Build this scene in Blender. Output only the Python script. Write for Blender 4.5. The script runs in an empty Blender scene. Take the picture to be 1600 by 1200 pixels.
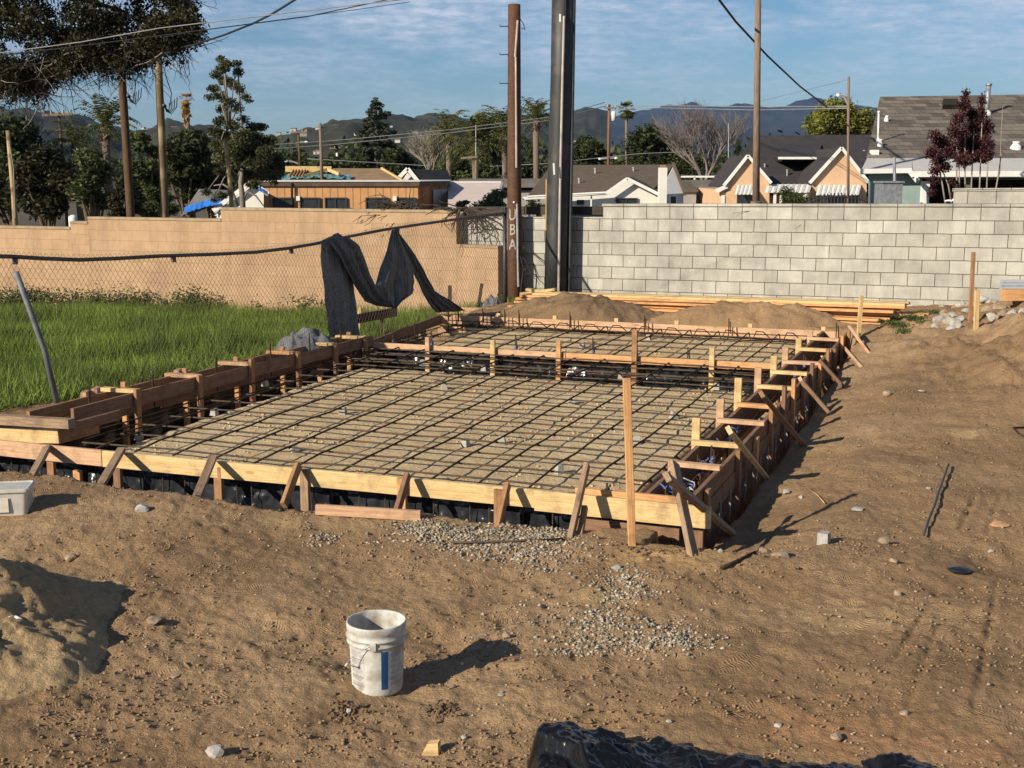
import bpy, bmesh, math, random
import numpy as np
from mathutils import Vector, Matrix
R = math.radians
sc = bpy.context.scene
# ------------------------------------------------------------------ camera
FPX, YH = 1950.0, 268.0
PITCH = math.atan((600 - YH) / FPX)
CP, SP = math.cos(PITCH), math.sin(PITCH)
cam_d = bpy.data.cameras.new('camera'); cam = bpy.data.objects.new('camera', cam_d)
sc.collection.objects.link(cam); sc.camera = cam
cam_d.sensor_width = 36; cam_d.lens = FPX / 1600 * 36
cam_d.clip_start = 0.05; cam_d.clip_end = 30000
cam.location = (0, 0, 0); cam.rotation_euler = (R(90) - PITCH, 0, 0)
# ------------------------------------------------------------------ light
SUN_EL = 25.0
SUNV = Vector((-0.77, -0.64, 0)).normalized()         # horizontal direction towards the sun
w = bpy.data.worlds.new("World"); sc.world = w; w.use_nodes = True
nt = w.node_tree; nt.nodes.clear()
def wn(t, **k):
    n = nt.nodes.new(t)
    for a, b in k.items(): setattr(n, a, b)
    return n
wout = wn('ShaderNodeOutputWorld'); bg = wn('ShaderNodeBackground'); bg.inputs[1].default_value = 0.062
sky = wn('ShaderNodeTexSky', sky_type='NISHITA', sun_disc=False)
sky.sun_elevation = R(SUN_EL); sky.sun_rotation = math.atan2(SUNV.x, SUNV.y)
sky.air_density = 1.0; sky.dust_density = 0.2; sky.ozone_density = 4.0
tc = wn('ShaderNodeTexCoord'); sep = wn('ShaderNodeSeparateXYZ'); nt.links.new(tc.outputs['Generated'], sep.inputs[0])
zmax = wn('ShaderNodeMath', operation='MAXIMUM'); zmax.inputs[1].default_value = 0.02; nt.links.new(sep.outputs[2], zmax.inputs[0])
zad = wn('ShaderNodeMath', operation='ADD'); zad.inputs[1].default_value = 0.13; nt.links.new(zmax.outputs[0], zad.inputs[0])
dx = wn('ShaderNodeMath', operation='DIVIDE'); nt.links.new(sep.outputs[0], dx.inputs[0]); nt.links.new(zad.outputs[0], dx.inputs[1])
dy = wn('ShaderNodeMath', operation='DIVIDE'); nt.links.new(sep.outputs[1], dy.inputs[0]); nt.links.new(zad.outputs[0], dy.inputs[1])
cmb = wn('ShaderNodeCombineXYZ'); nt.links.new(dx.outputs[0], cmb.inputs[0]); nt.links.new(dy.outputs[0], cmb.inputs[1])
n1 = wn('ShaderNodeTexNoise'); n1.inputs['Scale'].default_value = 1.7; n1.inputs['Detail'].default_value = 8; n1.inputs['Roughness'].default_value = 0.62
n2 = wn('ShaderNodeTexNoise'); n2.inputs['Scale'].default_value = 13; n2.inputs['Detail'].default_value = 5; n2.inputs['Roughness'].default_value = 0.55
nt.links.new(cmb.outputs[0], n1.inputs['Vector']); nt.links.new(cmb.outputs[0], n2.inputs['Vector'])
cr1 = wn('ShaderNodeMapRange'); cr1.inputs[1].default_value = 0.34; cr1.inputs[2].default_value = 0.60; nt.links.new(n1.outputs[0], cr1.inputs[0])
cr2 = wn('ShaderNodeMapRange'); cr2.inputs[1].default_value = 0.36; cr2.inputs[2].default_value = 0.68; cr2.inputs[3].default_value = 0.30; nt.links.new(n2.outputs[0], cr2.inputs[0])
cm = wn('ShaderNodeMath', operation='MULTIPLY'); nt.links.new(cr1.outputs[0], cm.inputs[0]); nt.links.new(cr2.outputs[0], cm.inputs[1])
cz = wn('ShaderNodeMapRange'); cz.inputs[1].default_value = 0.03; cz.inputs[2].default_value = 0.12; cz.inputs[3].default_value = 0.10; nt.links.new(sep.outputs[2], cz.inputs[0])
cm2 = wn('ShaderNodeMath', operation='MULTIPLY'); nt.links.new(cm.outputs[0], cm2.inputs[0]); nt.links.new(cz.outputs[0], cm2.inputs[1])
chz = wn('ShaderNodeMapRange'); chz.inputs[1].default_value = .30; chz.inputs[2].default_value = .60; chz.inputs[3].default_value = .95; chz.inputs[4].default_value = .10; nt.links.new(sep.outputs[2], chz.inputs[0])
cm3 = wn('ShaderNodeMath', operation='MULTIPLY'); nt.links.new(cm2.outputs[0], cm3.inputs[0]); nt.links.new(chz.outputs[0], cm3.inputs[1])
mixw = wn('ShaderNodeMix', data_type='RGBA'); nt.links.new(cm3.outputs[0], mixw.inputs[0])
skt = wn('ShaderNodeMix', data_type='RGBA', blend_type='MULTIPLY'); skt.inputs[0].default_value = 1; skt.inputs[7].default_value = (.80, .94, 1.05, 1); nt.links.new(sky.outputs[0], skt.inputs[6]); nt.links.new(skt.outputs[2], mixw.inputs[6])
mixw.inputs[7].default_value = (8.0, 8.7, 10.2, 1)
nt.links.new(mixw.outputs[2], bg.inputs[0]); nt.links.new(bg.outputs[0], wout.inputs[0])
sun_d = bpy.data.lights.new('sun', 'SUN'); sun = bpy.data.objects.new('sun', sun_d); sc.collection.objects.link(sun)
sun_d.energy = 5.0; sun_d.angle = R(0.5); sun_d.color = (1.0, 0.90, 0.73)
sdir = Vector((SUNV.x * math.cos(R(SUN_EL)), SUNV.y * math.cos(R(SUN_EL)), math.sin(R(SUN_EL))))
sun.rotation_euler = sdir.to_track_quat('Z', 'Y').to_euler()
sc.view_settings.view_transform = 'Standard'; sc.view_settings.look = 'None'
sc.view_settings.exposure = 0.42; sc.view_settings.gamma = 1.0
# ------------------------------------------------------------------ helpers
rng = np.random.default_rng(7); rnd = random.Random(5)
def ray(px, py):
    a = (px - 800) / FPX; b = (600 - py) / FPX
    return Vector((a, CP + b * SP, -SP + b * CP))
def at(px, py, Y):
    d = ray(px, py); return d * (Y / d.y)
def link(o, parent=None):
    sc.collection.objects.link(o)
    if parent is not None:
        o.parent = parent
        o.matrix_parent_inverse = Matrix.Identity(4)
        W = o.matrix_basis.copy()
        o.matrix_basis = world_of(parent).inverted() @ W
    return o
def world_of(o):
    m = o.matrix_basis.copy()
    while o.parent is not None:
        o = o.parent; m = o.matrix_basis @ m
    return m
def thing(name, label, cat, loc=(0, 0, 0), group=None):
    o = bpy.data.objects.new(name, None); o.location = loc; o.empty_display_size = 0.1
    sc.collection.objects.link(o); o['label'] = label; o['category'] = cat
    if group: o['group'] = group
    return o
def tag(o, label=None, cat=None, group=None, kind=None):
    if label: o['label'] = label
    if cat: o['category'] = cat
    if group: o['group'] = group
    if kind: o['kind'] = kind
    return o
def npmesh(name, V, F, mat, parent=None, smooth=False, loc=None, mats=None, midx=None):
    """V (n,3) array in world space, F (m,k) array with constant k"""
    V = np.asarray(V, dtype=np.float32); F = np.asarray(F, dtype=np.int32)
    c = V.mean(axis=0) if loc is None else np.asarray(loc, dtype=np.float32)
    me = bpy.data.meshes.new(name); k = F.shape[1]
    me.vertices.add(len(V)); me.vertices.foreach_set('co', (V - c).ravel())
    me.loops.add(F.size); me.loops.foreach_set('vertex_index', F.ravel())
    me.polygons.add(len(F)); me.polygons.foreach_set('loop_start', np.arange(0, F.size, k, dtype=np.int32))
    try: me.polygons.foreach_set('loop_total', np.full(len(F), k, dtype=np.int32))
    except Exception: pass
    if smooth: me.polygons.foreach_set('use_smooth', np.ones(len(F), dtype=bool))
    for m in (mats or [mat]): me.materials.append(m)
    if midx is not None: me.polygons.foreach_set('material_index', np.asarray(midx, dtype=np.int32))
    me.update(calc_edges=True); me.validate()
    o = bpy.data.objects.new(name, me); o.location = Vector(c.tolist())
    return link(o, parent)
class MB:
    """collects polygons in world space and makes ONE mesh"""
    def __init__(s): s.v = []; s.f = []
    def add(s, vs, fs):
        n = len(s.v); s.v += [Vector(v) for v in vs]; s.f += [tuple(i + n for i in f) for f in fs]; return s
    def box(s, lo, hi):
        x0, y0, z0 = lo; x1, y1, z1 = hi
        return s.add([(x0,y0,z0),(x1,y0,z0),(x1,y1,z0),(x0,y1,z0),(x0,y0,z1),(x1,y0,z1),(x1,y1,z1),(x0,y1,z1)],
                     [(0,3,2,1),(4,5,6,7),(0,1,5,4),(1,2,6,5),(2,3,7,6),(3,0,4,7)])
    def prism(s, pts, vec):
        n = len(pts); vec = Vector(vec); a = [Vector(p) for p in pts]; b = [p + vec for p in a]
        return s.add(a + b, [tuple(range(n))[::-1], tuple(range(n, 2 * n))] + [(i, (i + 1) % n, n + (i + 1) % n, n + i) for i in range(n)])
    def bar(s, p0, p1, w_, t_, up=(0, 0, 1), seg=1, wob=0.0, ch=0.0):
        p0 = Vector(p0); p1 = Vector(p1); X = (p1 - p0).normalized(); up = Vector(up)
        Yv = up.cross(X)
        if Yv.length < 1e-4: Yv = Vector((0, 1, 0)).cross(X)
        Yv.normalize(); Z = X.cross(Yv).normalized()
        if ch > 0:
            a, b = t_ / 2, w_ / 2
            prof = [(-a+ch,-b),(a-ch,-b),(a,-b+ch),(a,b-ch),(a-ch,b),(-a+ch,b),(-a,b-ch),(-a,-b+ch)]
        else: prof = [(-t_/2,-w_/2),(t_/2,-w_/2),(t_/2,w_/2),(-t_/2,w_/2)]
        k = len(prof); vs = []
        for i in range(seg + 1):
            c = p0.lerp(p1, i / seg)
            if wob and 0 < i < seg: c = c + Yv * rnd.uniform(-wob, wob) + Z * rnd.uniform(-wob, wob) * .4
            vs += [c + Yv * a + Z * b for a, b in prof]
        fs = [tuple(range(k))[::-1], tuple(range(seg * k, seg * k + k))]
        for i in range(seg):
            fs += [(i*k+j, i*k+(j+1)%k, (i+1)*k+(j+1)%k, (i+1)*k+j) for j in range(k)]
        return s.add(vs, fs)
    def tube(s, pts, r, n=6, cap=True):
        pts = [Vector(p) for p in pts]; m = len(pts)
        rs = r if isinstance(r, (list, tuple)) else [r] * m
        vs = []; prev = None
        for i, p in enumerate(pts):
            d = (pts[min(i+1, m-1)] - pts[max(i-1, 0)])
            if d.length < 1e-9: d = Vector((0, 0, 1))
            d.normalize()
            if prev is None:
                a = Vector((0, 0, 1)) if abs(d.z) < .9 else Vector((1, 0, 0)); u_ = d.cross(a).normalized()
            else:
                u_ = (prev - d * prev.dot(d))
                u_ = u_.normalized() if u_.length > 1e-6 else d.orthogonal().normalized()
            prev = u_; v_ = d.cross(u_)
            for j in range(n):
                t = 2 * math.pi * j / n
                vs.append(p + (u_ * math.cos(t) + v_ * math.sin(t)) * rs[i])
        fs = []
        for i in range(m - 1):
            fs += [(i*n+j, i*n+(j+1)%n, (i+1)*n+(j+1)%n, (i+1)*n+j) for j in range(n)]
        if cap: fs += [tuple(range(n))[::-1], tuple(range((m-1)*n, m*n))]
        return s.add(vs, fs)
    def lathe(s, c, prof, n=32, ax=None, closed=False):
        c = Vector(c); vs = []; fs = []
        for (r, z) in prof:
            vs += [c + Vector((r * math.cos(2*math.pi*j/n), r * math.sin(2*math.pi*j/n), z)) for j in range(n)]
        for i in range(len(prof) - 1):
            fs += [(i*n+j, i*n+(j+1)%n, (i+1)*n+(j+1)%n, (i+1)*n+j) for j in range(n)]
        return s.add(vs, fs)
    def rock(s, c, sx, sy, sz, seed=0, sub=2, rough=.22):
        bm = bmesh.new(); bmesh.ops.create_icosphere(bm, subdivisions=sub, radius=1)
        rr = random.Random(seed); pl = [(Vector((rr.gauss(0,1), rr.gauss(0,1), rr.gauss(0,1))).normalized(), rr.uniform(.55, .9)) for _ in range(9)]
        for v in bm.verts:
            for nrm, d in pl:
                k = v.co.dot(nrm)
                if k > d: v.co -= nrm * (k - d)
            v.co *= 1 + rr.uniform(-rough, rough) * .22
        a = rr.uniform(0, 6.28); M = Matrix.Rotation(a, 3, 'Z')
        vs = [Vector(c) + M @ Vector((v.co.x * sx, v.co.y * sy, v.co.z * sz)) for v in bm.verts]
        fs = [tuple(v.index for v in f.verts) for f in bm.faces]; bm.free()
        return s.add(vs, fs)
    def build(s, name, mat, parent=None, smooth=False, frame=None, loc=None):
        """frame: 3x3 matrix whose columns are the mesh's local axes (grain along X)"""
        me = bpy.data.meshes.new(name)
        c = sum(s.v, Vector()) / len(s.v) if loc is None else Vector(loc)
        M = Matrix.Identity(3) if frame is None else frame
        Mi = M.inverted()
        me.from_pydata([tuple(Mi @ (v - c)) for v in s.v], [], s.f); me.materials.append(mat)
        if smooth: me.polygons.foreach_set('use_smooth', [True] * len(s.f))
        me.update()
        o = bpy.data.objects.new(name, me); o.matrix_basis = Matrix.Translation(c) @ M.to_4x4()
        return link(o, parent)
def board(name, p0, p1, w_, t_, mat, parent=None, up=(0, 0, 1), seg=1, wob=0.0, ch=.003):
    m = MB().bar(p0, p1, w_, t_, up, seg, wob, ch)
    X = (Vector(p1) - Vector(p0)).normalized(); Yv = Vector(up).cross(X)
    if Yv.length < 1e-4: Yv = Vector((0, 1, 0)).cross(X)
    Yv.normalize(); Z = X.cross(Yv)
    return m.build(name, mat, parent, frame=Matrix((X, Yv, Z)).transposed())
# value noise on arrays
_tab = rng.random((256, 256))
def vnoise(x, y, s, seed=0):
    x = np.asarray(x) * s + seed * 17.13 + 500; y = np.asarray(y) * s + seed * 9.71 + 500
    xi = np.floor(x).astype(int); yi = np.floor(y).astype(int); fx = x - xi; fy = y - yi
    fx = fx * fx * (3 - 2 * fx); fy = fy * fy * (3 - 2 * fy)
    g = lambda a, b: _tab[(a) % 256, (b) % 256]
    return (g(xi, yi)*(1-fx)+g(xi+1, yi)*fx)*(1-fy) + (g(xi, yi+1)*(1-fx)+g(xi+1, yi+1)*fx)*fy - .5
def fbm(x, y, s, o=4, seed=0, g=.5):
    t = 0; a = 1
    for i in range(o): t = t + a * vnoise(x, y, s * 2**i, seed + i * 3); a *= g
    return t
def gauss(x, y, cx, cy, sx, sy, a=0):
    dx_ = x - cx; dy_ = y - cy; ca, sa = math.cos(a), math.sin(a)
    return np.exp(-.5 * (((dx_*ca + dy_*sa) / sx)**2 + ((-dx_*sa + dy_*ca) / sy)**2))
def sstep(a, b, x):
    t = np.clip((x - a) / (b - a), 0, 1); return t * t * (3 - 2 * t)
# ------------------------------------------------------------------ materials
MATS = {}
def mat(name, base, rough=.85, vary=.25, scale=6, bump=0.0, bscale=None, aniso=None, spec=.3, metal=0, stains=None, obj=True, detail=5, hue=None, trans=0):
    """noise varied principled material; aniso=(x,y,z) stretches the noise; stains=(colour, scale, lo, hi)"""
    m = bpy.data.materials.new(name); m.use_nodes = True; t = m.node_tree; t.nodes.clear()
    N = t.nodes.new; L = t.links.new
    out = N('ShaderNodeOutputMaterial'); b = N('ShaderNodeBsdfPrincipled')
    b.inputs['Roughness'].default_value = rough; b.inputs['Metallic'].default_value = metal
    b.inputs['Specular IOR Level'].default_value = spec
    L(b.outputs[0], out.inputs[0])
    tcn = N('ShaderNodeTexCoord'); mp = N('ShaderNodeMapping')
    L(tcn.outputs['Object'], mp.inputs[0])
    if obj:
        oi = N('ShaderNodeObjectInfo'); mu = N('ShaderNodeMath'); mu.operation = 'MULTIPLY'; mu.inputs[1].default_value = 37.0
        L(oi.outputs['Random'], mu.inputs[0]); L(mu.outputs[0], mp.inputs['Location'])
    if aniso: mp.inputs['Scale'].default_value = aniso
    n = N('ShaderNodeTexNoise'); n.inputs['Scale'].default_value = scale; n.inputs['Detail'].default_value = detail; n.inputs['Roughness'].default_value = .6
    L(mp.outputs[0], n.inputs['Vector'])
    r = N('ShaderNodeValToRGB'); L(n.outputs[0], r.inputs[0])
    c = base; hh = hue or (1, 1, 1)
    r.color_ramp.elements[0].position = .3; r.color_ramp.elements[1].position = .7
    r.color_ramp.elements[0].color = (c[0]*(1-vary), c[1]*(1-vary), c[2]*(1-vary), 1)
    r.color_ramp.elements[1].color = (min(1, c[0]*(1+vary)*hh[0]), min(1, c[1]*(1+vary)*hh[1]), min(1, c[2]*(1+vary)*hh[2]), 1)
    col = r.outputs[0]
    if stains:
        s = N('ShaderNodeTexNoise'); s.inputs['Scale'].default_value = stains[1]; s.inputs['Detail'].default_value = 6; L(tcn.outputs['Object'], s.inputs['Vector'])
        mr = N('ShaderNodeMapRange'); mr.inputs[1].default_value = stains[2]; mr.inputs[2].default_value = stains[3]; L(s.outputs[0], mr.inputs[0])
        mx = N('ShaderNodeMix'); mx.data_type = 'RGBA'; L(mr.outputs[0], mx.inputs[0]); L(col, mx.inputs[6]); mx.inputs[7].default_value = (*stains[0], 1); col = mx.outputs[2]
    L(col, b.inputs['Base Color'])
    if bump:
        bn = N('ShaderNodeBump'); bn.inputs['Strength'].default_value = bump; bn.inputs['Distance'].default_value = .02
        if bscale:
            n3 = N('ShaderNodeTexNoise'); n3.inputs['Scale'].default_value = bscale; n3.inputs['Detail'].default_value = 6; L(mp.outputs[0], n3.inputs['Vector']); L(n3.outputs[0], bn.inputs['Height'])
        else: L(n.outputs[0], bn.inputs['Height'])
        L(bn.outputs[0], b.inputs['Normal'])
    if trans:
        tr = N('ShaderNodeBsdfTranslucent'); L(col, tr.inputs[0]); ms = N('ShaderNodeMixShader'); ms.inputs[0].default_value = trans
        L(b.outputs[0], ms.inputs[1]); L(tr.outputs[0], ms.inputs[2]); L(ms.outputs[0], out.inputs[0])
    MATS[name] = m; return m
def wood(name, base, vary=.3, dark=(.16, .07, .03)):
    m = mat(name, base, rough=.75, vary=vary, scale=7, aniso=(.9, 14, 14), bump=.25, spec=.25)
    t = m.node_tree; N = t.nodes.new; L = t.links.new
    b = [x for x in t.nodes if x.type == 'BSDF_PRINCIPLED'][0]; col = b.inputs['Base Color'].links[0].from_socket
    mp = [x for x in t.nodes if x.type == 'MAPPING'][0]
    # dark growth-ring streaks and knots
    wv = N('ShaderNodeTexNoise'); wv.inputs['Scale'].default_value = 2.4; wv.inputs['Detail'].default_value = 3; wv.inputs['Distortion'].default_value = .8
    mp2 = N('ShaderNodeMapping'); mp2.inputs['Scale'].default_value = (.35, 16, 16)
    L(mp.inputs[0].links[0].from_socket, mp2.inputs[0]); L(mp.inputs['Location'].links[0].from_socket, mp2.inputs['Location']); L(mp2.outputs[0], wv.inputs['Vector'])
    mr = N('ShaderNodeMapRange'); mr.inputs[1].default_value = .52; mr.inputs[2].default_value = .64; mr.inputs[4].default_value = .38; L(wv.outputs[0], mr.inputs[0])
    vo = N('ShaderNodeTexVoronoi'); vo.inputs['Scale'].default_value = 1.0; vo.inputs['Randomness'].default_value = 1
    mp3 = N('ShaderNodeMapping'); mp3.inputs['Scale'].default_value = (1.7, 5, 5); L(mp.inputs[0].links[0].from_socket, mp3.inputs[0]); L(mp.inputs['Location'].links[0].from_socket, mp3.inputs['Location']); L(mp3.outputs[0], vo.inputs['Vector'])
    kr = N('ShaderNodeMapRange'); kr.inputs[1].default_value = .10; kr.inputs[2].default_value = .05; kr.inputs[4].default_value = .8; L(vo.outputs['Distance'], kr.inputs[0])
    mx0 = N('ShaderNodeMath'); mx0.operation = 'MAXIMUM'; L(mr.outputs[0], mx0.inputs[0]); L(kr.outputs[0], mx0.inputs[1])
    mx = N('ShaderNodeMix'); mx.data_type = 'RGBA'; L(mx0.outputs[0], mx.inputs[0]); L(col, mx.inputs[6]); mx.inputs[7].default_value = (*dark, 1)
    # mud smears and handling dirt
    dn = N('ShaderNodeTexNoise'); dn.inputs['Scale'].default_value = 5; dn.inputs['Detail'].default_value = 8; dn.inputs['Roughness'].default_value = .7; L(mp.inputs[0].links[0].from_socket, dn.inputs['Vector'])
    dr = N('ShaderNodeMapRange'); dr.inputs[1].default_value = .50; dr.inputs[2].default_value = .72; dr.inputs[4].default_value = .8; L(dn.outputs[0], dr.inputs[0])
    md = N('ShaderNodeMix'); md.data_type = 'RGBA'; L(dr.outputs[0], md.inputs[0]); L(mx.outputs[2], md.inputs[6]); md.inputs[7].default_value = (base[0]*.42, base[1]*.42, base[2]*.45, 1)
    L(md.outputs[2], b.inputs['Base Color'])
    return m
W_YEL = wood('fresh_yellow_pine', (.60, .42, .20), .18, (.42, .22, .08))
W_ORG = wood('fresh_orange_fir', (.56, .30, .13), .22, (.33, .13, .05))
W_PNK = wood('pink_fir', (.54, .335, .20), .2, (.36, .18, .09))
W_RED = wood('reddish_fir', (.33, .175, .085), .25, (.18, .07, .03))
W_BRN = wood('brown_shade_fir', (.23, .13, .075), .28, (.11, .05, .025))  # dark brown takes in the shade on form boards, also browner stakes
W_WTH = wood('weathered_board', (.30, .20, .125), .35, (.12, .07, .04))
W_DRK = wood('old_dark_timber', (.06, .045, .035), .4, (.02, .015, .01))
M_REB = mat('rusty_rebar', (.050, .034, .024), .85, .4, 30, spec=.12)
M_REBG = mat('grey_rebar', (.065, .052, .040), .8, .35, 30, spec=.2, stains=((.12, .06, .03), 4, .5, .62))
M_PLAS = mat('black_plastic_sheet', (.012, .013, .015), .22, .2, 4, bump=.6, bscale=7, spec=.6)
M_PLASG = mat('dusty_plastic_sheet', (.022, .024, .029), .24, .5, 3, bump=.5, bscale=9, spec=.5)
M_CONC = mat('concrete_chunk', (.34, .32, .285), .9, .2, 30, bump=.4)
M_GRAV = mat('pale_gravel', (.33, .285, .225), .9, .3, 40, hue=(1, .97, .92), bump=.4, bscale=150)
M_ROCK = mat('brown_rock', (.30, .22, .15), .9, .25, 20, bump=.4)
M_RGRY = mat('grey_rock', (.33, .31, .29), .9, .3, 12, bump=.4)
M_FOAM = mat('blue_foam', (.10, .14, .32), .6, .3, 12)
M_GALV = mat('galvanised_steel', (.30, .31, .33), .5, .3, 12, metal=.5, spec=.5)
M_WHT = mat('white_paint', (.72, .70, .66), .6, .06, 5)
M_TARPB = mat('blue_tarp', (.03, .16, .55), .45, .25, 2, spec=.4)
M_TEAL = mat('teal_tarp', (.12, .28, .30), .5, .3, 3)
M_IRON = mat('dark_iron', (.03, .03, .035), .5, .3, 10, spec=.5)
M_GLASS = mat('dark_window_glass', (.03, .035, .04), .12, .3, 3, spec=.8)
M_WIRE = mat('wire_black', (.02, .02, .02), .6, .2, 5)
M_WIREL = mat('wire_aluminium', (.26, .26, .26), .5, .2, 5, spec=.6)
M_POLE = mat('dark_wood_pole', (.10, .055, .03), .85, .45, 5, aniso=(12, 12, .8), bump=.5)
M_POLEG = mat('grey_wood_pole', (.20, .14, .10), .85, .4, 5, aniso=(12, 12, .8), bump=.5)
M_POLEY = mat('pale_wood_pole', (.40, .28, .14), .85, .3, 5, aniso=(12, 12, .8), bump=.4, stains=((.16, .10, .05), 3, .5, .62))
M_STEEL = mat('black_steel_pole', (.028, .03, .032), .55, .35, 1.6, aniso=(3, 3, 1), spec=.4, stains=((.07, .055, .045), 2.5, .52, .66))
M_COND = mat('conduit', (.42, .35, .31), .55, .2, 6)
M_TRUNK = mat('bark', (.11, .08, .055), .95, .35, 6, aniso=(4, 4, 1), bump=.5)
M_TWIG = mat('pale_twigs', (.26, .22, .18), .9, .3, 4)
M_PALMT = mat('palm_trunk', (.16, .12, .09), .95, .3, 8, aniso=(1, 1, 6), bump=.6)
def island(m, lo=.55, hi=1.5):
    """each separate leaf or stone gets its own brightness"""
    t = m.node_tree; N = t.nodes.new; L = t.links.new
    b = [x for x in t.nodes if x.type == 'BSDF_PRINCIPLED'][0]; col = b.inputs['Base Color'].links[0].from_socket
    ge = N('ShaderNodeNewGeometry'); mr = N('ShaderNodeMapRange'); mr.inputs[3].default_value = lo; mr.inputs[4].default_value = hi; L(ge.outputs['Random Per Island'], mr.inputs[0])
    vm = N('ShaderNodeVectorMath'); vm.operation = 'SCALE'; L(col, vm.inputs[0]); L(mr.outputs[0], vm.inputs['Scale'])
    for l in list(t.links):
        if l.from_socket == col and l.to_node.type in ('BSDF_PRINCIPLED', 'BSDF_TRANSLUCENT'): L(vm.outputs[0], l.to_socket)
    return m
def leafmat(name, c, v=.45, sc_=1.6, hue=(1.15, 1.05, .8), tr=.22):
    return island(mat(name, c, .6, v, sc_, hue=hue, spec=.25, trans=tr, detail=8))
island(M_GRAV, .45, 1.45)
L_OAK = leafmat('dark_oak_leaf', (.030, .030, .014), .5, 3)
L_EUC = leafmat('eucalyptus_leaf', (.062, .068, .032), .45, 1.2)
L_DRK = leafmat('dark_evergreen_leaf', (.034, .045, .016), .5, .8)
L_MID = leafmat('mid_green_leaf', (.055, .07, .028), .5, .8)
L_YEL = leafmat('yellow_green_leaf', (.125, .135, .03), .35, .8)
L_CON = leafmat('conifer_needle', (.040, .050, .032), .45, 1.0)
L_PALM = leafmat('palm_frond', (.085, .095, .035), .4, 1.4)
L_PDRY = leafmat('dry_palm_frond', (.33, .22, .10), .3, 2)
L_PURP = leafmat('purple_leaf', (.050, .020, .022), .5, 4, hue=(1.3, 1, 1))
L_BUSH = leafmat('grey_green_bush', (.075, .095, .05), .4, 2.5)
L_GRASS = leafmat('grass_blades', (.100, .178, .030), .7, .8, hue=(1.35, 1.1, .8), tr=.3)
L_WEED = leafmat('weed_leaf', (.06, .10, .032), .4, 3)
# ------------------------------------------------------------------ the slab frame: u = away along the form, v = to the left, dz = above the form tops
C0 = (1.436, 8.624); UX = (.375, .927); VX = (-.927, .375); ZC = -2.31
def S(u, v, dz=0.0):
    return Vector((C0[0] + u*UX[0] + v*VX[0], C0[1] + u*UX[1] + v*VX[1], ZC + .02*u - .004*v + dz))
def uv_of(x, y):
    rx = x - C0[0]; ry = y - C0[1]; return rx*UX[0] + ry*UX[1], rx*VX[0] + ry*VX[1]
def SP_(px, py, dz=0.0):            # pixel -> (u, v) on the plane dz above the tops
    d = ray(px, py); gx = .02*UX[0] - .004*VX[0]; gy = .02*UX[1] - .004*VX[1]
    t = (ZC + dz - gx*C0[0] - gy*C0[1]) / (d.z - gx*d.x - gy*d.y); p = d * t
    return uv_of(p.x, p.y)
FA = Vector((-.12, 21.0, 0)); FD = Vector((-4.73, -8.4, 0)); FD.normalize()      # foot line of the chain-link fence
def H(x, y, pitted=True):
    """ground height"""
    x = np.asarray(x, dtype=float); y = np.asarray(y, dtype=float)
    z = -2.734 + .029 * y
    d = (x - FA.x) * FD.y - (y - FA.y) * FD.x            # signed distance to the fence
    lot = sstep(-.5, 1.2, d)
    z = z * (1 - lot) + (-2.45 - .028 * (y - 12)) * lot
    nl = 1 - lot * .6
    z = z + nl * (.10 * fbm(x, y, .45, 3, 1) + .05 * fbm(x, y, 1.6, 3, 5) + (.012 + .06 * np.clip(fbm(x, y, .9, 2, 55) + .1, 0, .5)) * fbm(x, y, 6, 3, 9) + .016 * fbm(x, y, 22, 3, 12, .6))
    # the earth mound on the right, at the foot of the block wall
    m = .92 * gauss(x, y, 8.6, 15.0, 2.0, 2.3, .35) + .26 * gauss(x, y, 6.3, 13.4, 1.0, 1.3)
    z = z + m * (1 + .25 * fbm(x, y, 1.5, 4, 21)) + .13 * sstep(.03, .3, m) * fbm(x, y, 2.6, 5, 33, .6) - .05 * sstep(.05, .3, m) * np.abs(fbm(x, y, 5, 3, 39))
    # low ridge of spoil in front of the form
    z = z + .05 * gauss(x, y, .9, 8.0, .7, .3) + .05 * gauss(x, y, 1.1, 7.35, .35, .2)
    # tyre ruts and scrapes
    for (ax, ay, bx, by, wd, dp) in [(2.2, 5.6, 3.0, 7.4, .02, .010), (1.75, 5.35, 2.5, 6.9, .02, .008), (3.2, 8.6, 3.6, 9.4, .02, .016), (3.35, 8.5, 3.8, 9.4, .02, .014), (2.0, 6.2, 2.6, 7.3, .02, .010)]:
        vx, vy = bx - ax, by - ay; L2 = vx*vx + vy*vy
        t = np.clip(((x - ax)*vx + (y - ay)*vy) / L2, 0, 1); dd = np.hypot(x - ax - t*vx, y - ay - t*vy)
        z = z - dp * np.exp(-(dd / wd)**2) * (1 + 1.2 * fbm(x, y, 7, 2, 3)) + dp * .5 * np.exp(-((dd - wd*2) / wd)**2)
    # footprints
    for i, (fx, fy, fa) in enumerate(FOOT):
        z = z - .016 * gauss(x, y, fx, fy, .10, .038, fa) + .007 * gauss(x, y, fx + .05, fy + .07, .14, .05, fa)
    # the excavation under and round the form
    u_, v_ = uv_of(x, y)
    wob = .05 * fbm(u_, v_, 2.5, 3, 44)
    ue = -.26 - .20 * sstep(.3, 1.0, v_) - .40 * sstep(1.7, 3.6, v_) + wob
    pit = sstep(ue - .04, ue + .05, u_) * sstep(8.95, 8.85, u_) * sstep(.0, .12, v_) * sstep(6.85, 6.7, v_)
    z = z - .19 * np.exp(-(np.clip(-v_ - .05, 0, 9) / .55)**2) * (v_ < .3) * sstep(-.9, -.1, u_) * sstep(9.2, 8.4, u_) * (1 - .35 * sstep(2.0, 7.0, u_))
    return z - (.50 * pit if pitted else 0)
fr = random.Random(3)
FOOT = [(fr.uniform(-3, 3.2), fr.uniform(5.2, 8.6), fr.uniform(0, 3.14)) for _ in range(34)]
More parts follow.
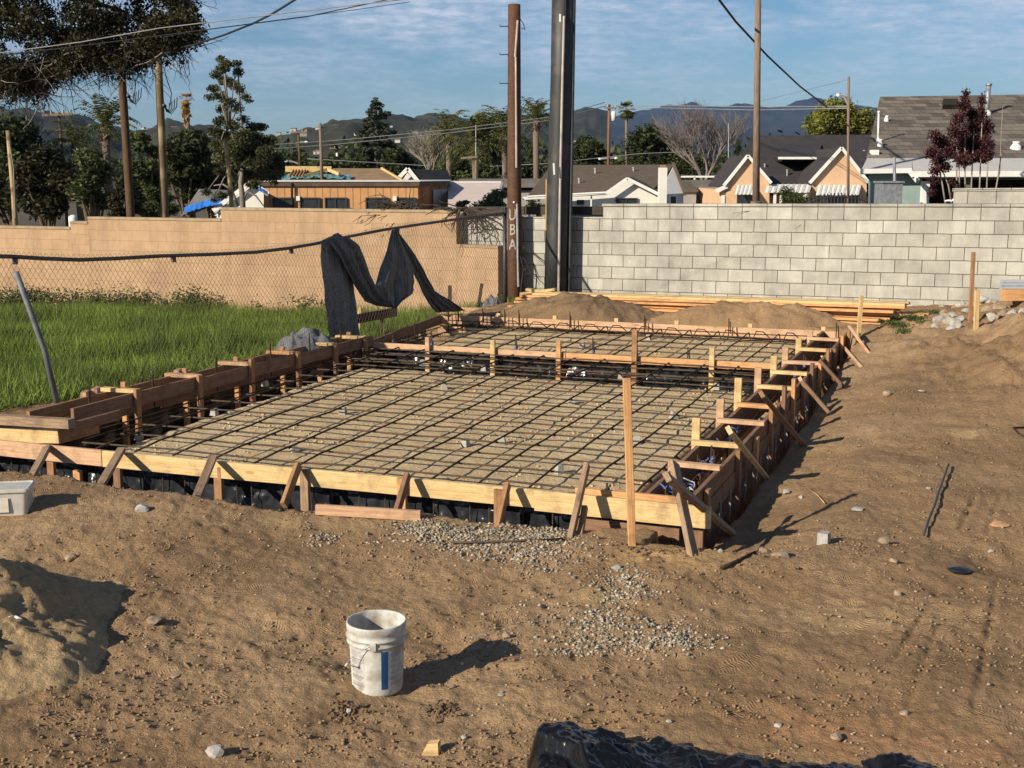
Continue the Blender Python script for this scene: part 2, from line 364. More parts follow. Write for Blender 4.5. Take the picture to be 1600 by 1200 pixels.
def G(px, py):
    d = ray(px, py); z = -2.5; p = None
    for _ in range(12):
        p = d * (z / d.z); z = .5 * z + .5 * float(H(p.x, p.y, False))
    return Vector((p.x, p.y, float(H(p.x, p.y, False))))
def grid_mesh(name, X, Y, Z, m, parent=None, smooth=True, **k):
    r, c = X.shape; V = np.stack([X.ravel(), Y.ravel(), Z.ravel()], 1)
    i = np.arange(r * c).reshape(r, c); F = np.stack([i[:-1, :-1].ravel(), i[:-1, 1:].ravel(), i[1:, 1:].ravel(), i[1:, :-1].ravel()], 1)
    return npmesh(name, V, F, m, parent, smooth, **k)
# ------------------------------------------------------------------ ground materials
def dirt_material(name, base, light, sandy=False):
    m = bpy.data.materials.new(name); m.use_nodes = True; t = m.node_tree; t.nodes.clear(); N = t.nodes.new; L = t.links.new
    out = N('ShaderNodeOutputMaterial'); b = N('ShaderNodeBsdfPrincipled'); b.inputs['Roughness'].default_value = .95; b.inputs['Specular IOR Level'].default_value = .12
    L(b.outputs[0], out.inputs[0]); ge = N('ShaderNodeNewGeometry'); P = ge.outputs['Position']
    def noise(s, d=6, r=.6, dist=0):
        n = N('ShaderNodeTexNoise'); n.inputs['Scale'].default_value = s; n.inputs['Detail'].default_value = d; n.inputs['Roughness'].default_value = r; n.inputs['Distortion'].default_value = dist
        L(P, n.inputs['Vector']); return n.outputs[0]
    def rng_(x, a, b_, c=0, d=1):
        n = N('ShaderNodeMapRange'); n.inputs[1].default_value = a; n.inputs[2].default_value = b_; n.inputs[3].default_value = c; n.inputs[4].default_value = d; L(x, n.inputs[0]); return n.outputs[0]
    def mix(f, a, b_):
        n = N('ShaderNodeMix'); n.data_type = 'RGBA'
        if hasattr(f, 'node'): L(f, n.inputs[0])
        else: n.inputs[0].default_value = f
        for k, s in ((6, a), (7, b_)):
            if hasattr(s, 'node'): L(s, n.inputs[k])
            else: n.inputs[k].default_value = (*s, 1)
        return n.outputs[2]
    dk = tuple(x * (.84 if sandy else .66) for x in base)
    col = mix(rng_(noise(1.1, 8, .65), .36, .62), dk, base)
    col = mix(rng_(noise(.55, 7, .6, .4), .48, .68), col, light)
    if not sandy: col = mix(rng_(noise(.8, 9, .7, 1.2), .56, .70, 0, .6), col, tuple(x * .52 for x in base))
    col = mix(rng_(noise(45, 4, .7), .38, .70, 0, .75), col, tuple(x * .55 for x in base))
    sp = N('ShaderNodeTexVoronoi'); sp.inputs['Scale'].default_value = 42; L(P, sp.inputs['Vector'])
    spn = rng_(sp.outputs['Distance'], .20, .08, 0, 1)
    mu = N('ShaderNodeMath'); mu.operation = 'MULTIPLY'; L(spn, mu.inputs[0]); L(rng_(noise(5, 4), .52, .62, 0, .8), mu.inputs[1])
    col = mix(mu.outputs[0], col, tuple(min(1, x * 1.9 + .05) for x in base))
    if not sandy:
        # sawdust and dry straw-coloured patches
        def patch(cx, cy, rx, ry, c, k):
            nonlocal col
            mpn = N('ShaderNodeMapping'); mpn.vector_type = 'POINT'; mpn.inputs['Location'].default_value = (-cx / rx, -cy / ry, 0); mpn.inputs['Scale'].default_value = (1 / rx, 1 / ry, 0)
            L(P, mpn.inputs[0]); ln = N('ShaderNodeVectorMath'); ln.operation = 'LENGTH'; L(mpn.outputs[0], ln.inputs[0])
            ad = N('ShaderNodeMath'); ad.operation = 'ADD'; L(ln.outputs['Value'], ad.inputs[0]); L(rng_(noise(6, 8, .75), .3, .7, -.9, .9), ad.inputs[1])
            f = rng_(ad.outputs[0], 1.1, .3, 0, k); col = mix(f, col, c)
        patch(1.05, 7.75, .45, .28, (.52, .33, .15), .75); patch(.55, 7.2, .22, .15, (.46, .33, .16), .6)
        patch(1.9, 6.9, .9, .35, (.50, .34, .185), .5); patch(1.5, 5.5, .45, .35, (.42, .22, .11), .5); patch(2.0, 5.3, .3, .2, (.46, .25, .13), .55)
        patch(.55, 5.65, .25, .15, (.42, .26, .12), .5); patch(4.2, 11.2, .3, .15, (.45, .33, .17), .6); patch(-1.0, 8.75, 1.4, .2, (.33, .24, .13), .5)
    L(col, b.inputs['Base Color'])
    # bump: grains, crumbs and boot-tread ripples
    bu = N('ShaderNodeBump'); bu.inputs['Strength'].default_value = 1.0; bu.inputs['Distance'].default_value = .014 if sandy else .021
    a = N('ShaderNodeMath'); a.operation = 'ADD'; L(rng_(noise(14, 8, .72), 0, 1, 0, 1.6), a.inputs[0]); L(rng_(noise(75, 3, .7), 0, 1, 0, .38), a.inputs[1])
    wv = N('ShaderNodeTexWave'); wv.inputs['Scale'].default_value = 9; wv.inputs['Distortion'].default_value = 5; wv.inputs['Detail'].default_value = 2; wv.inputs['Detail Scale'].default_value = .35
    L(P, wv.inputs['Vector']); mm = N('ShaderNodeMath'); mm.operation = 'MULTIPLY'; L(wv.outputs['Fac'], mm.inputs[0]); L(rng_(noise(2.6, 3, .5), .62, .68, 0, .03), mm.inputs[1])
    a2 = N('ShaderNodeMath'); a2.operation = 'ADD'; L(a.outputs[0], a2.inputs[0]); L(mm.outputs[0], a2.inputs[1])
    a3 = N('ShaderNodeMath'); a3.operation = 'ADD'; L(a2.outputs[0], a3.inputs[0]); mu2 = N('ShaderNodeMath'); mu2.operation = 'MULTIPLY'; mu2.inputs[1].default_value = .35; L(mu.outputs[0], mu2.inputs[0]); L(mu2.outputs[0], a3.inputs[1])
    hsock = a3.outputs[0]
    def M2(op, x, y=None):
        n = N('ShaderNodeMath'); n.operation = op
        for k, s in enumerate((x, y)):
            if s is None: continue
            if hasattr(s, 'node'): L(s, n.inputs[k])
            else: n.inputs[k].default_value = s
        return n.outputs[0]
    for (vsc, off, pitch) in ((1.9, 0.0, .0165), (1.35, 3.7, .021), (2.3, 9.1, .014)):
        mv = N('ShaderNodeMapping'); mv.inputs['Location'].default_value = (off, off * .7, 0); mv.inputs['Scale'].default_value = (1, 1, 0); L(P, mv.inputs[0])
        vo = N('ShaderNodeTexVoronoi'); vo.voronoi_dimensions = '2D'; vo.inputs['Scale'].default_value = vsc; L(mv.outputs[0], vo.inputs['Vector'])
        sb = N('ShaderNodeVectorMath'); sb.operation = 'SUBTRACT'; L(mv.outputs[0], sb.inputs[0]); L(vo.outputs['Position'], sb.inputs[1])
        sc2 = N('ShaderNodeSeparateColor'); L(vo.outputs['Color'], sc2.inputs[0]); vr = N('ShaderNodeVectorRotate'); vr.rotation_type = 'Z_AXIS'; L(sb.outputs[0], vr.inputs['Vector']); L(M2('MULTIPLY', sc2.outputs[0], 6.283), vr.inputs['Angle'])
        sx = N('ShaderNodeSeparateXYZ'); L(vr.outputs[0], sx.inputs[0])
        ex = M2('POWER', M2('DIVIDE', sx.outputs[0], .046), 2); ey = M2('POWER', M2('DIVIDE', sx.outputs[1], .135), 4)
        el = M2('ADD', M2('ABSOLUTE', ex), ey); msk = rng_(el, 1.15, .8); rim = M2('MULTIPLY', rng_(el, 2.4, 1.3), rng_(el, .8, 1.2))
        st = M2('ADD', M2('MULTIPLY', M2('SINE', M2('ADD', M2('MULTIPLY', sx.outputs[1], 6.283 / pitch), M2('MULTIPLY', M2('ABSOLUTE', sx.outputs[0]), 90))), .5), .5)
        keep = rng_(sc2.outputs[1], .45, .5, 0, 1)
        hp = M2('MULTIPLY', M2('ADD', M2('MULTIPLY', msk, M2('SUBTRACT', M2('MULTIPLY', st, .24), .30)), M2('MULTIPLY', rim, .10)), M2('MULTIPLY', keep, rng_(noise(3.3, 4, .6), .40, .62)))
        hsock = M2('ADD', hsock, hp)
    L(hsock, bu.inputs['Height']); L(bu.outputs[0], b.inputs['Normal'])
    return m
M_DIRT = dirt_material('brown_dirt', (.375, .238, .128), (.46, .31, .178))
M_SAND = dirt_material('tan_sand', (.64, .475, .275), (.72, .55, .33), True)
M_SANDP = dirt_material('damp_sand', (.44, .305, .165), (.52, .38, .22), True)
M_PILE = dirt_material('dark_earth', (.20, .13, .078), (.26, .175, .10), True)
M_FAR = mat('far_ground', (.10, .085, .055), .95, .3, .02, obj=False)
# near ground: one fan-shaped sheet
rows = 520; cols = 640
yy = 3.2 * (24.5 / 3.2) ** np.linspace(0, 1, rows); ss = np.linspace(-1, 1, cols)
Xg = ss[None, :] * (.60 * yy[:, None] + .8); Yg = np.repeat(yy[:, None], cols, 1)
Zg = H(Xg, Yg)
tag(grid_mesh('ground', Xg, Yg, Zg, M_DIRT, loc=(0, 0, 0)), kind='structure')
bk = MB().add([(-9000, -60, -3.3), (9000, -60, -3.3), (9000, 9000, -3.3), (-9000, 9000, -3.3)], [(0, 1, 2, 3)])
tag(bk.build('far_ground', M_FAR, loc=(0, 0, 0)), kind='structure')
# ------------------------------------------------------------------ sand bed inside the form
us = np.arange(-.02, 8.75, .035); vs_ = np.arange(.55, 6.0, .035); Ug, Vg = np.meshgrid(us, vs_, indexing='ij')
zs = -.150 + .022 * fbm(Ug, Vg, 1.0, 2, 71) + .012 * fbm(Ug, Vg, 6, 4, 75)
fr2 = random.Random(8)
for i in range(90):
    fu, fv, fa = fr2.uniform(.2, 8.5), fr2.uniform(.8, 5.6), fr2.uniform(0, 3.14)
    zs -= .012 * gauss(Ug, Vg, fu, fv, .11, .045, fa); zs += .006 * gauss(Ug, Vg, fu + .06, fv + .08, .15, .05, fa)
ed = .06 * fbm(Ug, Vg, 2.2, 3, 81)
edge = sstep(.02, .10, Ug) * sstep(5.72 + ed, 5.52 + ed, Vg) * sstep(.56, .72, Vg) * sstep(8.7, 8.6, Ug)
tr_ = sstep(4.85 + ed, 4.97 + ed, Ug) * sstep(6.02, 5.97, Ug)
zs = zs - .45 * (1 - edge) - .45 * edge * tr_
Xs = C0[0] + Ug*UX[0] + Vg*VX[0]; Ys = C0[1] + Ug*UX[1] + Vg*VX[1]; Zs = ZC + .02*Ug - .004*Vg + zs
tag(grid_mesh('sand_fill', Xs, Ys, Zs, M_SAND), kind='structure')
def sandz(u, v):
    i = min(len(us)-1, max(0, int(round((u + .02) / .035)))); j = min(len(vs_)-1, max(0, int(round((v - .55) / .035))))
    return float(zs[i, j])
sr = np.random.default_rng(4); n_ = 5200; su = sr.random(n_) * 8.4 + .2; sv = sr.random(n_) * 4.8 + .75
ok_ = (fbm(su, sv, 1.7, 3, 66) > .02) & ~((su > 4.85) & (su < 6.05)); su, sv = su[ok_], sv[ok_]
cz_ = zs[np.clip(((su + .02) / .035).round().astype(int), 0, len(us) - 1), np.clip(((sv - .55) / .035).round().astype(int), 0, len(vs_) - 1)]
cx_ = C0[0] + su*UX[0] + sv*VX[0]; cy_ = C0[1] + su*UX[1] + sv*VX[1]; cz_ = ZC + .02*su - .004*sv + cz_
sz = (.005 + .013 * sr.random(len(su)) ** 2)[:, None, None]; ob = np.array([(1,0,0),(-1,0,0),(0,1,0),(0,-1,0),(0,0,1),(0,0,-1)], float)
Vc = ob[None] * sz * (.7 + .6 * sr.random((len(su), 6, 1))) + np.stack([cx_, cy_, cz_ + .003], 1)[:, None]
fc_ = np.array([(0,2,4),(2,1,4),(1,3,4),(3,0,4),(2,0,5),(1,2,5),(3,1,5),(0,3,5)])
tag(npmesh('sand_crumbs', Vc.reshape(-1, 3), (fc_[None] + (np.arange(len(su)) * 6)[:, None, None]).reshape(-1, 3), M_SAND), 'crumbs of sand kicked up on the bed under the rebar', 'sand', kind='stuff')
# ------------------------------------------------------------------ plastic lining
def crumple(name, label, P, n, m, amp, M, seed, parent=None, cat='plastic sheet', freq=5.0):
    """P(a,b) -> (point, normal) for a,b in 0..1"""
    V = []
    for i in range(n):
        for j in range(m):
            p, nn = P(i / (n - 1), j / (m - 1))
            q = abs(float(fbm(i / n * 30, j / m * 1.6, freq * .3, 3, seed))) * 2.0 + .35 * float(fbm(i / n * 55, j / m * 5, freq * .4, 2, seed + 9))
            V.append(tuple(Vector(p) + Vector(nn) * amp * q))
    i = np.arange(n * m).reshape(n, m); F = np.stack([i[:-1, :-1].ravel(), i[:-1, 1:].ravel(), i[1:, 1:].ravel(), i[1:, :-1].ravel()], 1)
    o = npmesh(name, V, F, M, parent, True)
    if label: tag(o, label, cat)
    return o
nf = -Vector((UX[0], UX[1], 0))
crumple('plastic_sheet', 'wrinkled black plastic lining the front trench under the long yellow form board',
        lambda a, b: (S(.03, .3 + a * 6.6, -.60 + b * .42), nf), 420, 22, .04, M_PLASG, 3)
crumple('plastic_sheet', 'black plastic lining the far face of the trench below the middle form board',
        lambda a, b: (S(5.94, .7 + a * 5.2, -.60 + b * .50), nf), 200, 12, .05, M_PLAS, 11)
crumple('plastic_sheet', 'black sheet standing in for the shadow in the trench beside the left double form boards',
        lambda a, b: (S(.1 + a * 8.2, 6.62, -.60 + b * .40), Vector((-VX[0], -VX[1], 0))), 160, 8, .05, M_PLAS, 17)  # near-black sheet added for the dark shadow in the left trench
# ------------------------------------------------------------------ formwork
def onU(px, py, u0):
    d = ray(px, py); k = d.x*UX[0] + d.y*UX[1]; t = (u0 + C0[0]*UX[0] + C0[1]*UX[1]) / k; return d * t
def onV(px, py, v0):
    d = ray(px, py); k = d.x*VX[0] + d.y*VX[1]; t = (v0 + C0[0]*VX[0] + C0[1]*VX[1]) / k; return d * t
U3 = Vector((UX[0], UX[1], 0)); V3 = Vector((VX[0], VX[1], 0)); ZV = Vector((0, 0, 1))
def stake(parent, base, top, M, name='stake', w_=.06, t_=.038, up=None, pointed=False):
    return board(name, base, top, w_, t_, M, parent, up=up or V3)
# front form
ff = thing('front_formwork', 'long yellow form board across the front of the slab, propped by short slanting stakes', 'formwork', S(-.16, 3, -.3))
board('form_board', S(-.145, 1.05, -.07), S(-.235, 5.2, -.07), .14, .038, W_YEL, ff, seg=8, wob=.006)
tag(board('form_board', S(-.235, 5.21, -.068), S(-.24, 7.6, -.068), .14, .038, W_PNK, ff, seg=6, wob=.005), 'pinkish left board with red grade stamp')
tag(board('splice_board', S(-.235, 1.27, -.055), S(-.215, -.03, -.065), .155, .04, W_YEL, ff, seg=3, wob=.003), 'thick yellow overlapping board at the right end')
board('inner_board', S(-.165, .98, -.02), S(-.165, .14, -.02), .14, .038, W_ORG, ff)
board('lower_board', S(-.165, 1.0, -.22), S(-.165, .2, -.225), .09, .038, W_BRN, ff)
fb = [((74,699),(40,754),W_WTH),((190,702),(152,759),W_WTH),((333,714),(305,774),W_WTH),((466,727),(443,782),W_RED),((637,742),(618,799),W_BRN),
      ((793,757),(776,824),W_RED),((917,726),(890,839),W_WTH),((1053,724),(1085,868),W_WTH)]
for i, (a_, b_, M) in enumerate(fb):
    off = -.27 if i < 6 else -.30
    p = onU(a_[0], a_[1], off); g = G(*b_); g.z -= .04
    board('brace', p, g, .065 if i < 6 else .085, .038, M, ff, up=(.3, 1, .2))
for i, (px, y0, M) in enumerate([(79,706,W_RED),(183,718,W_BRN),(121,735,W_ORG),(341,729,W_RED),(476,733,W_WTH),(628,747,W_ORG),(780,765,W_RED),(926,775,W_BRN),(1040,790,W_BRN),(1092,800,W_BRN)]):
    t_ = onU(px, y0, -.215 if px < 900 else -.14); b_ = Vector(t_); b_.z = -2.95
    stake(ff, b_, t_, M, w_=.075)
board('stake', G(905, 835) - Vector((0, 0, .05)), onU(914, 792, -.42), .05, .038, W_WTH, ff, up=(.3, 1, .2))
tag(board('red_block', onU(1067, 822, -.12), onU(1079, 823, -.12), .07, .04, mat('red_painted_wood', (.42, .05, .04), .7), ff), 'small red painted block')
# right double form
rf = thing('right_double_formwork', 'double row of stacked form boards along the right side with crosspieces and slanting braces', 'formwork', S(4, .3, -.4))
for (v0, M) in ((.50, W_BRN), (.17, W_BRN)):
    for k, dz in enumerate((-.072, -.216)):
        for (ua, ub) in ((-.10, 2.98), (3.0, 5.78), (5.8, 8.72)):
            board('form_board', S(ua, v0 - .01*k, dz), S(ub, v0 - .01*k, dz), .141, .038, M, rf, seg=4, wob=.004)
for i, u0 in enumerate([.85, 1.63, 2.55, 3.3, 4.3, 5.2, 5.92, 6.9, 7.8]):
    board('spreader', S(u0 + rnd.uniform(-.02, .02), .55 + rnd.uniform(-.02, .03), .02), S(u0, .14 + rnd.uniform(-.02, .03), .02), .038, .075, [W_PNK, W_YEL, W_PNK, W_ORG, W_YEL, W_YEL, W_PNK, W_YEL, W_PNK][i], rf)
for i, (u0, h_) in enumerate([(.95, .03), (1.72, .21), (2.64, .20), (3.42, .26), (4.42, .20), (5.32, .18), (6.05, .17), (7.0, .14), (7.9, .12)]):
    stake(rf, S(u0, .55, -.55), S(u0, .55, h_), [W_PNK, W_YEL][i % 2 if i else 0], w_=.07, up=V3)
for i, (u0, h_) in enumerate([(.35, -.02), (1.45, .03), (2.2, -.03), (2.9, .10), (3.55, .18), (4.1, .16), (4.75, .03), (5.3, .12), (5.9, .05), (6.5, .10), (7.1, .02), (7.8, .08), (8.45, .06)]):
    stake(rf, S(u0, .125, -.55), S(u0, .125, h_), [W_RED, W_BRN, W_ORG][i % 3], w_=.085, up=U3)
for i, (a_, b_, M) in enumerate([((1042,745),(1150,832),W_WTH),((1139,672),(1201,745),W_YEL),((1190,616),(1258,692),W_BRN),((1250,592),(1296,641),W_PNK),((1281,563),(1321,604),W_BRN),((1318,543),(1348,573),W_PNK),((1328,512),(1360,551),W_PNK)]):
    p = onV(a_[0], a_[1], .12); g = G(*b_); g.z -= .03
    board('brace', p, g, .075, .038, M, rf, up=(-.2, .9, .5))
for i in range(15):                                    # pale grade pins seen in the gap under the outer boards
    u0 = .5 + i * .33 + rnd.uniform(-.05, .05)
    MB().tube([S(u0, .13, -.5), S(u0, .128, -.25)], .009, 5).build('grade_pin', M_WIREL, rf)
# left double form
def vin(u): return 6.24 - .34 * min(u, 5.9) / 5.9
lf = thing('left_double_formwork', 'double row of brown form boards with crosspieces along the left side beside the grass', 'formwork', S(3, 6.2, -.3))
for (ua, ub, dz) in ((.55, 2.35, .07), (2.37, 4.15, .045), (4.17, 5.85, .03)):
    board('form_board', S(ua, vin(ua), dz), S(ub, vin(ub), dz), .14, .038, W_BRN, lf, seg=4, wob=.004)
    board('form_board', S(ua - .2, vin(ua) + .34, dz - .01), S(ub, vin(ub) + .34, dz - .01), .14, .038, W_RED, lf, seg=4, wob=.004)
    board('form_board', S(ua - .2, vin(ua) + .34, dz - .16), S(ub, vin(ub) + .34, dz - .16), .14, .038, W_BRN, lf)
for (ua, ub) in ((5.87, 8.74),):
    board('form_board', S(ua, 6.0, -.07), S(ub, 6.25, -.07), .14, .038, W_BRN, lf, seg=4, wob=.004)
for i, u0 in enumerate([1.40, 2.35, 3.25, 4.15, 4.95, 5.65]):
    v0 = vin(u0); dz = .15 - .012 * i
    board('spreader', S(u0, v0 + .40, dz), S(u0 + .02, v0 - .02, dz), .04, .08, [W_YEL, W_PNK, W_PNK, W_ORG, W_YEL, W_YEL][i], lf)
    stake(lf, S(u0 - .03, v0 - .045, -.58), S(u0 - .03, v0 - .045, dz + [.03, .02, .07, .01, .0, .02][i]), W_RED, w_=.07, up=U3)
    stake(lf, S(u0 + .3, v0 + .385, -.5), S(u0 + .3, v0 + .385, dz + .02), W_ORG, w_=.06, up=V3)
for (px, py, uu) in ((130, 618, 6.75), (147, 612, 6.75), (275, 583, 6.55), (289, 586, 6.55)):
    p = onV(px, py, uu); board('block', p, p + Vector((.0, .16, .0)), .06, .06, W_PNK, lf)
# front-left corner of the form
cf = thing('corner_formwork', 'raised yellow box corner of formwork at the far left of the front board', 'formwork', S(.1, 6.3, -.1))
tag(board('form_board', onU(-60, 679, .05), onU(93, 681, .05), .135, .038, W_YEL, cf), 'bright yellow board face')
tag(board('cap_board', onU(-60, 652, -.03), onU(112, 662, .0), .085, .09, W_WTH, cf), 'thick weathered board lying on top')
board('form_board', onU(93, 681, .06), onU(93, 681, .06) + U3 * .5, .14, .04, W_RED, cf)
board('form_board', onU(112, 668, .05), onU(112, 668, .05) + U3 * .65, .09, .038, W_BRN, cf)
# middle form
mf = thing('middle_formwork', 'single narrow board on upright posts crossing the middle of the rebar mat', 'formwork', S(5.87, 3, -.2))
board('form_board', S(5.87, .62, -.045), S(5.87, 3.2, -.045), .089, .038, W_ORG, mf, seg=5, wob=.004)
board('form_board', S(5.87, 3.21, -.045), S(5.89, 6.03, -.045), .089, .038, W_PNK, mf, seg=5, wob=.004)
for (px, y0, M) in [(570,524,W_PNK),(668,527,W_PNK),(770,531,W_YEL),(873,532,W_ORG),(1113,543,W_YEL)]:
    t_ = onU(px, y0, 5.82); b_ = Vector(t_); b_.z = S(5.82, 3, -.55).z; stake(mf, b_, t_, M, w_=.06, up=V3)
t_ = onU(992, 515, 5.80); b_ = Vector(t_); b_.z = S(5.8, 3, -.55).z
tag(board('stake', b_, t_, .065, .038, W_RED, mf, up=V3), 'taller reddish stake')
# back form
bf = thing('back_formwork', 'long orange form board at the back of the slab in front of the dirt piles', 'formwork', S(8.72, 3, -.2))
for (va, vb, M) in ((.30, 3.0, W_PNK), (3.02, 6.28, W_PNK)):
    board('form_board', S(8.70, va, -.07), S(8.69, vb, -.07), .14, .038, M, bf, seg=5, wob=.004)
    board('lower_board', S(8.70, va, -.235), S(8.69, vb, -.235), .14, .038, W_PNK, bf)
for v0 in (.5, 1.5, 2.55, 3.45, 4.4, 5.3):
    stake(bf, S(8.745, v0, -.4), S(8.745, v0, .05), W_YEL, w_=.06, up=V3)
# batter boards by the fence and other loose formwork
bb = thing('batter_board', 'dark board nailed to short stakes behind the hanging cloth', 'batter board', at(585, 520, 18.9))
board('board', at(549, 500, 18.3), at(619, 487, 19.2), .14, .04, W_DRK, bb)
board('stake', at(559, 535, 18.5), at(562, 480, 18.5), .05, .04, W_YEL, bb, up=(1, 0, 0)); board('stake', at(597, 528, 18.9), at(596, 488, 18.9), .05, .04, W_DRK, bb, up=(1, 0, 0))
bb = thing('batter_board', 'half-shaded board standing on edge behind the left end of the back form', 'batter board', at(750, 492, 19.9))
board('board', at(684, 485, 20.1), at(803, 487, 19.9), .11, .04, W_PNK, bb)
board('stake', at(703, 492, 20.1), at(703, 446, 20.1), .06, .04, W_DRK, bb, up=(1, 0, 0))
for (x0, y0, x1, y1, Y, lab) in [(747, 482, 753, 443, 20.6, 'old dark stake leaning beside the pink spray mark on the tan wall'), (791, 487, 779, 459, 20.2, 'broken dark stake leaning left at the foot of the wooden pole')]:
    tag(board('old_stake', at(x0, y0, Y), at(x1, y1, Y), .055, .04, W_DRK, None, up=(1, 0, 0)), lab, 'stake')
# free standing survey stakes
def sstake(x0, y0, x1, y1, M, lab, w_=.045, base=None, thick=.03):
    g = base or G(x0, y0); t_ = at(x1, y1, g.y); g = Vector(g); g.z -= .05
    return tag(board('survey_stake', g, t_, w_, thick, M, None, up=(1, .1, 0)), lab, 'stake')
sstake(988, 852, 979, 591, W_ORG, 'tallest stake, a smooth orange lath with a knot, in front of the thick yellow board', .05)
sstake(1341, 530, 1346, 462, W_YEL, 'thin yellow stake at the back right corner of the form', .055)
sstake(1516, 504, 1521, 394, W_RED, 'tall rust-brown stake standing on the dirt mound before the block wall', .05)
sstake(1525, 515, 1527, 453, W_YEL, 'short yellow stake next to the tall brown one on the mound', .06)
# ------------------------------------------------------------------ rebar mat
rm = thing('rebar_mat', 'grid of dark reinforcing bars tied over the tan sand inside the form', 'rebar mat', S(4, 3, -.1))
longv = [.64, 1.05, 1.46, 1.88, 2.28, 2.70, 3.08, 3.50, 3.90, 4.31, 4.72, 5.12, 5.52]
crossu = [.22 + .402 * i for i in range(21)]
for i, v0 in enumerate(longv):
    pts = [S(.07 + rnd.uniform(-.03, .05), v0, -.075)]
    for k in range(1, 22): pts.append(S(.07 + k * .385, v0 + rnd.uniform(-.012, .012), -.052 + rnd.uniform(-.007, .007)))
    pts += [S(8.33, v0, -.03), S(8.45, v0, -.035), S(8.47, v0 - .02, -.12), S(8.47, v0 - .03, -.30)]
    MB().tube(pts, .0088, 6).build('long_bar', M_REB, rm, True)
for i, u0 in enumerate(crossu):
    pts = [S(u0 + rnd.uniform(-.02, .02), .55, -.08)] + [S(u0 + rnd.uniform(-.014, .014), .55 + k * .43, -.068 + rnd.uniform(-.006, .006)) for k in range(1, 12)] + [S(u0, 5.75 + rnd.uniform(-.15, .25), -.08)]
    MB().tube(pts, .0085, 6).build('cross_bar', M_REBG, rm, True)
for (u0, dz) in ((5.06, -.10), (5.25, -.09), (5.55, -.08), (5.70, -.045), (5.45, -.42)):
    MB().tube([S(u0 + rnd.uniform(-.02, .02), .6 + k * .9, dz + rnd.uniform(-.01, .01)) for k in range(7)], .008, 6).build('footing_bar', M_REBG, rm, True)
for (v0, dz) in ((5.80, -.10), (5.98, -.06), (6.12, -.16), (5.95, -.40)):
    MB().tube([S(.2 + k * 1.1, v0 + rnd.uniform(-.02, .02) - .03 * k * .5, dz + rnd.uniform(-.01, .01)) for k in range(8)], .008, 6).build('footing_bar', M_REB, rm, True)
for (u0, dz) in ((8.35, -.12), (8.55, -.20), (8.52, -.06)):
    MB().tube([S(u0, .4 + k * .95, dz + rnd.uniform(-.008, .008)) for k in range(7)], .008, 6).build('footing_bar', M_REB, rm, True)
for (v0, dz) in ((.36, -.10), (.30, -.25), (.40, -.40)):
    MB().tube([S(.1 + k * 1.2, v0, dz + rnd.uniform(-.01, .01)) for k in range(8)], .008, 6).build('footing_bar', M_REB, rm, True)
for i in range(13):                                     # bent hooks where the mat meets the back footing
    v0 = longv[i] - .12
    MB().tube([S(8.10, v0, -.08), S(8.36, v0, .0), S(8.48, v0 - .07, -.02), S(8.6, v0 - .2, -.17)], .007, 5).build('hooked_bar', M_REB, rm, True)
ties = MB()
for v0 in longv:
    for u0 in crossu:
        if rnd.random() < .8:
            p = S(u0 + rnd.uniform(-.01, .01), v0, -.062); ties.rock(p + Vector((.004, -.003, -.006)), .015, .012, .012, rnd.randint(0, 99), 1)
tag(ties.build('wire_tie', M_REB, rm), kind='stuff')
for i in range(26):                                     # upright pins in the front trench
    v0 = .5 + i * .235 + rnd.uniform(-.06, .06)
    MB().tube([S(-.02 + rnd.uniform(-.05, .02), v0, -.62), S(-.04, v0 + rnd.uniform(-.02, .02), -.17)], .006, 5).build('upright_pin', M_REBG, rm)
# anchor bolts with bent tops along the forms
def anchor(u, v, dz, h_, foam, lab):
    t = thing('anchor_bolt', lab, 'anchor bolt', S(u, v, dz), 'anchor bolts hung from the forms')
    MB().tube([S(u, v, dz - .22), S(u, v, dz + h_)], .008, 6).build('rod', M_REB, t)
    MB().tube([S(u, v, dz + h_ * .72), S(u - .05, v - .03, dz + h_ * .72), S(u - .06, v - .04, dz + h_*.72 - .16)], .009, 6).build('strap', M_REB, t)
    if foam: MB().rock(S(u - .02, v - .02, dz - .02), .03, .03, .05, rnd.randint(0, 99), 1).build('blue_wrap', M_FOAM, t)
for i, px in enumerate([705, 722, 765, 802, 826, 910, 1028, 1155, 1308]):
    u_, v_ = SP_(px, 505); anchor(8.60, 6.22 - (px - 690) / 617 * 5.9, -.02, .15, False, 'anchor bolt with bent top standing along the orange back form board')
for i, (u_, v_) in enumerate([(6.5, 5.35), (6.55, 4.15), (6.6, 3.1), (6.2, 1.75), (6.45, 5.9), (7.1, 5.9), (6.35, 2.45)]):
    anchor(u_, v_, -.06, .15, i in (0, 1, 2, 3, 4), 'anchor bolt standing in the mat behind the middle board')
for i, (u_, v_) in enumerate([(-.08, .33), (-.05, .78), (.40, .42), (1.0, .36), (1.35, .33), (2.1, .36), (5.5, .35), (6.2, .36), (.25, .3)]):
    anchor(u_, v_, -.03, .10, True, 'anchor bolt wrapped in blue foam inside the right double form')
for i, (u_, dv) in enumerate([(1.0, .2), (1.9, .2), (2.9, .18), (3.9, .18), (4.7, .18), (5.4, .18)]):
    anchor(u_, vin(u_) + dv, .10, .16, False, 'anchor bolt standing between the left double boards')
# blue tie straps tangled round the bars in the near right boxes
for i in range(16):
    u0 = rnd.choice([.05, .3, .55, 1.0, 1.3, 1.9, 2.2]) + rnd.uniform(-.1, .1); v0 = .33 + rnd.uniform(-.1, .1); p = S(u0, v0, -.06 + rnd.uniform(-.04, .05)); pts = [p]
    for k in range(5): pts.append(pts[-1] + Vector((rnd.uniform(-.05, .06), rnd.uniform(-.05, .05), rnd.uniform(-.03, .03))))
    MB().tube(pts, .006, 5).build('blue_strap', M_FOAM if i % 3 else M_GALV, rf, True)
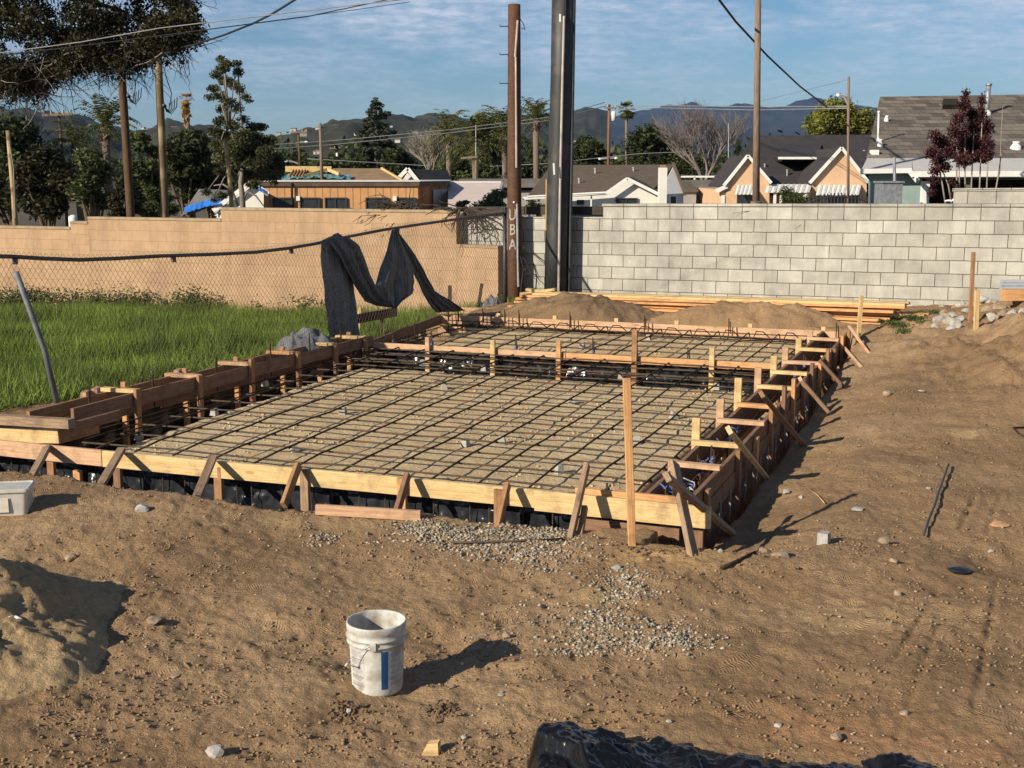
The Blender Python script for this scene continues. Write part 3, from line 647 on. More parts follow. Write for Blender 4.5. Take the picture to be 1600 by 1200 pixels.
# concrete spacer blocks under the bars
for i, (px, py) in enumerate([(536,643),(694,606),(756,578),(893,628),(1053,650),(460,702),(727,693),(784,689),(414,600),(874,735),(217,682),(335,645),(995,688),(660,568),(970,590),(1013,528),(1120,605),(910,540)]):
    u_, v_ = SP_(px, py, -.12); c = S(u_, v_, -.115)
    m = MB(); r_ = .035; a = rnd.uniform(0, 1.5)
    q = [Vector((math.cos(a + k*math.pi/2), math.sin(a + k*math.pi/2), 0)) for k in range(4)]
    m.add([c + x * .050 - ZV * .03 for x in q] + [c + x * .034 + ZV * .042 for x in q], [(3,2,1,0),(4,5,6,7),(0,1,5,4),(1,2,6,5),(2,3,7,6),(3,0,4,7)])
    tag(m.build('spacer_block', M_CONC, None), 'small concrete spacer block propping the bars on the sand', 'spacer block', 'concrete spacer blocks under the rebar')
# ------------------------------------------------------------------ dirt piles, sand pile
def pile(name, lab, cx, cy, rx, ry, h_, M, seed, rot=0, res=.035, power=1.3, rough=.16, cone=False):
    n = int(rx * 2.6 / res); m_ = int(ry * 2.6 / res)
    A, B = np.meshgrid(np.linspace(-1.3, 1.3, n), np.linspace(-1.3, 1.3, m_), indexing='ij')
    ca, sa = math.cos(rot), math.sin(rot); X = cx + A*rx*ca - B*ry*sa; Y = cy + A*rx*sa + B*ry*ca
    r = np.sqrt(A*A + B*B) * (1 + .25 * fbm(X, Y, 1.3, 3, seed))
    prof = np.clip(1 - r, -0.4, 1); hh = np.where(prof > 0, (1 - np.clip(r, 0, 1)) if cone else (1 - np.clip(r, 0, 1)**1.7), prof * .5)
    Z = H(X, Y) - .04 + h_ * hh + rough * h_ * (fbm(X, Y, 5, 4, seed + 5) + .35 * np.abs(fbm(X, Y, 17, 2, seed + 7))) * np.clip(hh * 3, 0, 1)
    return tag(grid_mesh(name, X, Y, Z, M), lab, name.replace('_', ' '))
pile('dirt_pile', 'dark left dirt pile behind the back form board, in front of the lumber', 1.0, 18.85, 1.55, .62, .44, M_PILE, 3, -.1, .03)
pile('dirt_pile', 'lighter right dirt pile behind the back form board, in front of the lumber', 3.4, 17.95, 1.75, .5, .35, M_DIRT, 8, -.3, .03)
pile('sand_pile', 'pale lumpy sand pile in the left foreground casting a dark shadow', -3.28, 6.62, 1.22, 1.12, .575, M_SANDP, 13, .2, .016, 1.3, .13, True)
tag(MB().rock(G(22, 1018) + Vector((0, 0, .18)), .07, .03, .025, 4, 2).build('plastic_scrap', M_WHT), 'white scrap lying on the pale sand pile', 'scrap')
# ------------------------------------------------------------------ lumber stack at the wall foot
def wallY(x): return 19.0 + (7.717 - x) * .4391
lumber = []
for lay, (xa, xb, yt0, yt1, w_, M) in enumerate([(835, 1415, 459, 476, .045, W_YEL), (815, 1415, 462, 480, .05, W_ORG), (808, 1397, 466, 487, .05, W_ORG), (806, 1445, 471, 493, .05, W_ORG), (812, 1374, 474, 500, .045, W_ORG), (796, 1377, 478, 506, .045, W_ORG), (789, 1380, 482, 513, .045, W_ORG), (800, 1382, 486, 518, .04, W_ORG)]):
    for row in range(2):
        o_ = row * .17; sh = rnd.uniform(-.12, .12) if row else 0
        pa = at(xa, yt0, 19.9); pb = at(xb, yt1, 17.25)
        d_ = (pb - pa).normalized(); nrm = Vector((d_.y, -d_.x, 0)) * -1
        pa = pa + nrm * o_ + d_ * sh; pb = pb + nrm * o_ + d_ * sh
        pa.z += (0 if row == 0 else .004); pb.z += (0 if row == 0 else .004)
        lab = {0: 'top yellowish board of the long lumber stack before the block wall', 3: 'board of the lumber stack sticking out farthest to the right'}.get(lay if row == 0 else -1, 'long orange board lying in the lumber stack at the foot of the block wall')
        tag(board('lumber_board', pa, pb, .036, .15, M, None, seg=6, wob=.003), lab, 'board', 'boards in the lumber stack')
for i, (a_, b_, lab) in enumerate([((823, 452), (880, 459), 'short pale board slanting over the left end of the lumber stack'), ((814, 459), (868, 452), 'short board crossing at the left end of the lumber stack')]):
    tag(board('lumber_board', at(*a_, 20.2), at(*b_, 20.0), .04, .12, W_YEL, None), lab, 'board', 'boards in the lumber stack')
# ------------------------------------------------------------------ walls
def brick_mat(name, c1, c2, mortar, bw, rh, ms, bias=0, bump=.5, vary=.2):
    m = mat(name, c1, .92, vary, 2.2, bump=0, obj=False, spec=.15, detail=9); t = m.node_tree; N = t.nodes.new; L = t.links.new
    b = [x for x in t.nodes if x.type == 'BSDF_PRINCIPLED'][0]; col = b.inputs['Base Color'].links[0].from_socket
    uvn = N('ShaderNodeUVMap'); br = N('ShaderNodeTexBrick'); L(uvn.outputs[0], br.inputs['Vector'])
    wn_ = N('ShaderNodeTexNoise'); wn_.inputs['Scale'].default_value = 5; wn_.inputs['Detail'].default_value = 3; L(uvn.outputs[0], wn_.inputs['Vector'])
    wm = N('ShaderNodeVectorMath'); wm.operation = 'SCALE'; wm.inputs['Scale'].default_value = .012; L(wn_.outputs['Color'], wm.inputs[0])
    wa = N('ShaderNodeVectorMath'); wa.operation = 'ADD'; L(uvn.outputs[0], wa.inputs[0]); L(wm.outputs[0], wa.inputs[1]); L(wa.outputs[0], br.inputs['Vector'])
    br.inputs['Scale'].default_value = 1; br.inputs['Brick Width'].default_value = bw; br.inputs['Row Height'].default_value = rh; br.inputs['Mortar Size'].default_value = ms
    br.inputs['Mortar Smooth'].default_value = .2; br.inputs['Bias'].default_value = bias; br.offset = .5
    br.inputs['Color1'].default_value = (1, 1, 1, 1); br.inputs['Color2'].default_value = (*c2, 1); br.inputs['Mortar'].default_value = (*mortar, 1)
    mx = N('ShaderNodeMix'); mx.data_type = 'RGBA'; mx.blend_type = 'MULTIPLY'; mx.inputs[0].default_value = 1; L(col, mx.inputs[6]); L(br.outputs['Color'], mx.inputs[7])
    cur = mx.outputs[2]
    for (sx_, sy_, lo, hi, k_, c_) in ((3.5, .5, .46, .72, .5, .55), (1.1, 1.4, .48, .70, .45, .68), (7, 9, .60, .70, .6, 1.4)):
        m5 = N('ShaderNodeMapping'); m5.inputs['Scale'].default_value = (sx_, sy_, 1); m5.inputs['Location'].default_value = (sx_ * 3, 0, sy_ * 5); L(uvn.outputs[0], m5.inputs[0]); n5 = N('ShaderNodeTexNoise'); n5.inputs['Scale'].default_value = 1; n5.inputs['Detail'].default_value = 8; n5.inputs['Roughness'].default_value = .65; L(m5.outputs[0], n5.inputs['Vector'])
        r5 = N('ShaderNodeMapRange'); r5.inputs[1].default_value = lo; r5.inputs[2].default_value = hi; r5.inputs[4].default_value = k_; L(n5.outputs[0], r5.inputs[0])
        m6 = N('ShaderNodeMix'); m6.data_type = 'RGBA'; m6.blend_type = 'MULTIPLY' ; L(r5.outputs[0], m6.inputs[0]); L(cur, m6.inputs[6]); m6.inputs[7].default_value = (c_, c_ * .99, c_ * .97, 1); cur = m6.outputs[2]
    L(cur, b.inputs['Base Color'])
    bu = N('ShaderNodeBump'); bu.inputs['Strength'].default_value = bump; bu.inputs['Distance'].default_value = .012; bu.invert = True
    n4 = N('ShaderNodeTexNoise'); n4.inputs['Scale'].default_value = 40; L(uvn.outputs[0], n4.inputs['Vector'])
    ad = N('ShaderNodeMath'); ad.operation = 'ADD'; L(br.outputs['Fac'], ad.inputs[0]); mu = N('ShaderNodeMath'); mu.operation = 'MULTIPLY'; mu.inputs[1].default_value = .35; L(n4.outputs[0], mu.inputs[0]); L(mu.outputs[0], ad.inputs[1])
    L(ad.outputs[0], bu.inputs['Height']); L(bu.outputs[0], b.inputs['Normal'])
    return m
M_CMU = brick_mat('grey_concrete_block', (.43, .412, .362), (.80, .79, .77), (.24, .22, .19), .406, .2035, .0055, 0, .8, .24)
M_TAN = brick_mat('tan_split_block', (.43, .285, .175), (.95, .94, .93), (.80, .78, .76), .406, .2035, .004, 0, .5, .10)
def wall(name, A, B, zb, zt, th, M, parent, slope=0.0, z0=0.0):
    """upright wall from A to B (xy), tops and courses dropping by slope per metre from A; UVs in metres"""
    A = Vector((A[0], A[1], 0)); B = Vector((B[0], B[1], 0)); L_ = (B - A).length; d = (B - A) / L_; n = Vector((-d.y, d.x, 0)) * th
    me = bpy.data.meshes.new(name); v = []
    for off in (Vector((0, 0, 0)), n):
        v += [A + off + ZV * zb, B + off + ZV * (zb + (slope * L_ if zb > -3 else 0)), B + off + ZV * (zt + slope * L_), A + off + ZV * zt]
    f = [(0,1,2,3),(5,4,7,6),(3,2,6,7),(4,0,3,7),(1,5,6,2)]
    if n.dot(Vector((0, 1, 0))) < 0: f = [tuple(reversed(q)) for q in f]
    me.from_pydata([tuple(x - A) for x in v], [], f); me.materials.append(M); uvl = me.uv_layers.new(name='UVMap')
    for poly in me.polygons:
        for li in poly.loop_indices:
            p = v[me.loops[li].vertex_index] - A; s = p.dot(d); k = p.dot(n) / th
            uvl.data[li].uv = (s + k * 1.0 * (abs(poly.normal.dot(d)) > .5) + .13, p.z - slope * s - z0 if abs(poly.normal.z) < .5 else k * .2)
    o = bpy.data.objects.new(name, me); o.location = A; return link(o, parent)
bw_ = thing('block_wall', 'pale grey concrete block wall behind the lumber stack, lowest course hidden by dirt', 'wall', (3, 21, -2.6))
def WP(x): return (x, wallY(x))
ZT = -.478 + .02                                       # top of the main run at x = 7.717
sl = -.0108 / math.cos(math.atan(.4391)) * 1.0
def ztop(x): return -.475 - (7.717 - x) * 1.092 * .0100
xs_ = at(947, 320, 21.95).x
wall('main_run', WP(13.0), WP(xs_), -3.3, ztop(13.0) - .045, .2, M_CMU, bw_, -.0100, ztop(13.0) - .045)
wall('cap_course', WP(13.0), WP(xs_ - .02), ztop(13) - .042, ztop(13), .215, M_CMU, bw_, -.0100, 0)
wall('low_run', (xs_ - .003, wallY(xs_) + .01), (-1.7, wallY(-1.7) + .01), -3.3, ztop(xs_) - .045 - .185, .19, M_CMU, bw_, -.0100, ztop(xs_) - .045)
xr = at(1501, 300, 19.15).x
wall('raised_end', WP(13.0), WP(xr), ztop(13) + .003, ztop(13) + .185, .2, M_CMU, bw_, -.0100, ztop(13))
wall('cap_course', WP(13.0), WP(xr - .02), ztop(13) + .188, ztop(13) + .233, .215, M_CMU, bw_, -.0100, 0)
tb = thing('timber_rail', 'dark timber laid along the low end of the grey block wall behind the poles', 'timber', at(860, 330, 22.1))
pL = Vector((-.75, wallY(-.75) + .08, 0)); pR = Vector((xs_ - .03, wallY(xs_) + .08, 0)); zL = at(745, 329, pL.y).z; zR = at(940, 329, pR.y).z
for (t0, t1) in ((0, .42), (.425, 1.0)):
    a_ = pL.lerp(pR, t0); b_ = pL.lerp(pR, t1); a_.z = zL + (zR - zL) * t0; b_.z = zL + (zR - zL) * t1
    board('timber', a_, b_, .14, .12, W_DRK, tb)
# tan wall
tw = thing('tan_wall', 'tan split-block wall with stepped top behind the grass and the chain-link fence', 'wall', (-6, 24, -3))
TA = Vector((-.92, 22.55, 0)); TD = (Vector((-10.6, 26.3, 0)) - TA).normalized()
def twx(px):                                           # distance along the wall at a pixel column
    d = ray(px, 350); nn = Vector((-TD.y, TD.x, 0)); t = TA.dot(nn) / Vector((d.x, d.y, 0)).dot(nn); return (Vector((d.x*t, d.y*t, 0)) - TA).dot(TD)
def twz(px, py):
    s = twx(px); p = TA + TD * s; return at(px, py, p.y).z
M_TANCAP = mat('tan_cap_block', (.33, .24, .15), .95, .25, 6, bump=.4, obj=False)
prev = 0.0
for (p1, py0, py1) in ((355, 328, 325.5), (148, 338, 336), (120, 345, 345), (-140, 349, 350)):
    s1 = twx(p1); pa = TA + TD * prev; pb = TA + TD * s1
    zt_ = twz((720 if prev == 0 else p1 + 1), py0)
    slp = 0.0
    wall('wall_panel', (pa.x, pa.y), (pb.x, pb.y), -3.6, zt_ - .05, .2, M_TAN, tw, slp, zt_ - .05)
    wall('wall_cap', (pa.x - .004, pa.y - .004), (pb.x, pb.y), zt_ - .048, zt_, .21, M_TANCAP, tw, slp, 0)
    prev = s1 - .003
lw = at(788, 400, 22.05); lz = at(755, 382, 22.3).z
wall('low_panel', (lw.x, lw.y), (TA.x + .003, TA.y + .006), -3.3, lz - .05, .2, M_TAN, tw, 0, lz)
wall('low_cap', (lw.x, lw.y - .003), (TA.x + .003, TA.y + .003), lz - .047, lz, .21, M_TANCAP, tw, 0, 0)
# pink spray mark on the low panel
M_SPRAY = mat('pink_spray_paint', (.62, .20, .19), .8, .5, 30)
sp = MB()
for k in range(26):
    p = at(742 + rnd.gauss(0, 1.6), 440 + k * 1.45, 22.0)
    y_ = TA.y + (lw.y - TA.y) * (p.x - TA.x) / (lw.x - TA.x) - .006; r_ = .018 + rnd.random() * .02
    sp.add([(p.x - r_, y_ - .0, p.z - .03), (p.x + r_, y_ - .0 - .004, p.z - .03), (p.x + r_ * .7, y_ - .004, p.z + .03), (p.x - r_ * .8, y_, p.z + .03)], [(0, 1, 2, 3)])
sp.build('spray_mark', M_SPRAY, tw)
# ------------------------------------------------------------------ chain-link fence
def onF(px, py, off=0.0):
    d = ray(px, py); nn = Vector((-FD.y, FD.x, 0)); o = FA + nn * off; t = o.dot(nn) / Vector((d.x, d.y, 0)).dot(nn); return d * t
FN = Vector((FD.y, -FD.x, 0)); FN = FN if FN.y < 0 or FN.x > 0 else -FN      # towards the slab
cf_ = thing('chain_link_fence', 'sagging chain-link fence with a rusty top rail between the slab and the grass', 'fence', (-2, 17.6, -2.4))
M_LINK = mat('rusty_fence_wire', (.13, .095, .07), .6, .35, 3, spec=.4)
M_RAIL = mat('rusty_fence_rail', (.075, .055, .048), .55, .35, 3, spec=.5)
rl = [(790,333),(725,341),(660,350),(600,359),(532,372),(492,381),(450,388),(400,394),(330,397.5),(250,400),(190,403.5),(125,406),(70,404),(20,401),(-60,399),(-150,398)]
rp = [onF(*q) for q in rl]; rs_ = [ (p - FA).dot(FD) for p in rp]; rz = [p.z for p in rp]
def railz(s): return float(np.interp(s, rs_, rz))
MB().tube(rp, .021, 8).build('top_rail', M_RAIL, cf_, True)
LF = rs_[-1]; cell = .066
def FPt(s, hh, amp=.03):
    zt = railz(s); zb = float(H(FA.x + FD.x*s, FA.y + FD.y*s)) - .02
    p = FA + FD * s; o = amp * math.sin(s * 1.9) * math.sin(hh * 3.1) + .02 * math.sin(s * 5.3 + hh * 4)
    return Vector((p.x, p.y, zb + (zt + .055 - zb) * hh)) + FN * o
V_ = []; F_ = []
def wirestrip(pts, r):
    n0 = len(V_)
    for i, p in enumerate(pts):
        d = (pts[min(i+1, len(pts)-1)] - pts[max(0, i-1)]).normalized(); a = FN; b = d.cross(a).normalized(); a2 = b.cross(d)
        for k in range(3):
            t = k * 2.0944; V_.append(tuple(p + (a2 * math.cos(t) + b * math.sin(t)) * r))
    for i in range(len(pts) - 1):
        for k in range(3): F_.append((n0+i*3+k, n0+i*3+(k+1)%3, n0+(i+1)*3+(k+1)%3, n0+(i+1)*3+k))
hh_tot = 1.55
ns = int((LF + hh_tot) / cell)
for sgn in (1, -1):
    for k in range(-int(hh_tot / cell) - 1, int(LF / cell) + 2):
        pts = []
        for j in range(13):
            hh = j / 12; s = k * cell + (hh * hh_tot * .72 if sgn > 0 else (1 - hh) * hh_tot * .72)
            if 0.0 <= s <= LF: pts.append(FPt(s, hh))
        if len(pts) > 1: wirestrip(pts, .0021)
npmesh('wire_mesh', V_, F_, M_LINK, cf_)
for px in (23, 271, 455, 621):
    p = onF(px, float(np.interp(px, [q[0] for q in rl[::-1]], [q[1] for q in rl[::-1]])))
    MB().tube([p - ZV * .02, p - ZV * .075], .03, 8).build('post_cap', M_RAIL, cf_)
pe = onF(789, 478); pe.z -= .3; pt = onF(789, 326)
MB().tube([pe, pt], .036, 10).tube([pt, pt + ZV * .03], [.042, .01], 10).build('end_post', M_IRON, cf_, True)
g = G(99, 648); tp = at(25, 425, g.y - .25)
tag(MB().tube([g - ZV * .2, g.lerp(tp, .45) + Vector((.02, 0, .02)), tp], .028, 10).build('leaning_post', mat('dull_galvanised', (.13, .135, .145), .6, .4, 9, metal=.2), None, True), 'bent galvanised fence post leaning left in the grass', 'post')
# hanging shade cloth
M_CLOTH = mat('black_shade_cloth', (.085, .088, .094), .6, .6, 7, aniso=(6, 6, .7), bump=.8, spec=.4)
M_CLOTHG = mat('grey_shade_cloth', (.15, .15, .14), .8, .6, 60, bump=.5)
def drape(Lc, Rc, n, m, off, amp, ph, fr_):
    """Lc/Rc: pixel polylines of the two borders, top to bottom"""
    def pl(c, t):
        x = np.linspace(0, 1, len(c)); return (np.interp(t, x, [q[0] for q in c]), np.interp(t, x, [q[1] for q in c]))
    V = []
    for i in range(n):
        t = i / (n - 1); a = pl(Lc, t); b = pl(Rc, t)
        for j in range(m):
            s = j / (m - 1); px = a[0] + (b[0] - a[0]) * s; py = a[1] + (b[1] - a[1]) * s
            o = off + amp * (1.3 * abs(math.sin(s * fr_ * .6 + ph + t * 1.7)) - .6 + .45 * abs(math.sin(s * fr_ * 1.7 + t * 3 + ph)) + .15 * math.sin(s * fr_ * 3.3 + t * 5)) * min(1, .35 + t * 1.6) + .03 * float(fbm(s * 3, t * 6, 1, 2, int(ph * 7)))
            V.append(tuple(onF(px, py) + FN * o))
    i = np.arange(n * m).reshape(n, m); return np.array(V), np.stack([i[:-1, :-1].ravel(), i[:-1, 1:].ravel(), i[1:, 1:].ravel(), i[1:, :-1].ravel()], 1)
hc = thing('shade_cloth', 'black shade cloth draped in swags over the top rail of the chain-link fence', 'cloth', onF(560, 530))
panels = [('hanging_panel', M_CLOTHG, ([(494,376),(493,400),(494,440),(499,475),(503,500),(508,526)], [(520,364),(537,390),(545,430),(548,470),(550,500),(553,524)], 80, 70, .07, .035, .4, 9)),
          ('left_swag', M_CLOTH, ([(499,378),(513,398),(535,440),(556,470),(575,477),(598,480)], [(531,371),(546,385),(560,420),(572,447),(583,462),(598,474)], 80, 70, .14, .06, 1.3, 11)),
          ('right_swag', M_CLOTH, ([(597,358),(588,392),(578,430),(573,447),(583,470),(598,481)], [(603,358),(620,395),(632,425),(634,448),(633,457),(600,480)], 80, 70, .15, .06, 2.2, 10)),
          ('trailing_end', M_CLOTH, ([(601,359),(618,398),(636,436),(648,462),(660,481),(672,488)], [(606,357),(636,398),(655,432),(668,452),(690,465),(716,485)], 80, 70, .11, .05, 3.4, 8)),
          ('rail_fold', M_CLOTHG, ([(493,384),(500,372),(509,367),(518,363),(524,366)], [(500,392),(507,378),(516,375),(526,378),(535,380)], 20, 14, .09, .02, .4, 6))]
for nm, M, a_ in panels:
    V, F = drape(*a_); npmesh(nm, V, F, M, hc, True)
def heap(name, lab, cat, c, rx, ry, h_, M, seed, n=60, sharp=2.2, rot=0):
    A, B = np.meshgrid(np.linspace(-1, 1, n), np.linspace(-1, 1, n), indexing='ij'); ca, sa = math.cos(rot), math.sin(rot)
    r = np.sqrt(A*A + B*B); X = c[0] + A*rx*ca - B*ry*sa; Y = c[1] + A*rx*sa + B*ry*ca
    k = np.clip(1 - r**2.2 * (1 + .5 * fbm(A, B, 1.6, 2, seed)), 0, 1)
    cr = np.abs(fbm(A, B, 1.8, 3, seed + 4)) * 1.6; Z = c[2] + h_ * (k * .75 + k**.5 * (.45 - cr) * .8) - .02
    X = X + .06 * rx * fbm(A, B, 3, 2, seed + 11); Y = Y + .06 * ry * fbm(A, B, 3, 2, seed + 14)
    keep = Z > c[2] - .05
    return tag(grid_mesh(name, X, Y, Z, M), lab, cat)
g = G(476, 555); heap('tarp_heap', 'crumpled grey tarp heap at the foot of the hanging cloth', 'tarp', (g.x, g.y, g.z + .05), .42, .3, .30, mat('grey_tarp', (.13, .13, .135), .7, .35, 6, bump=.4), 5)
g = at(786, 480, 20.4); heap('tarp_heap', 'small dark crumpled bag at the foot of the end post', 'tarp', (g.x - .15, g.y, g.z), .2, .15, .22, MATS['grey_tarp'], 9, 30)
g = at(757, 480, 20.5); heap('tarp_heap', 'low dark rag behind the back left corner of the form', 'tarp', (g.x, g.y, g.z - .05), .18, .12, .14, M_PLAS, 12, 30)
# ------------------------------------------------------------------ poles
def vpole(name, lab, cat, px, Y, pts, M, n=12, wob=0, group=None):
    """pts: list of (px, py, width_px) from the bottom up"""
    t = thing(name, lab, cat, at(pts[0][0], pts[0][1], Y), group)
    P = [at(a, b, Y) for a, b, _ in pts]; r = [c / FPX * Y / 2 * 1.01 for _, _, c in pts]
    MB().tube(P, r, n).build('pole', M, t, True); return t
bp = vpole('wooden_pole', 'brown weathered wooden pole with step pegs and white letters, in front of the block wall', 'utility pole', 803, 21.95, [(806,500,24),(804,400,22.5),(803.5,250,21),(803.5,100,19.5),(803.5,7,18.5)], wood('brown_pole_wood', (.105, .052, .03), .4, (.04, .02, .012)), 20)
for py in (41, 85, 130):
    p = at(795, py, 21.9); q = at(781, py + .5, 21.9)
    MB().tube([p, q, q + ZV * .035], .009, 6).build('step_peg', M_IRON, bp)
MB().tube([at(809, 32, 21.84), at(805, 89, 21.84)], .02, 8).build('conduit', M_COND, bp)
MB().tube([at(806, 89, 21.83), at(807, 262, 21.83)], .018, 8).build('conduit', M_COND, bp)
MB().tube([at(808, 318, 21.82), at(809, 400, 21.82), at(810, 448, 21.82)], .02, 8).build('conduit', M_GALV, bp)
MB().tube([at(812, 28, 21.9), at(818, 38, 21.8), at(820, 46, 21.8), at(815, 44, 21.85)], .008, 5).build('wire_loop', M_WIRE, bp)
MB().tube([at(812, 395, 21.85), at(818, 420, 21.8), at(812, 470, 21.8)], .012, 5).build('wire_loop', M_WIRE, bp)
M_LETTER = mat('white_spray_paint', (.34, .31, .28), .8, .45, 40)
def pole_letter(ch, px, py, h_, ax, rr, Y):
    cu = bpy.data.curves.new('letter', 'FONT'); cu.body = ch; cu.size = 1.0; cu.align_x = 'CENTER'; cu.align_y = 'CENTER'; cu.offset = .012
    o = bpy.data.objects.new('letter', cu); sc.collection.objects.link(o); dg = bpy.context.evaluated_depsgraph_get(); me = bpy.data.meshes.new_from_object(o.evaluated_get(dg))
    bpy.data.objects.remove(o); bm = bmesh.new(); bm.from_mesh(me)
    bmesh.ops.triangulate(bm, faces=bm.faces[:]); bmesh.ops.subdivide_edges(bm, edges=[e for e in bm.edges if e.calc_length() > .12], cuts=2)
    c = at(px, py, Y)
    for v in bm.verts:
        th = v.co.x * h_ * 1.05 / rr + (c.x - ax) / rr + .02 * math.sin(v.co.y * 9); v.co = Vector((ax + math.sin(th) * rr, Y - math.cos(th) * rr, c.z + v.co.y * h_ * 1.35 + .006 * math.sin(v.co.x * 12)))
    bm.to_mesh(me); bm.free(); me.materials.append(M_LETTER); me.name = 'painted_letter'
    for p in me.polygons: p.use_smooth = False
    link(bpy.data.objects.new('painted_letter', me), bp)
axx = at(804.2, 360, 21.95).x; rr_ = 22.6 / FPX * 21.95 / 2 + .004
for ch, py in (('U', 336), ('B', 359), ('A', 382)): pole_letter(ch, 800.5, py, .195, axx, rr_, 21.95)
MB().rock(at(803, 316, 21.82), .022, .015, .02, 3, 1).build('white_knob', M_WHT, bp)
sp_ = vpole('steel_pole', 'thick black steel pole with conduits running up, taller than the photo, by the block wall', 'utility pole', 870, 21.6, [(869,480,36),(870.5,400,36),(875,250,36.5),(879,120,36),(882,-60,36)], M_STEEL, 28)
MB().tube([at(872.5, 470, 21.36), at(875, 300, 21.36), at(879, 120, 21.36), at(881.5, 25, 21.36)], .021, 8).build('conduit', M_COND, sp_)
MB().tube([at(881.5, 26, 21.36), at(882, -60, 21.36)], .012, 8).build('conduit', M_WIRE, sp_)
MB().tube([at(852, 455, 21.6), at(853, 400, 21.6), at(854, 280, 21.6)], .016, 8).build('conduit', mat('orange_conduit', (.38, .22, .10), .6), sp_)
MB().tube([at(889, 462, 21.5), at(893, 250, 21.5), at(898, -60, 21.5)], .030, 8).build('conduit', M_STEEL, sp_)
for (x0, y0, x1, y1) in ((865, 255, 866, 273), (875, 22, 875, 34)):
    MB().bar(at(x0, y0, 21.3 - .04), at(x1, y1, 21.3 - .04), .028, .01, (1, 0, 0)).build('tag_plate', M_WHT, sp_)
gp = vpole('grey_pole', 'tall thin grey wooden pole standing behind the block wall in front of the peach house', 'utility pole', 1182, 27, [(1181,340,11.5),(1183,150,10),(1185,-40,9)], M_POLEG, 12)
MB().lathe(at(1181, 318, 27) , [(.12, -.05), (.12, .04), (.085, .05)], 16).build('collar', M_POLEG, gp)
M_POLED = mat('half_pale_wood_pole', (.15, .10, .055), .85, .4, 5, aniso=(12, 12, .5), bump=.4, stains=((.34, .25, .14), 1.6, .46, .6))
YP = [('bent bare pole with a cable down its side at the far left', 30, [(26,380,8.5),(21,300,7.5),(12,204,6)], M_POLEY),
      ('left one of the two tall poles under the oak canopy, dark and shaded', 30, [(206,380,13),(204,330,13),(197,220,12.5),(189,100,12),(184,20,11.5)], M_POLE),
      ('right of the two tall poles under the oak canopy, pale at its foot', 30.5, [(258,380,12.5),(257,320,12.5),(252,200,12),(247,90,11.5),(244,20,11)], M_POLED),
      ('short pale pole leaning in front of the white house and the tall eucalyptus', 30, [(364,380,8),(361,300,7),(352,216,5.5)], M_POLEY)]
polesY = []
for lab, Y, pts, M in YP:
    t = vpole('wooden_pole', lab, 'utility pole', 0, Y, pts, M, 12); polesY.append(t)
for t, px, py in ((polesY[1], 200, 150), (polesY[2], 256, 165)):
    Y = 29.7
    MB().rock(at(px + 1, py, Y), .07, .06, .07, 4, 1).build('cable_bracket', M_IRON, t)
    for k in range(4):
        a = 8 + k * 4
        MB().tube([at(px, py, Y), at(px + a * .6, py + 10 + k, Y), at(px + a, py + 8 - k * 2, Y), at(px + a + 1, py - 4 - k * 3, Y)], .012, 5).build('drip_cable', M_WIRE, t)
    MB().tube([at(px, py - 60, Y), at(px + 5, py - 40, Y), at(px + 12, py - 20, Y), at(px + 10, py, Y)], .012, 5).build('drip_cable', M_WIRE, t)
MB().tube([at(15, 225, 29.8), at(21, 260, 29.8), at(24, 340, 29.8)], .012, 5).build('drip_cable', M_WIREL, polesY[0])
def street_pole(lab, Y, pts, M, arms, lamp=None, transformer=None, ins=True, cat='utility pole'):
    t = vpole('utility_pole', lab, cat, 0, Y, pts, M, 8)
    for (x0, y0, x1, y1) in arms: MB().bar(at(x0, y0, Y - .15), at(x1, y1, Y - .15), .12, .1).build('crossarm', M_POLEG, t)
    if ins:
        for (x0, y0, x1, y1) in arms:
            m = MB()
            for k in (0.05, .3, .7, .95): p = at(x0 + (x1 - x0)*k, y0 + (y1 - y0)*k, Y - .15); m.tube([p, p + ZV * .2], .05, 6)
            m.build('insulators', M_WIREL, t)
    if lamp:
        for (x0, y0, x1, y1) in lamp:
            MB().tube([at(x0, y0, Y), at(x0 + (x1-x0)*.4, y0 + (y1-y0)*.75, Y), at(x0 + (x1-x0)*.8, y1, Y), at(x1, y1, Y)], .035 + Y * .0003, 6).build('lamp_arm', M_WIREL, t)
            MB().rock(at(x1 + (2.5 if x1 > x0 else -2.5), y1 + .5, Y), 3.8 / FPX * Y, .12, .07 + Y * .0006, 2, 1).build('lamp_head', M_WHT, t)
    if transformer:
        x0, y0, wpx, hpx = transformer; c = at(x0, y0, Y); r_ = wpx / FPX * Y / 2; h_ = hpx / FPX * Y / 2
        MB().lathe(c, [(0, -h_), (r_, -h_), (r_, h_), (r_ * .8, h_ * 1.15), (0, h_ * 1.15)], 12).build('transformer', M_WHT, t, True)
    return t
street_pole('dark utility pole with a crossarm and street lamp standing left of the date palms', 60, [(107,380,5),(100,280,4.6),(92,176,4)], M_POLE, [(66,180,113,178)], lamp=[(95,250,64,236)])
street_pole('distant pole with two crossarms seen between the tall leaning poles and the eucalyptus', 95, [(321,330,3.5),(320,212,3)], M_POLE, [(304,214,334,212),(310,229,334,228)])
street_pole('distant pole with street lamps on both sides behind the orange building, left one', 95, [(470,280,4.5),(466,205,3.5)], M_POLE, [(455,207,480,206)], lamp=[(468,222,476,222),(466,256,450,252)])
street_pole('plain weathered pole standing just behind the orange building', 57, [(504,300,5.2),(500,192,4.2)], M_POLEG, [], ins=False)
street_pole('small distant pole with white transformer right of the plain weathered pole', 130, [(531,290,3),(530,228,2.6)], M_POLE, [(515,232,543,230)], transformer=(527, 246, 4, 12))
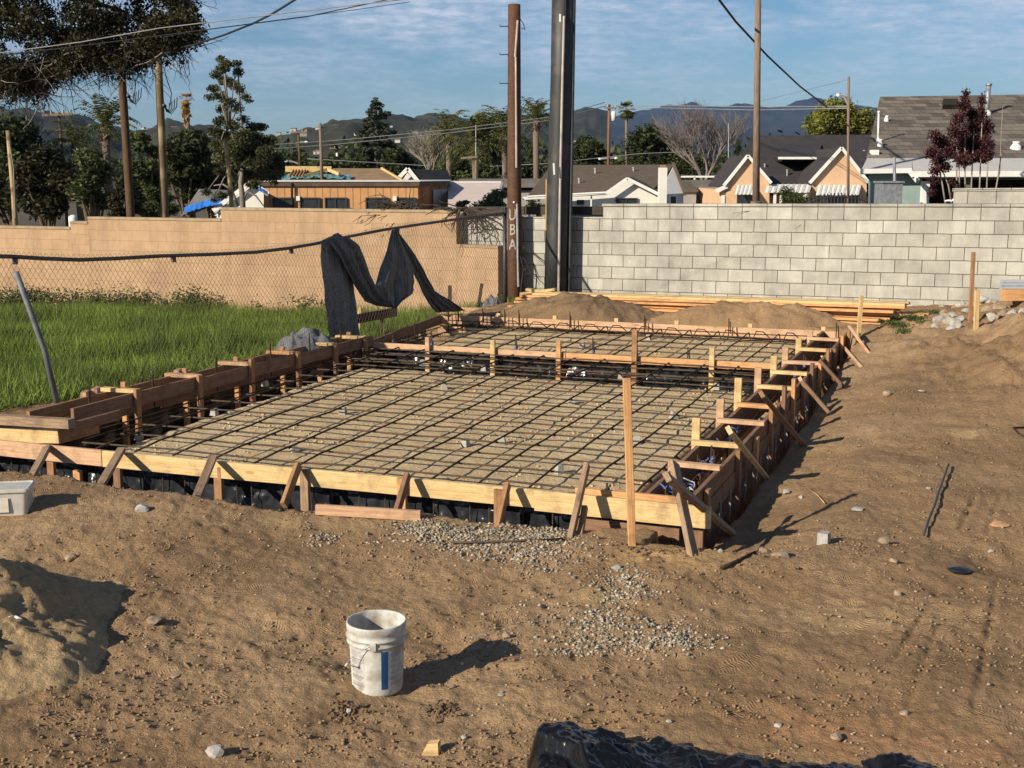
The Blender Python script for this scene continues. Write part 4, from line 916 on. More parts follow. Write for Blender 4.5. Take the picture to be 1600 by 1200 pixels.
street_pole('brown pole with white transformer beside the tall fan palm', 90, [(950.5,300,5),(951,220,4.6),(952,163,4.2)], wood('pole_brown', (.20, .10, .055), .3, (.06,.03,.02)), [(944,168,963,169)], lamp=[(950,247,940,248),(952,248,960,247)], transformer=(959, 182, 7, 13))
street_pole('slender street lamp pole rising in front of the right peach gable', 50, [(1325,330,4.6),(1325.5,220,4.2),(1326,120,4)], M_POLEG, [], lamp=[(1325,163,1312,149)], ins=False)
street_pole('thin pale mast between the bare tree and the dark grey roof', 85, [(1138,300,1.6),(1138.5,193,1.4)], M_WIREL, [], ins=False)
street_pole('white antenna pole with round dishes in front of the short palm', 75, [(743.5,300,2),(743.5,195,1.5)], M_WIREL, [(720,247,746,245)], ins=False)
# ------------------------------------------------------------------ overhead wires
def wire(lab, P, r, M=None):
    pts = []
    P = [at(*p) for p in P]
    for i in range(len(P) - 1):
        for k in range(6): pts.append(P[i].lerp(P[i+1], k / 6))
    pts.append(P[-1]); tag(MB().tube(pts, r, 5).build('overhead_wire', M or M_WIREL, None, True), lab, 'wire')
wire('upper of the two light wires crossing the oak canopy', [(-40,88,14),(125,66,14),(250,44,14),(400,26,14),(640,-2,14)], .006)
wire('lower of the two light wires crossing the oak canopy', [(-40,92,14.2),(125,72,14.2),(310,48,14.2),(480,26,14.2),(660,-12,14.2)], .006, M_WIRE)
wire('faint thin wire below the two light wires at the top left', [(255,58,16),(330,45,16),(550,16,16),(640,3,16)], .004, M_WIRE)
wire('thick black cable sagging from the oak canopy up to the top edge', [(262,78,24),(300,71,23),(350,55,22),(395,37,21),(425,22,20.5),(470,-6,20)], .018, M_WIRE)
wire('black cable running down from the top edge to the slender street lamp pole area', [(1115,-12,26),(1150,34,30),(1200,88,35),(1250,135,42),(1292,167,50)], .028, M_WIRE)
wire('upper of the pair of pale wires strung across the middle distance', [(380,229,70),(520,220,72),(700,203,74),(860,183,76),(945,160,80)], .022)
wire('lower of the pair of pale wires strung across the middle distance', [(380,236,70),(520,226,72),(700,208,74),(860,188,76),(945,166,80)], .022)
wire('upper pale wire from the transformer pole to the slender street lamp pole', [(960,168,88),(1030,165,80),(1180,167,66),(1325,166,50)], .02)
wire('lower pale wire from the transformer pole to the slender street lamp pole', [(960,171,88),(1030,168.5,80),(1180,172,66),(1325,169,50)], .02)
wire('faint grey wire rising to the top of the slender street lamp pole', [(1180,160,75),(1250,143,62),(1324,125,50)], .012, M_GALV)
wire('low dark wire sagging across the far trees above the pink roof', [(480,248,90),(600,255,90),(720,262,90),(850,256,88),(1000,240,88),(1100,236,88)], .02)
# ------------------------------------------------------------------ buildings beyond the walls
GZ = -3.28
def quad(m, *p): m.add(list(p), [tuple(range(len(p)))]); return m
def slab_poly(pts, vec, name, M, parent):
    return MB().prism(pts, vec).build(name, M, parent)
def fpoly(name, px, Y, depth, M, parent, y0=None):
    """polygon given in the facade plane at distance Y, extruded backwards"""
    xm = sum(at(a, b, Y).x for a, b in px) / len(px); return slab_poly([at(a, b, Y) for a, b in px], (xm / Y * depth * 1.03, depth, 0), name, M, parent)
def roofq(name, P, th, M, parent):
    """roof slab through four points (px, py, Y)"""
    q = [at(*p) for p in P]; return MB().prism(q, (0, 0, -th)).build(name, M, parent)
def down(p, z=GZ): return Vector((p.x, p.y, z))
def wallp(name, a, b, M, parent, th=.15, top2=None):
    """wall between two top points down to the ground"""
    a = Vector(a); b = Vector(b); n = Vector((-(b - a).y, (b - a).x, 0)).normalized() * th
    if n.y < 0: n = -n
    return MB().prism([a, b, down(b), down(a)], n).build(name, M, parent)
def win(parent, x0, y0, x1, y1, Y, frameM=None, split=True, th=.05, glass=None):
    f = MB(); a = at(x0, y0, Y - .06); b = at(x1, y1, Y - .06); fw = .05
    f.box((a.x - fw, Y - .10, a.z - .0), (b.x + fw, Y - .03, a.z + fw)).box((a.x - fw, Y - .10, b.z - fw), (b.x + fw, Y - .03, b.z))
    f.box((a.x - fw, Y - .10, b.z), (a.x, Y - .03, a.z)).box((b.x, Y - .10, b.z), (b.x + fw, Y - .03, a.z))
    if split: f.box(((a.x + b.x) / 2 - .02, Y - .09, b.z), ((a.x + b.x) / 2 + .02, Y - .03, a.z))
    w_ = f.build('window', frameM or M_IRON, parent)
    MB().box((a.x, Y - .05, b.z), (b.x, Y - .02, a.z)).build('pane', glass or M_GLASS, w_)
def shingle(name, base, bw, rh, vary):
    m = mat(name, base, .95, vary, 2.0, obj=False, spec=.1); t = m.node_tree; N = t.nodes.new; L = t.links.new
    b = [x for x in t.nodes if x.type == 'BSDF_PRINCIPLED'][0]; col = b.inputs['Base Color'].links[0].from_socket
    ge = N('ShaderNodeTexCoord'); mp = N('ShaderNodeMapping'); mp.inputs['Rotation'].default_value = (R(90), 0, 0)
    L(ge.outputs['Object'], mp.inputs[0]); br = N('ShaderNodeTexBrick'); L(mp.outputs[0], br.inputs['Vector'])
    br.inputs['Scale'].default_value = 1; br.inputs['Brick Width'].default_value = bw; br.inputs['Row Height'].default_value = rh; br.inputs['Mortar Size'].default_value = .006
    br.inputs['Color1'].default_value = (1.35, 1.3, 1.25, 1); br.inputs['Color2'].default_value = (.62, .60, .60, 1); br.inputs['Mortar'].default_value = (.4, .4, .4, 1)
    mx = N('ShaderNodeMix'); mx.data_type = 'RGBA'; mx.blend_type = 'MULTIPLY'; mx.inputs[0].default_value = 1; L(col, mx.inputs[6]); L(br.outputs['Color'], mx.inputs[7]); L(mx.outputs[2], b.inputs['Base Color'])
    return m
R_BRN = mat('brown_roof', (.115, .085, .06), .95, .18, 3, bump=.3, bscale=20)
R_DRK = mat('charcoal_roof', (.042, .036, .038), .95, .2, 2, bump=.3, bscale=20)
R_BLK = mat('black_roof', (.014, .014, .018), .9, .2, 3)
R_GRY = shingle('grey_brown_shingle', (.155, .135, .115), .34, .105, .15)
R_FLAT = mat('low_grey_roof', (.16, .14, .12), .95, .25, 2)
S_WHT = mat('white_stucco', (.66, .63, .57), .9, .05, 3, bump=.2, bscale=30)
S_PCH = mat('peach_stucco', (.62, .40, .24), .9, .12, 2.2, bump=.2, bscale=30)
S_BLU = mat('pale_blue_stucco', (.27, .36, .35), .9, .1, 3, bump=.2, bscale=30)
S_GRY = mat('grey_siding', (.30, .28, .26), .9, .15, 2)
S_DRK = mat('dark_parts_and_shade', (.022, .018, .014), .95, .3, 2)
def siding(name, base, pitch):
    m = mat(name, base, .85, .12, 2, obj=False); t = m.node_tree; N = t.nodes.new; L = t.links.new
    b = [x for x in t.nodes if x.type == 'BSDF_PRINCIPLED'][0]; col = b.inputs['Base Color'].links[0].from_socket
    ge = N('ShaderNodeNewGeometry'); sp = N('ShaderNodeSeparateXYZ'); L(ge.outputs['Position'], sp.inputs[0]); mo = N('ShaderNodeMath'); mo.operation = 'PINGPONG'; mo.inputs[1].default_value = pitch / 2; L(sp.outputs[0], mo.inputs[0])
    mr = N('ShaderNodeMapRange'); mr.inputs[1].default_value = .0; mr.inputs[2].default_value = pitch * .12; mr.inputs[3].default_value = .45; mr.inputs[4].default_value = 1; L(mo.outputs[0], mr.inputs[0])
    mx = N('ShaderNodeMix'); mx.data_type = 'RGBA'; mx.blend_type = 'MULTIPLY'; mx.inputs[0].default_value = 1; L(col, mx.inputs[6]); L(mr.outputs[0], mx.inputs[7]); L(mx.outputs[2], b.inputs['Base Color']); return m
S_ORG = siding('orange_board_siding', (.50, .265, .115), .30)
S_ORGD = siding('orange_shaded_siding', (.30, .13, .05), .30)  # same siding darkened, the side wall's shade put into the colour
# orange flat building
Y = 50
h = thing('orange_building', 'long flat-roofed building with orange vertical board siding behind the tan wall', 'building', at(530, 320, Y))
a = at(410, 291, Y); b = at(653, 291, Y)
MB().box((a.x, Y, GZ), (b.x, Y + 5, a.z)).build('body', S_ORG, h)
c1 = at(700, 288, Y + 3.2)
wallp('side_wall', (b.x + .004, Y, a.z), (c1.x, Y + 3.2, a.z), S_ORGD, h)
MB().prism([Vector((a.x - .08, Y - .1, a.z)), Vector((b.x + .06, Y - .1, a.z)), Vector((c1.x + .1, Y + 3.1, a.z)), Vector((c1.x, Y + 5.5, a.z)), Vector((a.x - .08, Y + 5.5, a.z))], (0, 0, .18)).build('parapet', mat('dark_fascia', (.09, .06, .045), .8, .3, 3), h)
MB().prism([Vector((a.x - .12, Y - .14, a.z + .182)), Vector((b.x + .1, Y - .14, a.z + .182)), Vector((c1.x + .14, Y + 3.06, a.z + .182)), Vector((c1.x, Y + 5.5, a.z + .182)), Vector((a.x - .12, Y + 5.5, a.z + .182))], (0, 0, .03)).build('coping', S_WHT, h)
for (x0, x1, sp_l) in ((428, 458, 1), (470, 498, 0), (509, 540, 1), (573, 605, 1), (621, 648, 0)): win(h, x0, 310.5, x1, 330, Y, split=bool(sp_l))
for px in (466, 617): p = at(px, 310, Y - .1); MB().box((p.x - .07, Y - .16, p.z - .09), (p.x + .07, Y - .02, p.z + .09)).build('wall_light', M_WHT, h)
MB().tube([at(456, 286, Y - .12), at(456.5, 330, Y - .12)], .05, 6).build('downpipe', S_DRK, h)
dv = (c1 - b); dn = Vector((dv.x, dv.y, 0)).normalized()
pa = Vector((b.x, Y, 0)).lerp(Vector((c1.x, Y + 3.2, 0)), .45); pb = Vector((b.x, Y, 0)).lerp(Vector((c1.x, Y + 3.2, 0)), .92); za = at(680, 296, Y + 2).z; nn = Vector((dn.y, -dn.x, 0)) * .04
MB().prism([pa + nn + ZV * za, pb + nn + ZV * za, pb + nn + ZV * GZ, pa + nn + ZV * GZ], (nn * .8)).build('door', S_GRY, h)
pc = pa.lerp(pb, .55); pd = pa.lerp(pb, .92)
MB().prism([pc + nn * 2.2 + ZV * (za - .08), pd + nn * 2.2 + ZV * (za - .08), pd + nn * 2.2 + ZV * (za - .7), pc + nn * 2.2 + ZV * (za - .7)], nn * .2).build('door_window', M_GALV, h)
# unfinished house behind
Y = 62
h = thing('unfinished_house', 'house under repair with bare tan roof deck, yellow rafters and teal tarp', 'house', at(530, 290, Y))
MB().box((at(440, 288, Y).x, Y, GZ), (at(628, 288, Y).x, Y + 8, at(440, 284, Y).z)).build('body', S_GRY, h)
roofq('roof_deck', [(527, 283, Y), (631, 283, Y), (595, 263, Y + 3.6), (520, 263, Y + 3.6)], .12, mat('osb_deck', (.26, .17, .09), .9, .25, 2), h)
MB().bar(at(630, 283, Y - .1), at(596, 263, Y + 3.4), .12, .08).build('rake_board', W_YEL, h)
MB().bar(at(446, 264, Y + 1), at(518, 264.5, Y + 1), .28, .1).bar(at(470, 277, Y), at(512, 264.5, Y + .9), .16, .08).bar(at(512, 264.5, Y + .9), at(530, 272, Y), .16, .08).build('ridge_beam', W_YEL, h)
for k in range(5): MB().bar(at(452 + k * 5, 276, Y - .1), at(459 + k * 4.6, 266, Y + .9), .12, .05).build('rafter', W_RED, h)
crumple('teal_tarp', None, lambda a_, b_: (at(440 + a_ * 108, 282 - 6 * b_ - 3 * math.sin(a_ * 3), Y - .3 + b_ * 1.2), Vector((0, -.2, 1))), 40, 8, .13, M_TEAL, 5, h)
# black roofed house
Y = 66
h = thing('black_roofed_house', 'small white-gabled house with a black roof behind the right end of the orange building', 'house', at(660, 290, Y))
fpoly('gable_wall', [(627, 285), (637, 270), (652, 285), (652, 330), (627, 330)], Y, 8, S_WHT, h)
roofq('roof', [(656, 287, Y - .3), (708, 287, Y - .3), (699, 266, Y + 3), (637, 264, Y - .3)], .12, R_BLK, h)
MB().bar(at(637, 263.5, Y - .4), at(657, 288, Y - .4), .2, .1).bar(at(637, 263.5, Y - .4), at(622, 279, Y - .4), .2, .1).build('bargeboard', M_WHT, h)
MB().bar(at(655, 287, Y - .45), at(712, 286, Y - .45), .16, .1).build('fascia', M_WHT, h)
# white house with tarp behind the eucalyptus
Y = 46
h = thing('blue_tarped_house', 'white gabled house with a grey roof and a blue tarp, left of the eucalyptus', 'house', at(350, 320, Y))
roofq('roof', [(283, 337, Y - .2), (336, 316, Y - .2), (356, 297, Y + 2.2), (311, 295, Y + 2.6)], .1, mat('worn_grey_roof', (.15, .14, .13), .9, .3, 3), h)
crumple('blue_tarp', None, lambda a_, b_: (at(288 + a_ * 57, 334 - 4 * math.sin(a_ * 2.2) - a_ * 10 - b_ * (9 + 2 * a_), Y - .35 + b_ * .5), Vector((0, -.3, 1))), 30, 10, .05, M_TARPB, 3, h)
fpoly('gable_wall', [(334, 337), (356, 318), (391, 288), (412, 300), (412, 337)], Y, 4, S_WHT, h)
MB().bar(at(333, 329, Y - .2), at(392, 285, Y - .2), .16, .1).bar(at(392, 285, Y - .2), at(420, 303, Y - .2), .16, .1).build('bargeboard', M_WHT, h)
crumple('tarp_strip', None, lambda a_, b_: (at(396 + a_ * 16, 287 + a_ * 9 + b_ * 6, Y - .35), Vector((0, -1, .2))), 12, 6, .05, M_TARPB, 8, h)
win(h, 341, 333, 348, 340, Y, M_WHT)
# street clutter far left
h = thing('van_stand_in', 'white tank-shaped stand-in for a van just beyond the low left part of the tan wall', 'tank', at(114, 345, 70))
c = at(114, 338, 70); MB().lathe((c.x, 70, GZ), [(.26, 0), (.26, c.z - GZ - .1), (.22, c.z - GZ), (.1, c.z - GZ + .07), (0, c.z - GZ + .09)], 20).build('shell', M_WHT, h, True)  # round shell stands in for a white van partly hidden by the wall
MB().tube([(c.x - .27, 70, c.z - .2), (c.x - .34, 69.9, c.z - .3), (c.x - .34, 69.9, GZ)], .02, 6).build('pipe', M_GALV, h)
# pink flat roof
Y = 48
h = thing('pink_roofed_garage', 'low building with a broad pale pink sloping roof between the orange building and the poles', 'garage', at(740, 310, Y))
roofq('roof', [(700, 332, Y), (768, 332, Y), (783, 285, Y + 7), (700, 285, Y + 7)], .12, mat('pale_pink_roof', (.58, .47, .42), .9, .06, 2), h)
MB().prism([at(768, 332, Y), at(783, 285, Y + 7), down(at(783, 285, Y + 7)), down(at(768, 332, Y))], (.1, 0, 0)).build('side_wall', S_GRY, h)
MB().box((at(700, 300, Y + 7).x, Y + 7, GZ), (at(783, 300, Y + 7).x, Y + 12, at(700, 284, Y + 7).z)).build('body', S_WHT, h)
Y = 72
h = thing('low_grey_building', 'low grey flat-roofed building seen behind the wooden pole', 'building', at(800, 295, Y))
MB().box((at(715, 290, Y).x, Y, GZ), (at(870, 290, Y).x, Y + 6, at(715, 286, Y).z)).build('body', S_GRY, h)
roofq('roof', [(714, 286, Y - .3), (872, 286, Y - .3), (868, 279, Y + 4), (718, 279, Y + 4)], .25, R_FLAT, h)
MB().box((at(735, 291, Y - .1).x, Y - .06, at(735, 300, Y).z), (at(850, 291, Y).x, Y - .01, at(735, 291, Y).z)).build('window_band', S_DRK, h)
# white house with brown roof
Y = 56
h = thing('white_gabled_house', 'white house with a broad brown roof and a white chimney behind the grey block wall', 'house', at(950, 310, Y))
roofq('roof', [(853, 304, Y), (1018, 299, Y), (1053, 257, Y + 6), (862, 258, Y + 6)], .15, R_BRN, h)
roofq('hip_roof', [(822, 309, Y - 1), (856, 303, Y - .1), (868, 259, Y + 6), (858, 262, Y + 6)], .15, R_BRN, h)
roofq('cross_roof', [(980, 277, Y - .9), (1031, 303, Y - .9), (1036, 298, Y + 1.5), (990, 277, Y + 2)], .1, R_BRN, h)
fpoly('gable_wall', [(894, 305), (946, 300), (980, 279), (1030, 304), (1030, 335), (894, 335)], Y - .6, 6.0, S_WHT, h)
MB().prism([at(1053, 258, Y + 5.9), at(1068, 302, Y + 1.2), down(at(1068, 302, Y + 1.2)), down(at(1030, 304, Y - .5)), at(1030, 304, Y - .5)], (0, .15, 0)).build('side_wall', mat('white_shaded_side', (.60, .57, .53), .9, .08, 3), h)  # white toned down, shade of this side put into the colour
MB().bar(at(1052, 256, Y + 5.8), at(1070, 303, Y + .9), .16, .12).build('bargeboard', R_BRN, h)
MB().bar(at(817, 310, Y - 1.1), at(947, 302, Y - 1.0), .13, .1).bar(at(947, 302, Y - 1.0), at(980, 279, Y - 1.0), .13, .1).bar(at(980, 279, Y - 1.0), at(1034, 306, Y - 1.0), .13, .1).build('fascia', M_WHT, h)
a = at(1029, 262, Y - .9); b = at(1040, 310, Y - .9)
ch_ = MB().box((a.x, Y - 1.3, GZ), (b.x, Y - .8, a.z)).build('chimney', S_WHT, h)
MB().box((a.x + .06, Y - 1.2, a.z), (b.x - .06, Y - .9, a.z + .12)).build('chimney_pot', mat('rusty_cap', (.25, .16, .09)), ch_)
win(h, 964, 311, 994, 325, Y - .6); win(h, 903, 314, 911, 318, Y - .6, split=False)
for px in (827, 842): MB().bar(at(px, 311, Y - .9), down(at(px, 311, Y - .9)), .12, .12, (1, 0, 0)).build('porch_post', M_WHT, h)
# grey garages right of it
Y = 75
h = thing('grey_garage', 'small grey garage with a low brown roof between the white and the peach houses', 'garage', at(1080, 300, Y))
MB().box((at(1062, 297, Y).x, Y, GZ), (at(1088, 297, Y).x, Y + 4, at(1070, 296, Y).z)).build('body', S_GRY, h)
roofq('roof', [(1060, 297, Y - .2), (1091, 297, Y - .2), (1078, 283, Y + 3), (1064, 283, Y + 3)], .12, R_BRN, h)
h = thing('low_shed', 'long low shed with a flat grey roof just left of the peach house', 'shed', at(1110, 300, Y + 6))
MB().box((at(1066, 290, Y+6).x, Y + 6, GZ), (at(1132, 290, Y+6).x, Y + 11, at(1070, 289, Y+6).z)).build('body', S_GRY, h)
roofq('roof', [(1064, 289, Y + 5.7), (1134, 289, Y + 5.7), (1134, 281, Y + 10), (1066, 281, Y + 10)], .2, R_FLAT, h)
MB().bar(at(1064, 276, Y + 12), at(1134, 276, Y + 12), .12, .1).bar(at(1085, 276, Y + 12), at(1085, 284, Y + 12), .1, .1, (1,0,0)).build('rail', M_WHT, h)
# peach house
Y = 68
h = thing('peach_house', 'peach stucco house with a charcoal roof, two steep white-trimmed gables and striped awnings', 'house', at(1240, 310, Y))
roofq('roof', [(1133, 300, Y), (1385, 303, Y), (1385, 210, Y + 7), (1175, 212, Y + 7)], .15, R_DRK, h)
MB().box((at(1130, 296, Y).x, Y + .3, GZ), (at(1385, 296, Y).x, Y + 10, at(1130, 297, Y).z)).build('body', S_PCH, h)
for (pk, l, r_, yb) in (((1168.5, 243), (1131, 290), (1205, 286), 288), ((1315, 231), (1265, 286), (1357, 285), 286)):
    g_ = fpoly('gable_wall', [(l[0] + 3, l[1]), (pk[0], pk[1] + 3), (r_[0] - 3, r_[1]), (r_[0] - 3, 335), (l[0] + 3, 335)], Y - 1.6, 2.2, S_PCH, h)
    for s_ in (l, r_):
        MB().bar(at(pk[0], pk[1], Y - 1.8), at(s_[0], s_[1], Y - 1.8), .15, .12).build('bargeboard', M_WHT, h)
    p0 = at(pk[0], pk[1], Y - 1.7); ridge = Vector((p0.x, Y + 4, p0.z))
    for s_ in (l, r_):
        e = at(s_[0], s_[1], Y - 1.7); MB().prism([p0, e, Vector((e.x, Y + 3.5, e.z)), ridge], (0, 0, -.1)).build('gable_roof', R_DRK, h)
MB().bar(at(1118, 299, Y - 1.7), at(1136, 291, Y - 1.7), .2, .14).build('bargeboard', M_WHT, h)
fpoly('side_room', [(1124, 301), (1134, 294), (1134, 335), (1124, 335)], Y - 1.5, 2, S_PCH, h)
# dormer
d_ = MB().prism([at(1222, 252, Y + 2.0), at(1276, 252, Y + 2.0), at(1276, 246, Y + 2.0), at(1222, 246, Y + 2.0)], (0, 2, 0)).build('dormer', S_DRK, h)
MB().bar(at(1216, 247, Y + 1.7), at(1276, 247, Y + 1.7), .13, .1).build('dormer_fascia', M_WHT, d_)
MB().prism([at(1216, 246, Y + 1.7), at(1276, 246, Y + 1.7), at(1284, 226, Y + 5.7), at(1222, 226, Y + 5.7)], (0, 0, -.06)).build('dormer_roof', R_DRK, d_)
def awning(x0, x1, y0, y1, YY, n, name='awning'):
    m = MB(); m2 = MB()
    for k in range(n):
        a0 = x0 + (x1 - x0) * k / n; a1 = x0 + (x1 - x0) * (k + 1) / n; M_ = (m, m2)[k % 2]; z_ = .02 * (k % 2)
        q = [at(a0 + 2, y0, YY), at(a1 + 2, y0, YY), at(a1 - 2, y1, YY - 1.0), at(a0 - 2, y1, YY - 1.0)]
        M_.prism([p + ZV * z_ for p in q], (0, 0, -.04))
    o = m.build(name, M_WHT, h); m2.build('stripe', mat('awning_grey', (.45, .44, .42), .7) if 'awning_grey' not in MATS else MATS['awning_grey'], o)
awning(1150, 1178, 289, 303, Y - 1.6, 9); awning(1197, 1267, 288, 300, Y - 1.4, 16, 'porch_roof'); awning(1277, 1344, 289, 304, Y - 1.6, 18)
for px in (1211, 1221, 1257, 1261): MB().bar(at(px, 300, Y - 2.2), down(at(px, 300, Y - 2.2)), .13, .13, (1, 0, 0)).build('porch_post', M_WHT, h)
MB().box((at(1152, 303, Y - 1.75).x, Y - 1.75, at(1152, 318, Y-1.75).z), (at(1177, 303, Y-1.75).x, Y - 1.62, at(1152, 303, Y-1.75).z)).build('window', M_GLASS, h)
MB().box((at(1280, 303, Y - 1.75).x, Y - 1.75, at(1152, 318, Y-1.75).z), (at(1342, 303, Y-1.75).x, Y - 1.62, at(1152, 303, Y-1.75).z)).build('window', M_GLASS, h)
MB().box((at(1128, 306, Y-1.7).x, Y - 1.62, GZ), (at(1133, 306, Y-1.7).x, Y - 1.52, at(1128, 305, Y-1.6).z)).build('door', M_WHT, h)
# iron fence in front of it
fi = thing('iron_fence', 'black spiked iron fence curving above the block wall in front of the peach house', 'fence', at(1310, 320, 40))
def ifz(px): return float(np.interp(px, [1180, 1260, 1280, 1312, 1345, 1360], [317, 316, 307, 304, 308, 317]))
xs__ = np.linspace(1180, 1358, 34)
MB().tube([at(x, ifz(x) + 3, 40) for x in xs__], .025, 5).build('top_rail', M_IRON, fi)
for x in xs__[14:]:
    m = MB().tube([at(x, 335, 40), at(x, ifz(x) - 1, 40), at(x, ifz(x) - 4.5, 40)], [.018, .018, .003], 4).rock(at(x, ifz(x) - 1.5, 40), .04, .03, .05, 1, 1)
    m.build('picket', M_IRON, fi)
# blue house
Y = 31
h = thing('blue_house', 'pale blue stucco house with grey-brown shingle roof and white fascia at the right edge', 'house', at(1480, 310, Y))
roofq('roof', [(1353, 249, Y), (1760, 249, Y), (1770, 145, Y + 6), (1375, 151, Y + 6)], .15, R_GRY, h)
roofq('porch_roof', [(1345, 267, Y - 1.5), (1425, 266, Y - 1.5), (1425, 247, Y + .05), (1355, 247, Y + .05)], .08, mat('pale_porch_roof', (.46, .44, .42), .8, .06, 3), h)
roofq('porch_roof', [(1425.3, 273, Y - 1.9), (1770, 272, Y - 1.9), (1770, 247, Y + .05), (1425.3, 247, Y + .05)], .08, MATS['pale_porch_roof'], h)
MB().bar(at(1345, 267.5, Y - 1.56), at(1424, 266.5, Y - 1.56), .11, .08).build('fascia', M_WHT, h)
MB().bar(at(1424, 272, Y - 1.96), at(1770, 271, Y - 1.96), .13, .08).build('fascia', M_WHT, h)
MB().bar(at(1422, 268, Y - 1.6), at(1434, 283, Y - 2.1), .10, .06).build('bargeboard', M_WHT, h)
fpoly('front_wall', [(1357, 268), (1441, 268), (1441, 335), (1357, 335)], Y - 1.2, 4, S_BLU, h)
fpoly('porch_back', [(1441, 270), (1760, 270), (1760, 335), (1441, 335)], Y + 1.5, .2, S_DRK, h)  # near-black wall, the open porch's shade put into its colour
fpoly('porch_beam', [(1445, 276.5), (1760, 276.5), (1760, 281), (1445, 281)], Y - 1.7, .15, mat('olive_beam', (.12, .13, .10), .9, .2, 3), h)
MB().bar(at(1446, 283, Y - 1.7), down(at(1446, 283, Y - 1.7)), .16, .16, (1, 0, 0)).build('porch_post', M_WHT, h)
MB().bar(at(1512, 277, Y - 1.7), down(at(1512, 277, Y - 1.7)), .10, .10, (1, 0, 0)).build('porch_post', MATS['olive_beam'], h)
def rp_(px, py):                                     # point on the blue house roof plane
    a_ = at(1353, 249, Y); b_ = at(1760, 249, Y); c_ = at(1375, 151, Y + 6); n_ = (b_ - a_).cross(c_ - a_); d = ray(px, py); return d * (a_.dot(n_) / d.dot(n_))
def vent(px, py, top, w_, M, nm='vent_pipe', cap=True):
    p = rp_(px, py); t_ = at(px + (4 if nm == 'flue' else 1), top, p.y); r_ = w_ / FPX * p.y / 2
    m = MB().tube([p - ZV * .1, t_], r_, 10)
    if cap: m.tube([t_, t_ + ZV * .06], r_ * 1.35, 10)
    o = m.build(nm, M, h, True); MB().lathe(p, [(r_ * 2.3, -.08), (r_ * 2.1, .04), (r_ * 1.1, .12)], 12).build('flashing', M_WHT, o); return o
vent(1541, 179, 134, 7, M_GALV, 'flue'); vent(1372, 222, 177, 2.8, M_WHT); vent(1375, 228, 221, 4, M_WHT); vent(1385, 189, 184, 3.4, M_WHT); vent(1587, 232, 225, 8, M_WHT, 'round_vent')
p = rp_(1366, 240); MB().box((p.x - .09, p.y - .1, p.z - .05), (p.x + .09, p.y + .1, p.z + .09)).build('roof_vent', M_WHT, h)
p = rp_(1483, 168); MB().prism([rp_(1472, 171), rp_(1496, 171), rp_(1495, 161), rp_(1472, 161)], (0, -.08, .12)).build('skylight', S_DRK, h)
for (px, py, YY, hh__) in ((905, 285, 58, .3), (930, 270, 60, .35), (990, 268, 60.5, .3), (1195, 262, 71, .35), (1230, 270, 70, .25), (1350, 240, 73, .3)):
    hs = bpy.data.objects['peach_house'] if px > 1100 else bpy.data.objects['white_gabled_house']
    c = at(px, py, YY); MB().tube([c - ZV * .6, c + ZV * hh__ * .5], .05, 8).tube([c + ZV * hh__ * .5, c + ZV * (hh__ * .5 + .05)], .08, 8).build('roof_pipe', M_GALV, hs)
hs = bpy.data.objects['white_gabled_house']
MB().tube([at(924, 303, 55.0), at(924, 335, 55.0)], .04, 6).build('downspout', M_WHT, hs); MB().tube([at(824, 307.5, 54.6), at(946, 301, 54.8)], .055, 6).build('gutter', M_WHT, hs)
win(hs, 1048, 307, 1056, 318, 55.5, M_WHT, False)
db = thing('duct_box', 'grey metal rooftop unit box with a pipe in front of the pale blue wall', 'metal box', at(1394, 318, 28))
a = at(1379, 286, 28); b = at(1409, 320, 28)
MB().box((a.x, 28, GZ), (b.x, 28.6, a.z)).build('cabinet', M_GALV, db); MB().box((a.x - .03, 27.96, a.z + .002), (b.x + .03, 28.64, a.z + .04)).build('lid', M_GALV, db)
MB().tube([at(1398, 287, 28.3), at(1397, 246, 28.3)], .035, 8).build('pipe', M_GALV, db)
tag(MB().rock(at(1494, 313, 26), .11, .05, .05, 3, 2).rock(at(1482, 314, 26), .09, .05, .035, 4, 2).build('white_ornament', M_WHT), 'white ornament on the block wall top beneath the purple-leaved tree', 'ornament')
# ------------------------------------------------------------------ vegetation
def leaves(cl, n, size, seed, flat=.6, shell=.55, asp=2.2):
    """cl: list of (x,y,z,rx,ry,rz,weight); leaf quads spread through each clump"""
    r = np.random.default_rng(seed); W = np.array([c[6] if len(c) > 6 else c[3]*c[4]*c[5] for c in cl]); W = W / W.sum()
    idx = r.choice(len(cl), n, p=W); C = np.array([c[:3] for c in cl])[idx]; Rr = np.array([c[3:6] for c in cl])[idx]
    d = r.normal(size=(n, 3)); d /= np.linalg.norm(d, axis=1)[:, None]; rad = (shell + (1 - shell) * r.random(n)) * (.82 + .36 * r.random(n)); rad = np.where(r.random(n) < .3, r.random(n), rad)
    P = C + d * Rr * rad[:, None]
    a = r.normal(size=(n, 3)); a[:, 2] = a[:, 2] * flat; a /= np.linalg.norm(a, axis=1)[:, None]
    b = np.cross(a, r.normal(size=(n, 3))); b /= np.linalg.norm(b, axis=1)[:, None]
    s = size * (.6 + .8 * r.random(n))[:, None]; A = a * s * .5; B = b * s * .5 / asp
    V = np.stack([P - A, P + B, P + A, P - B], 1).reshape(-1, 3); F = np.arange(4 * n).reshape(n, 4); return V, F
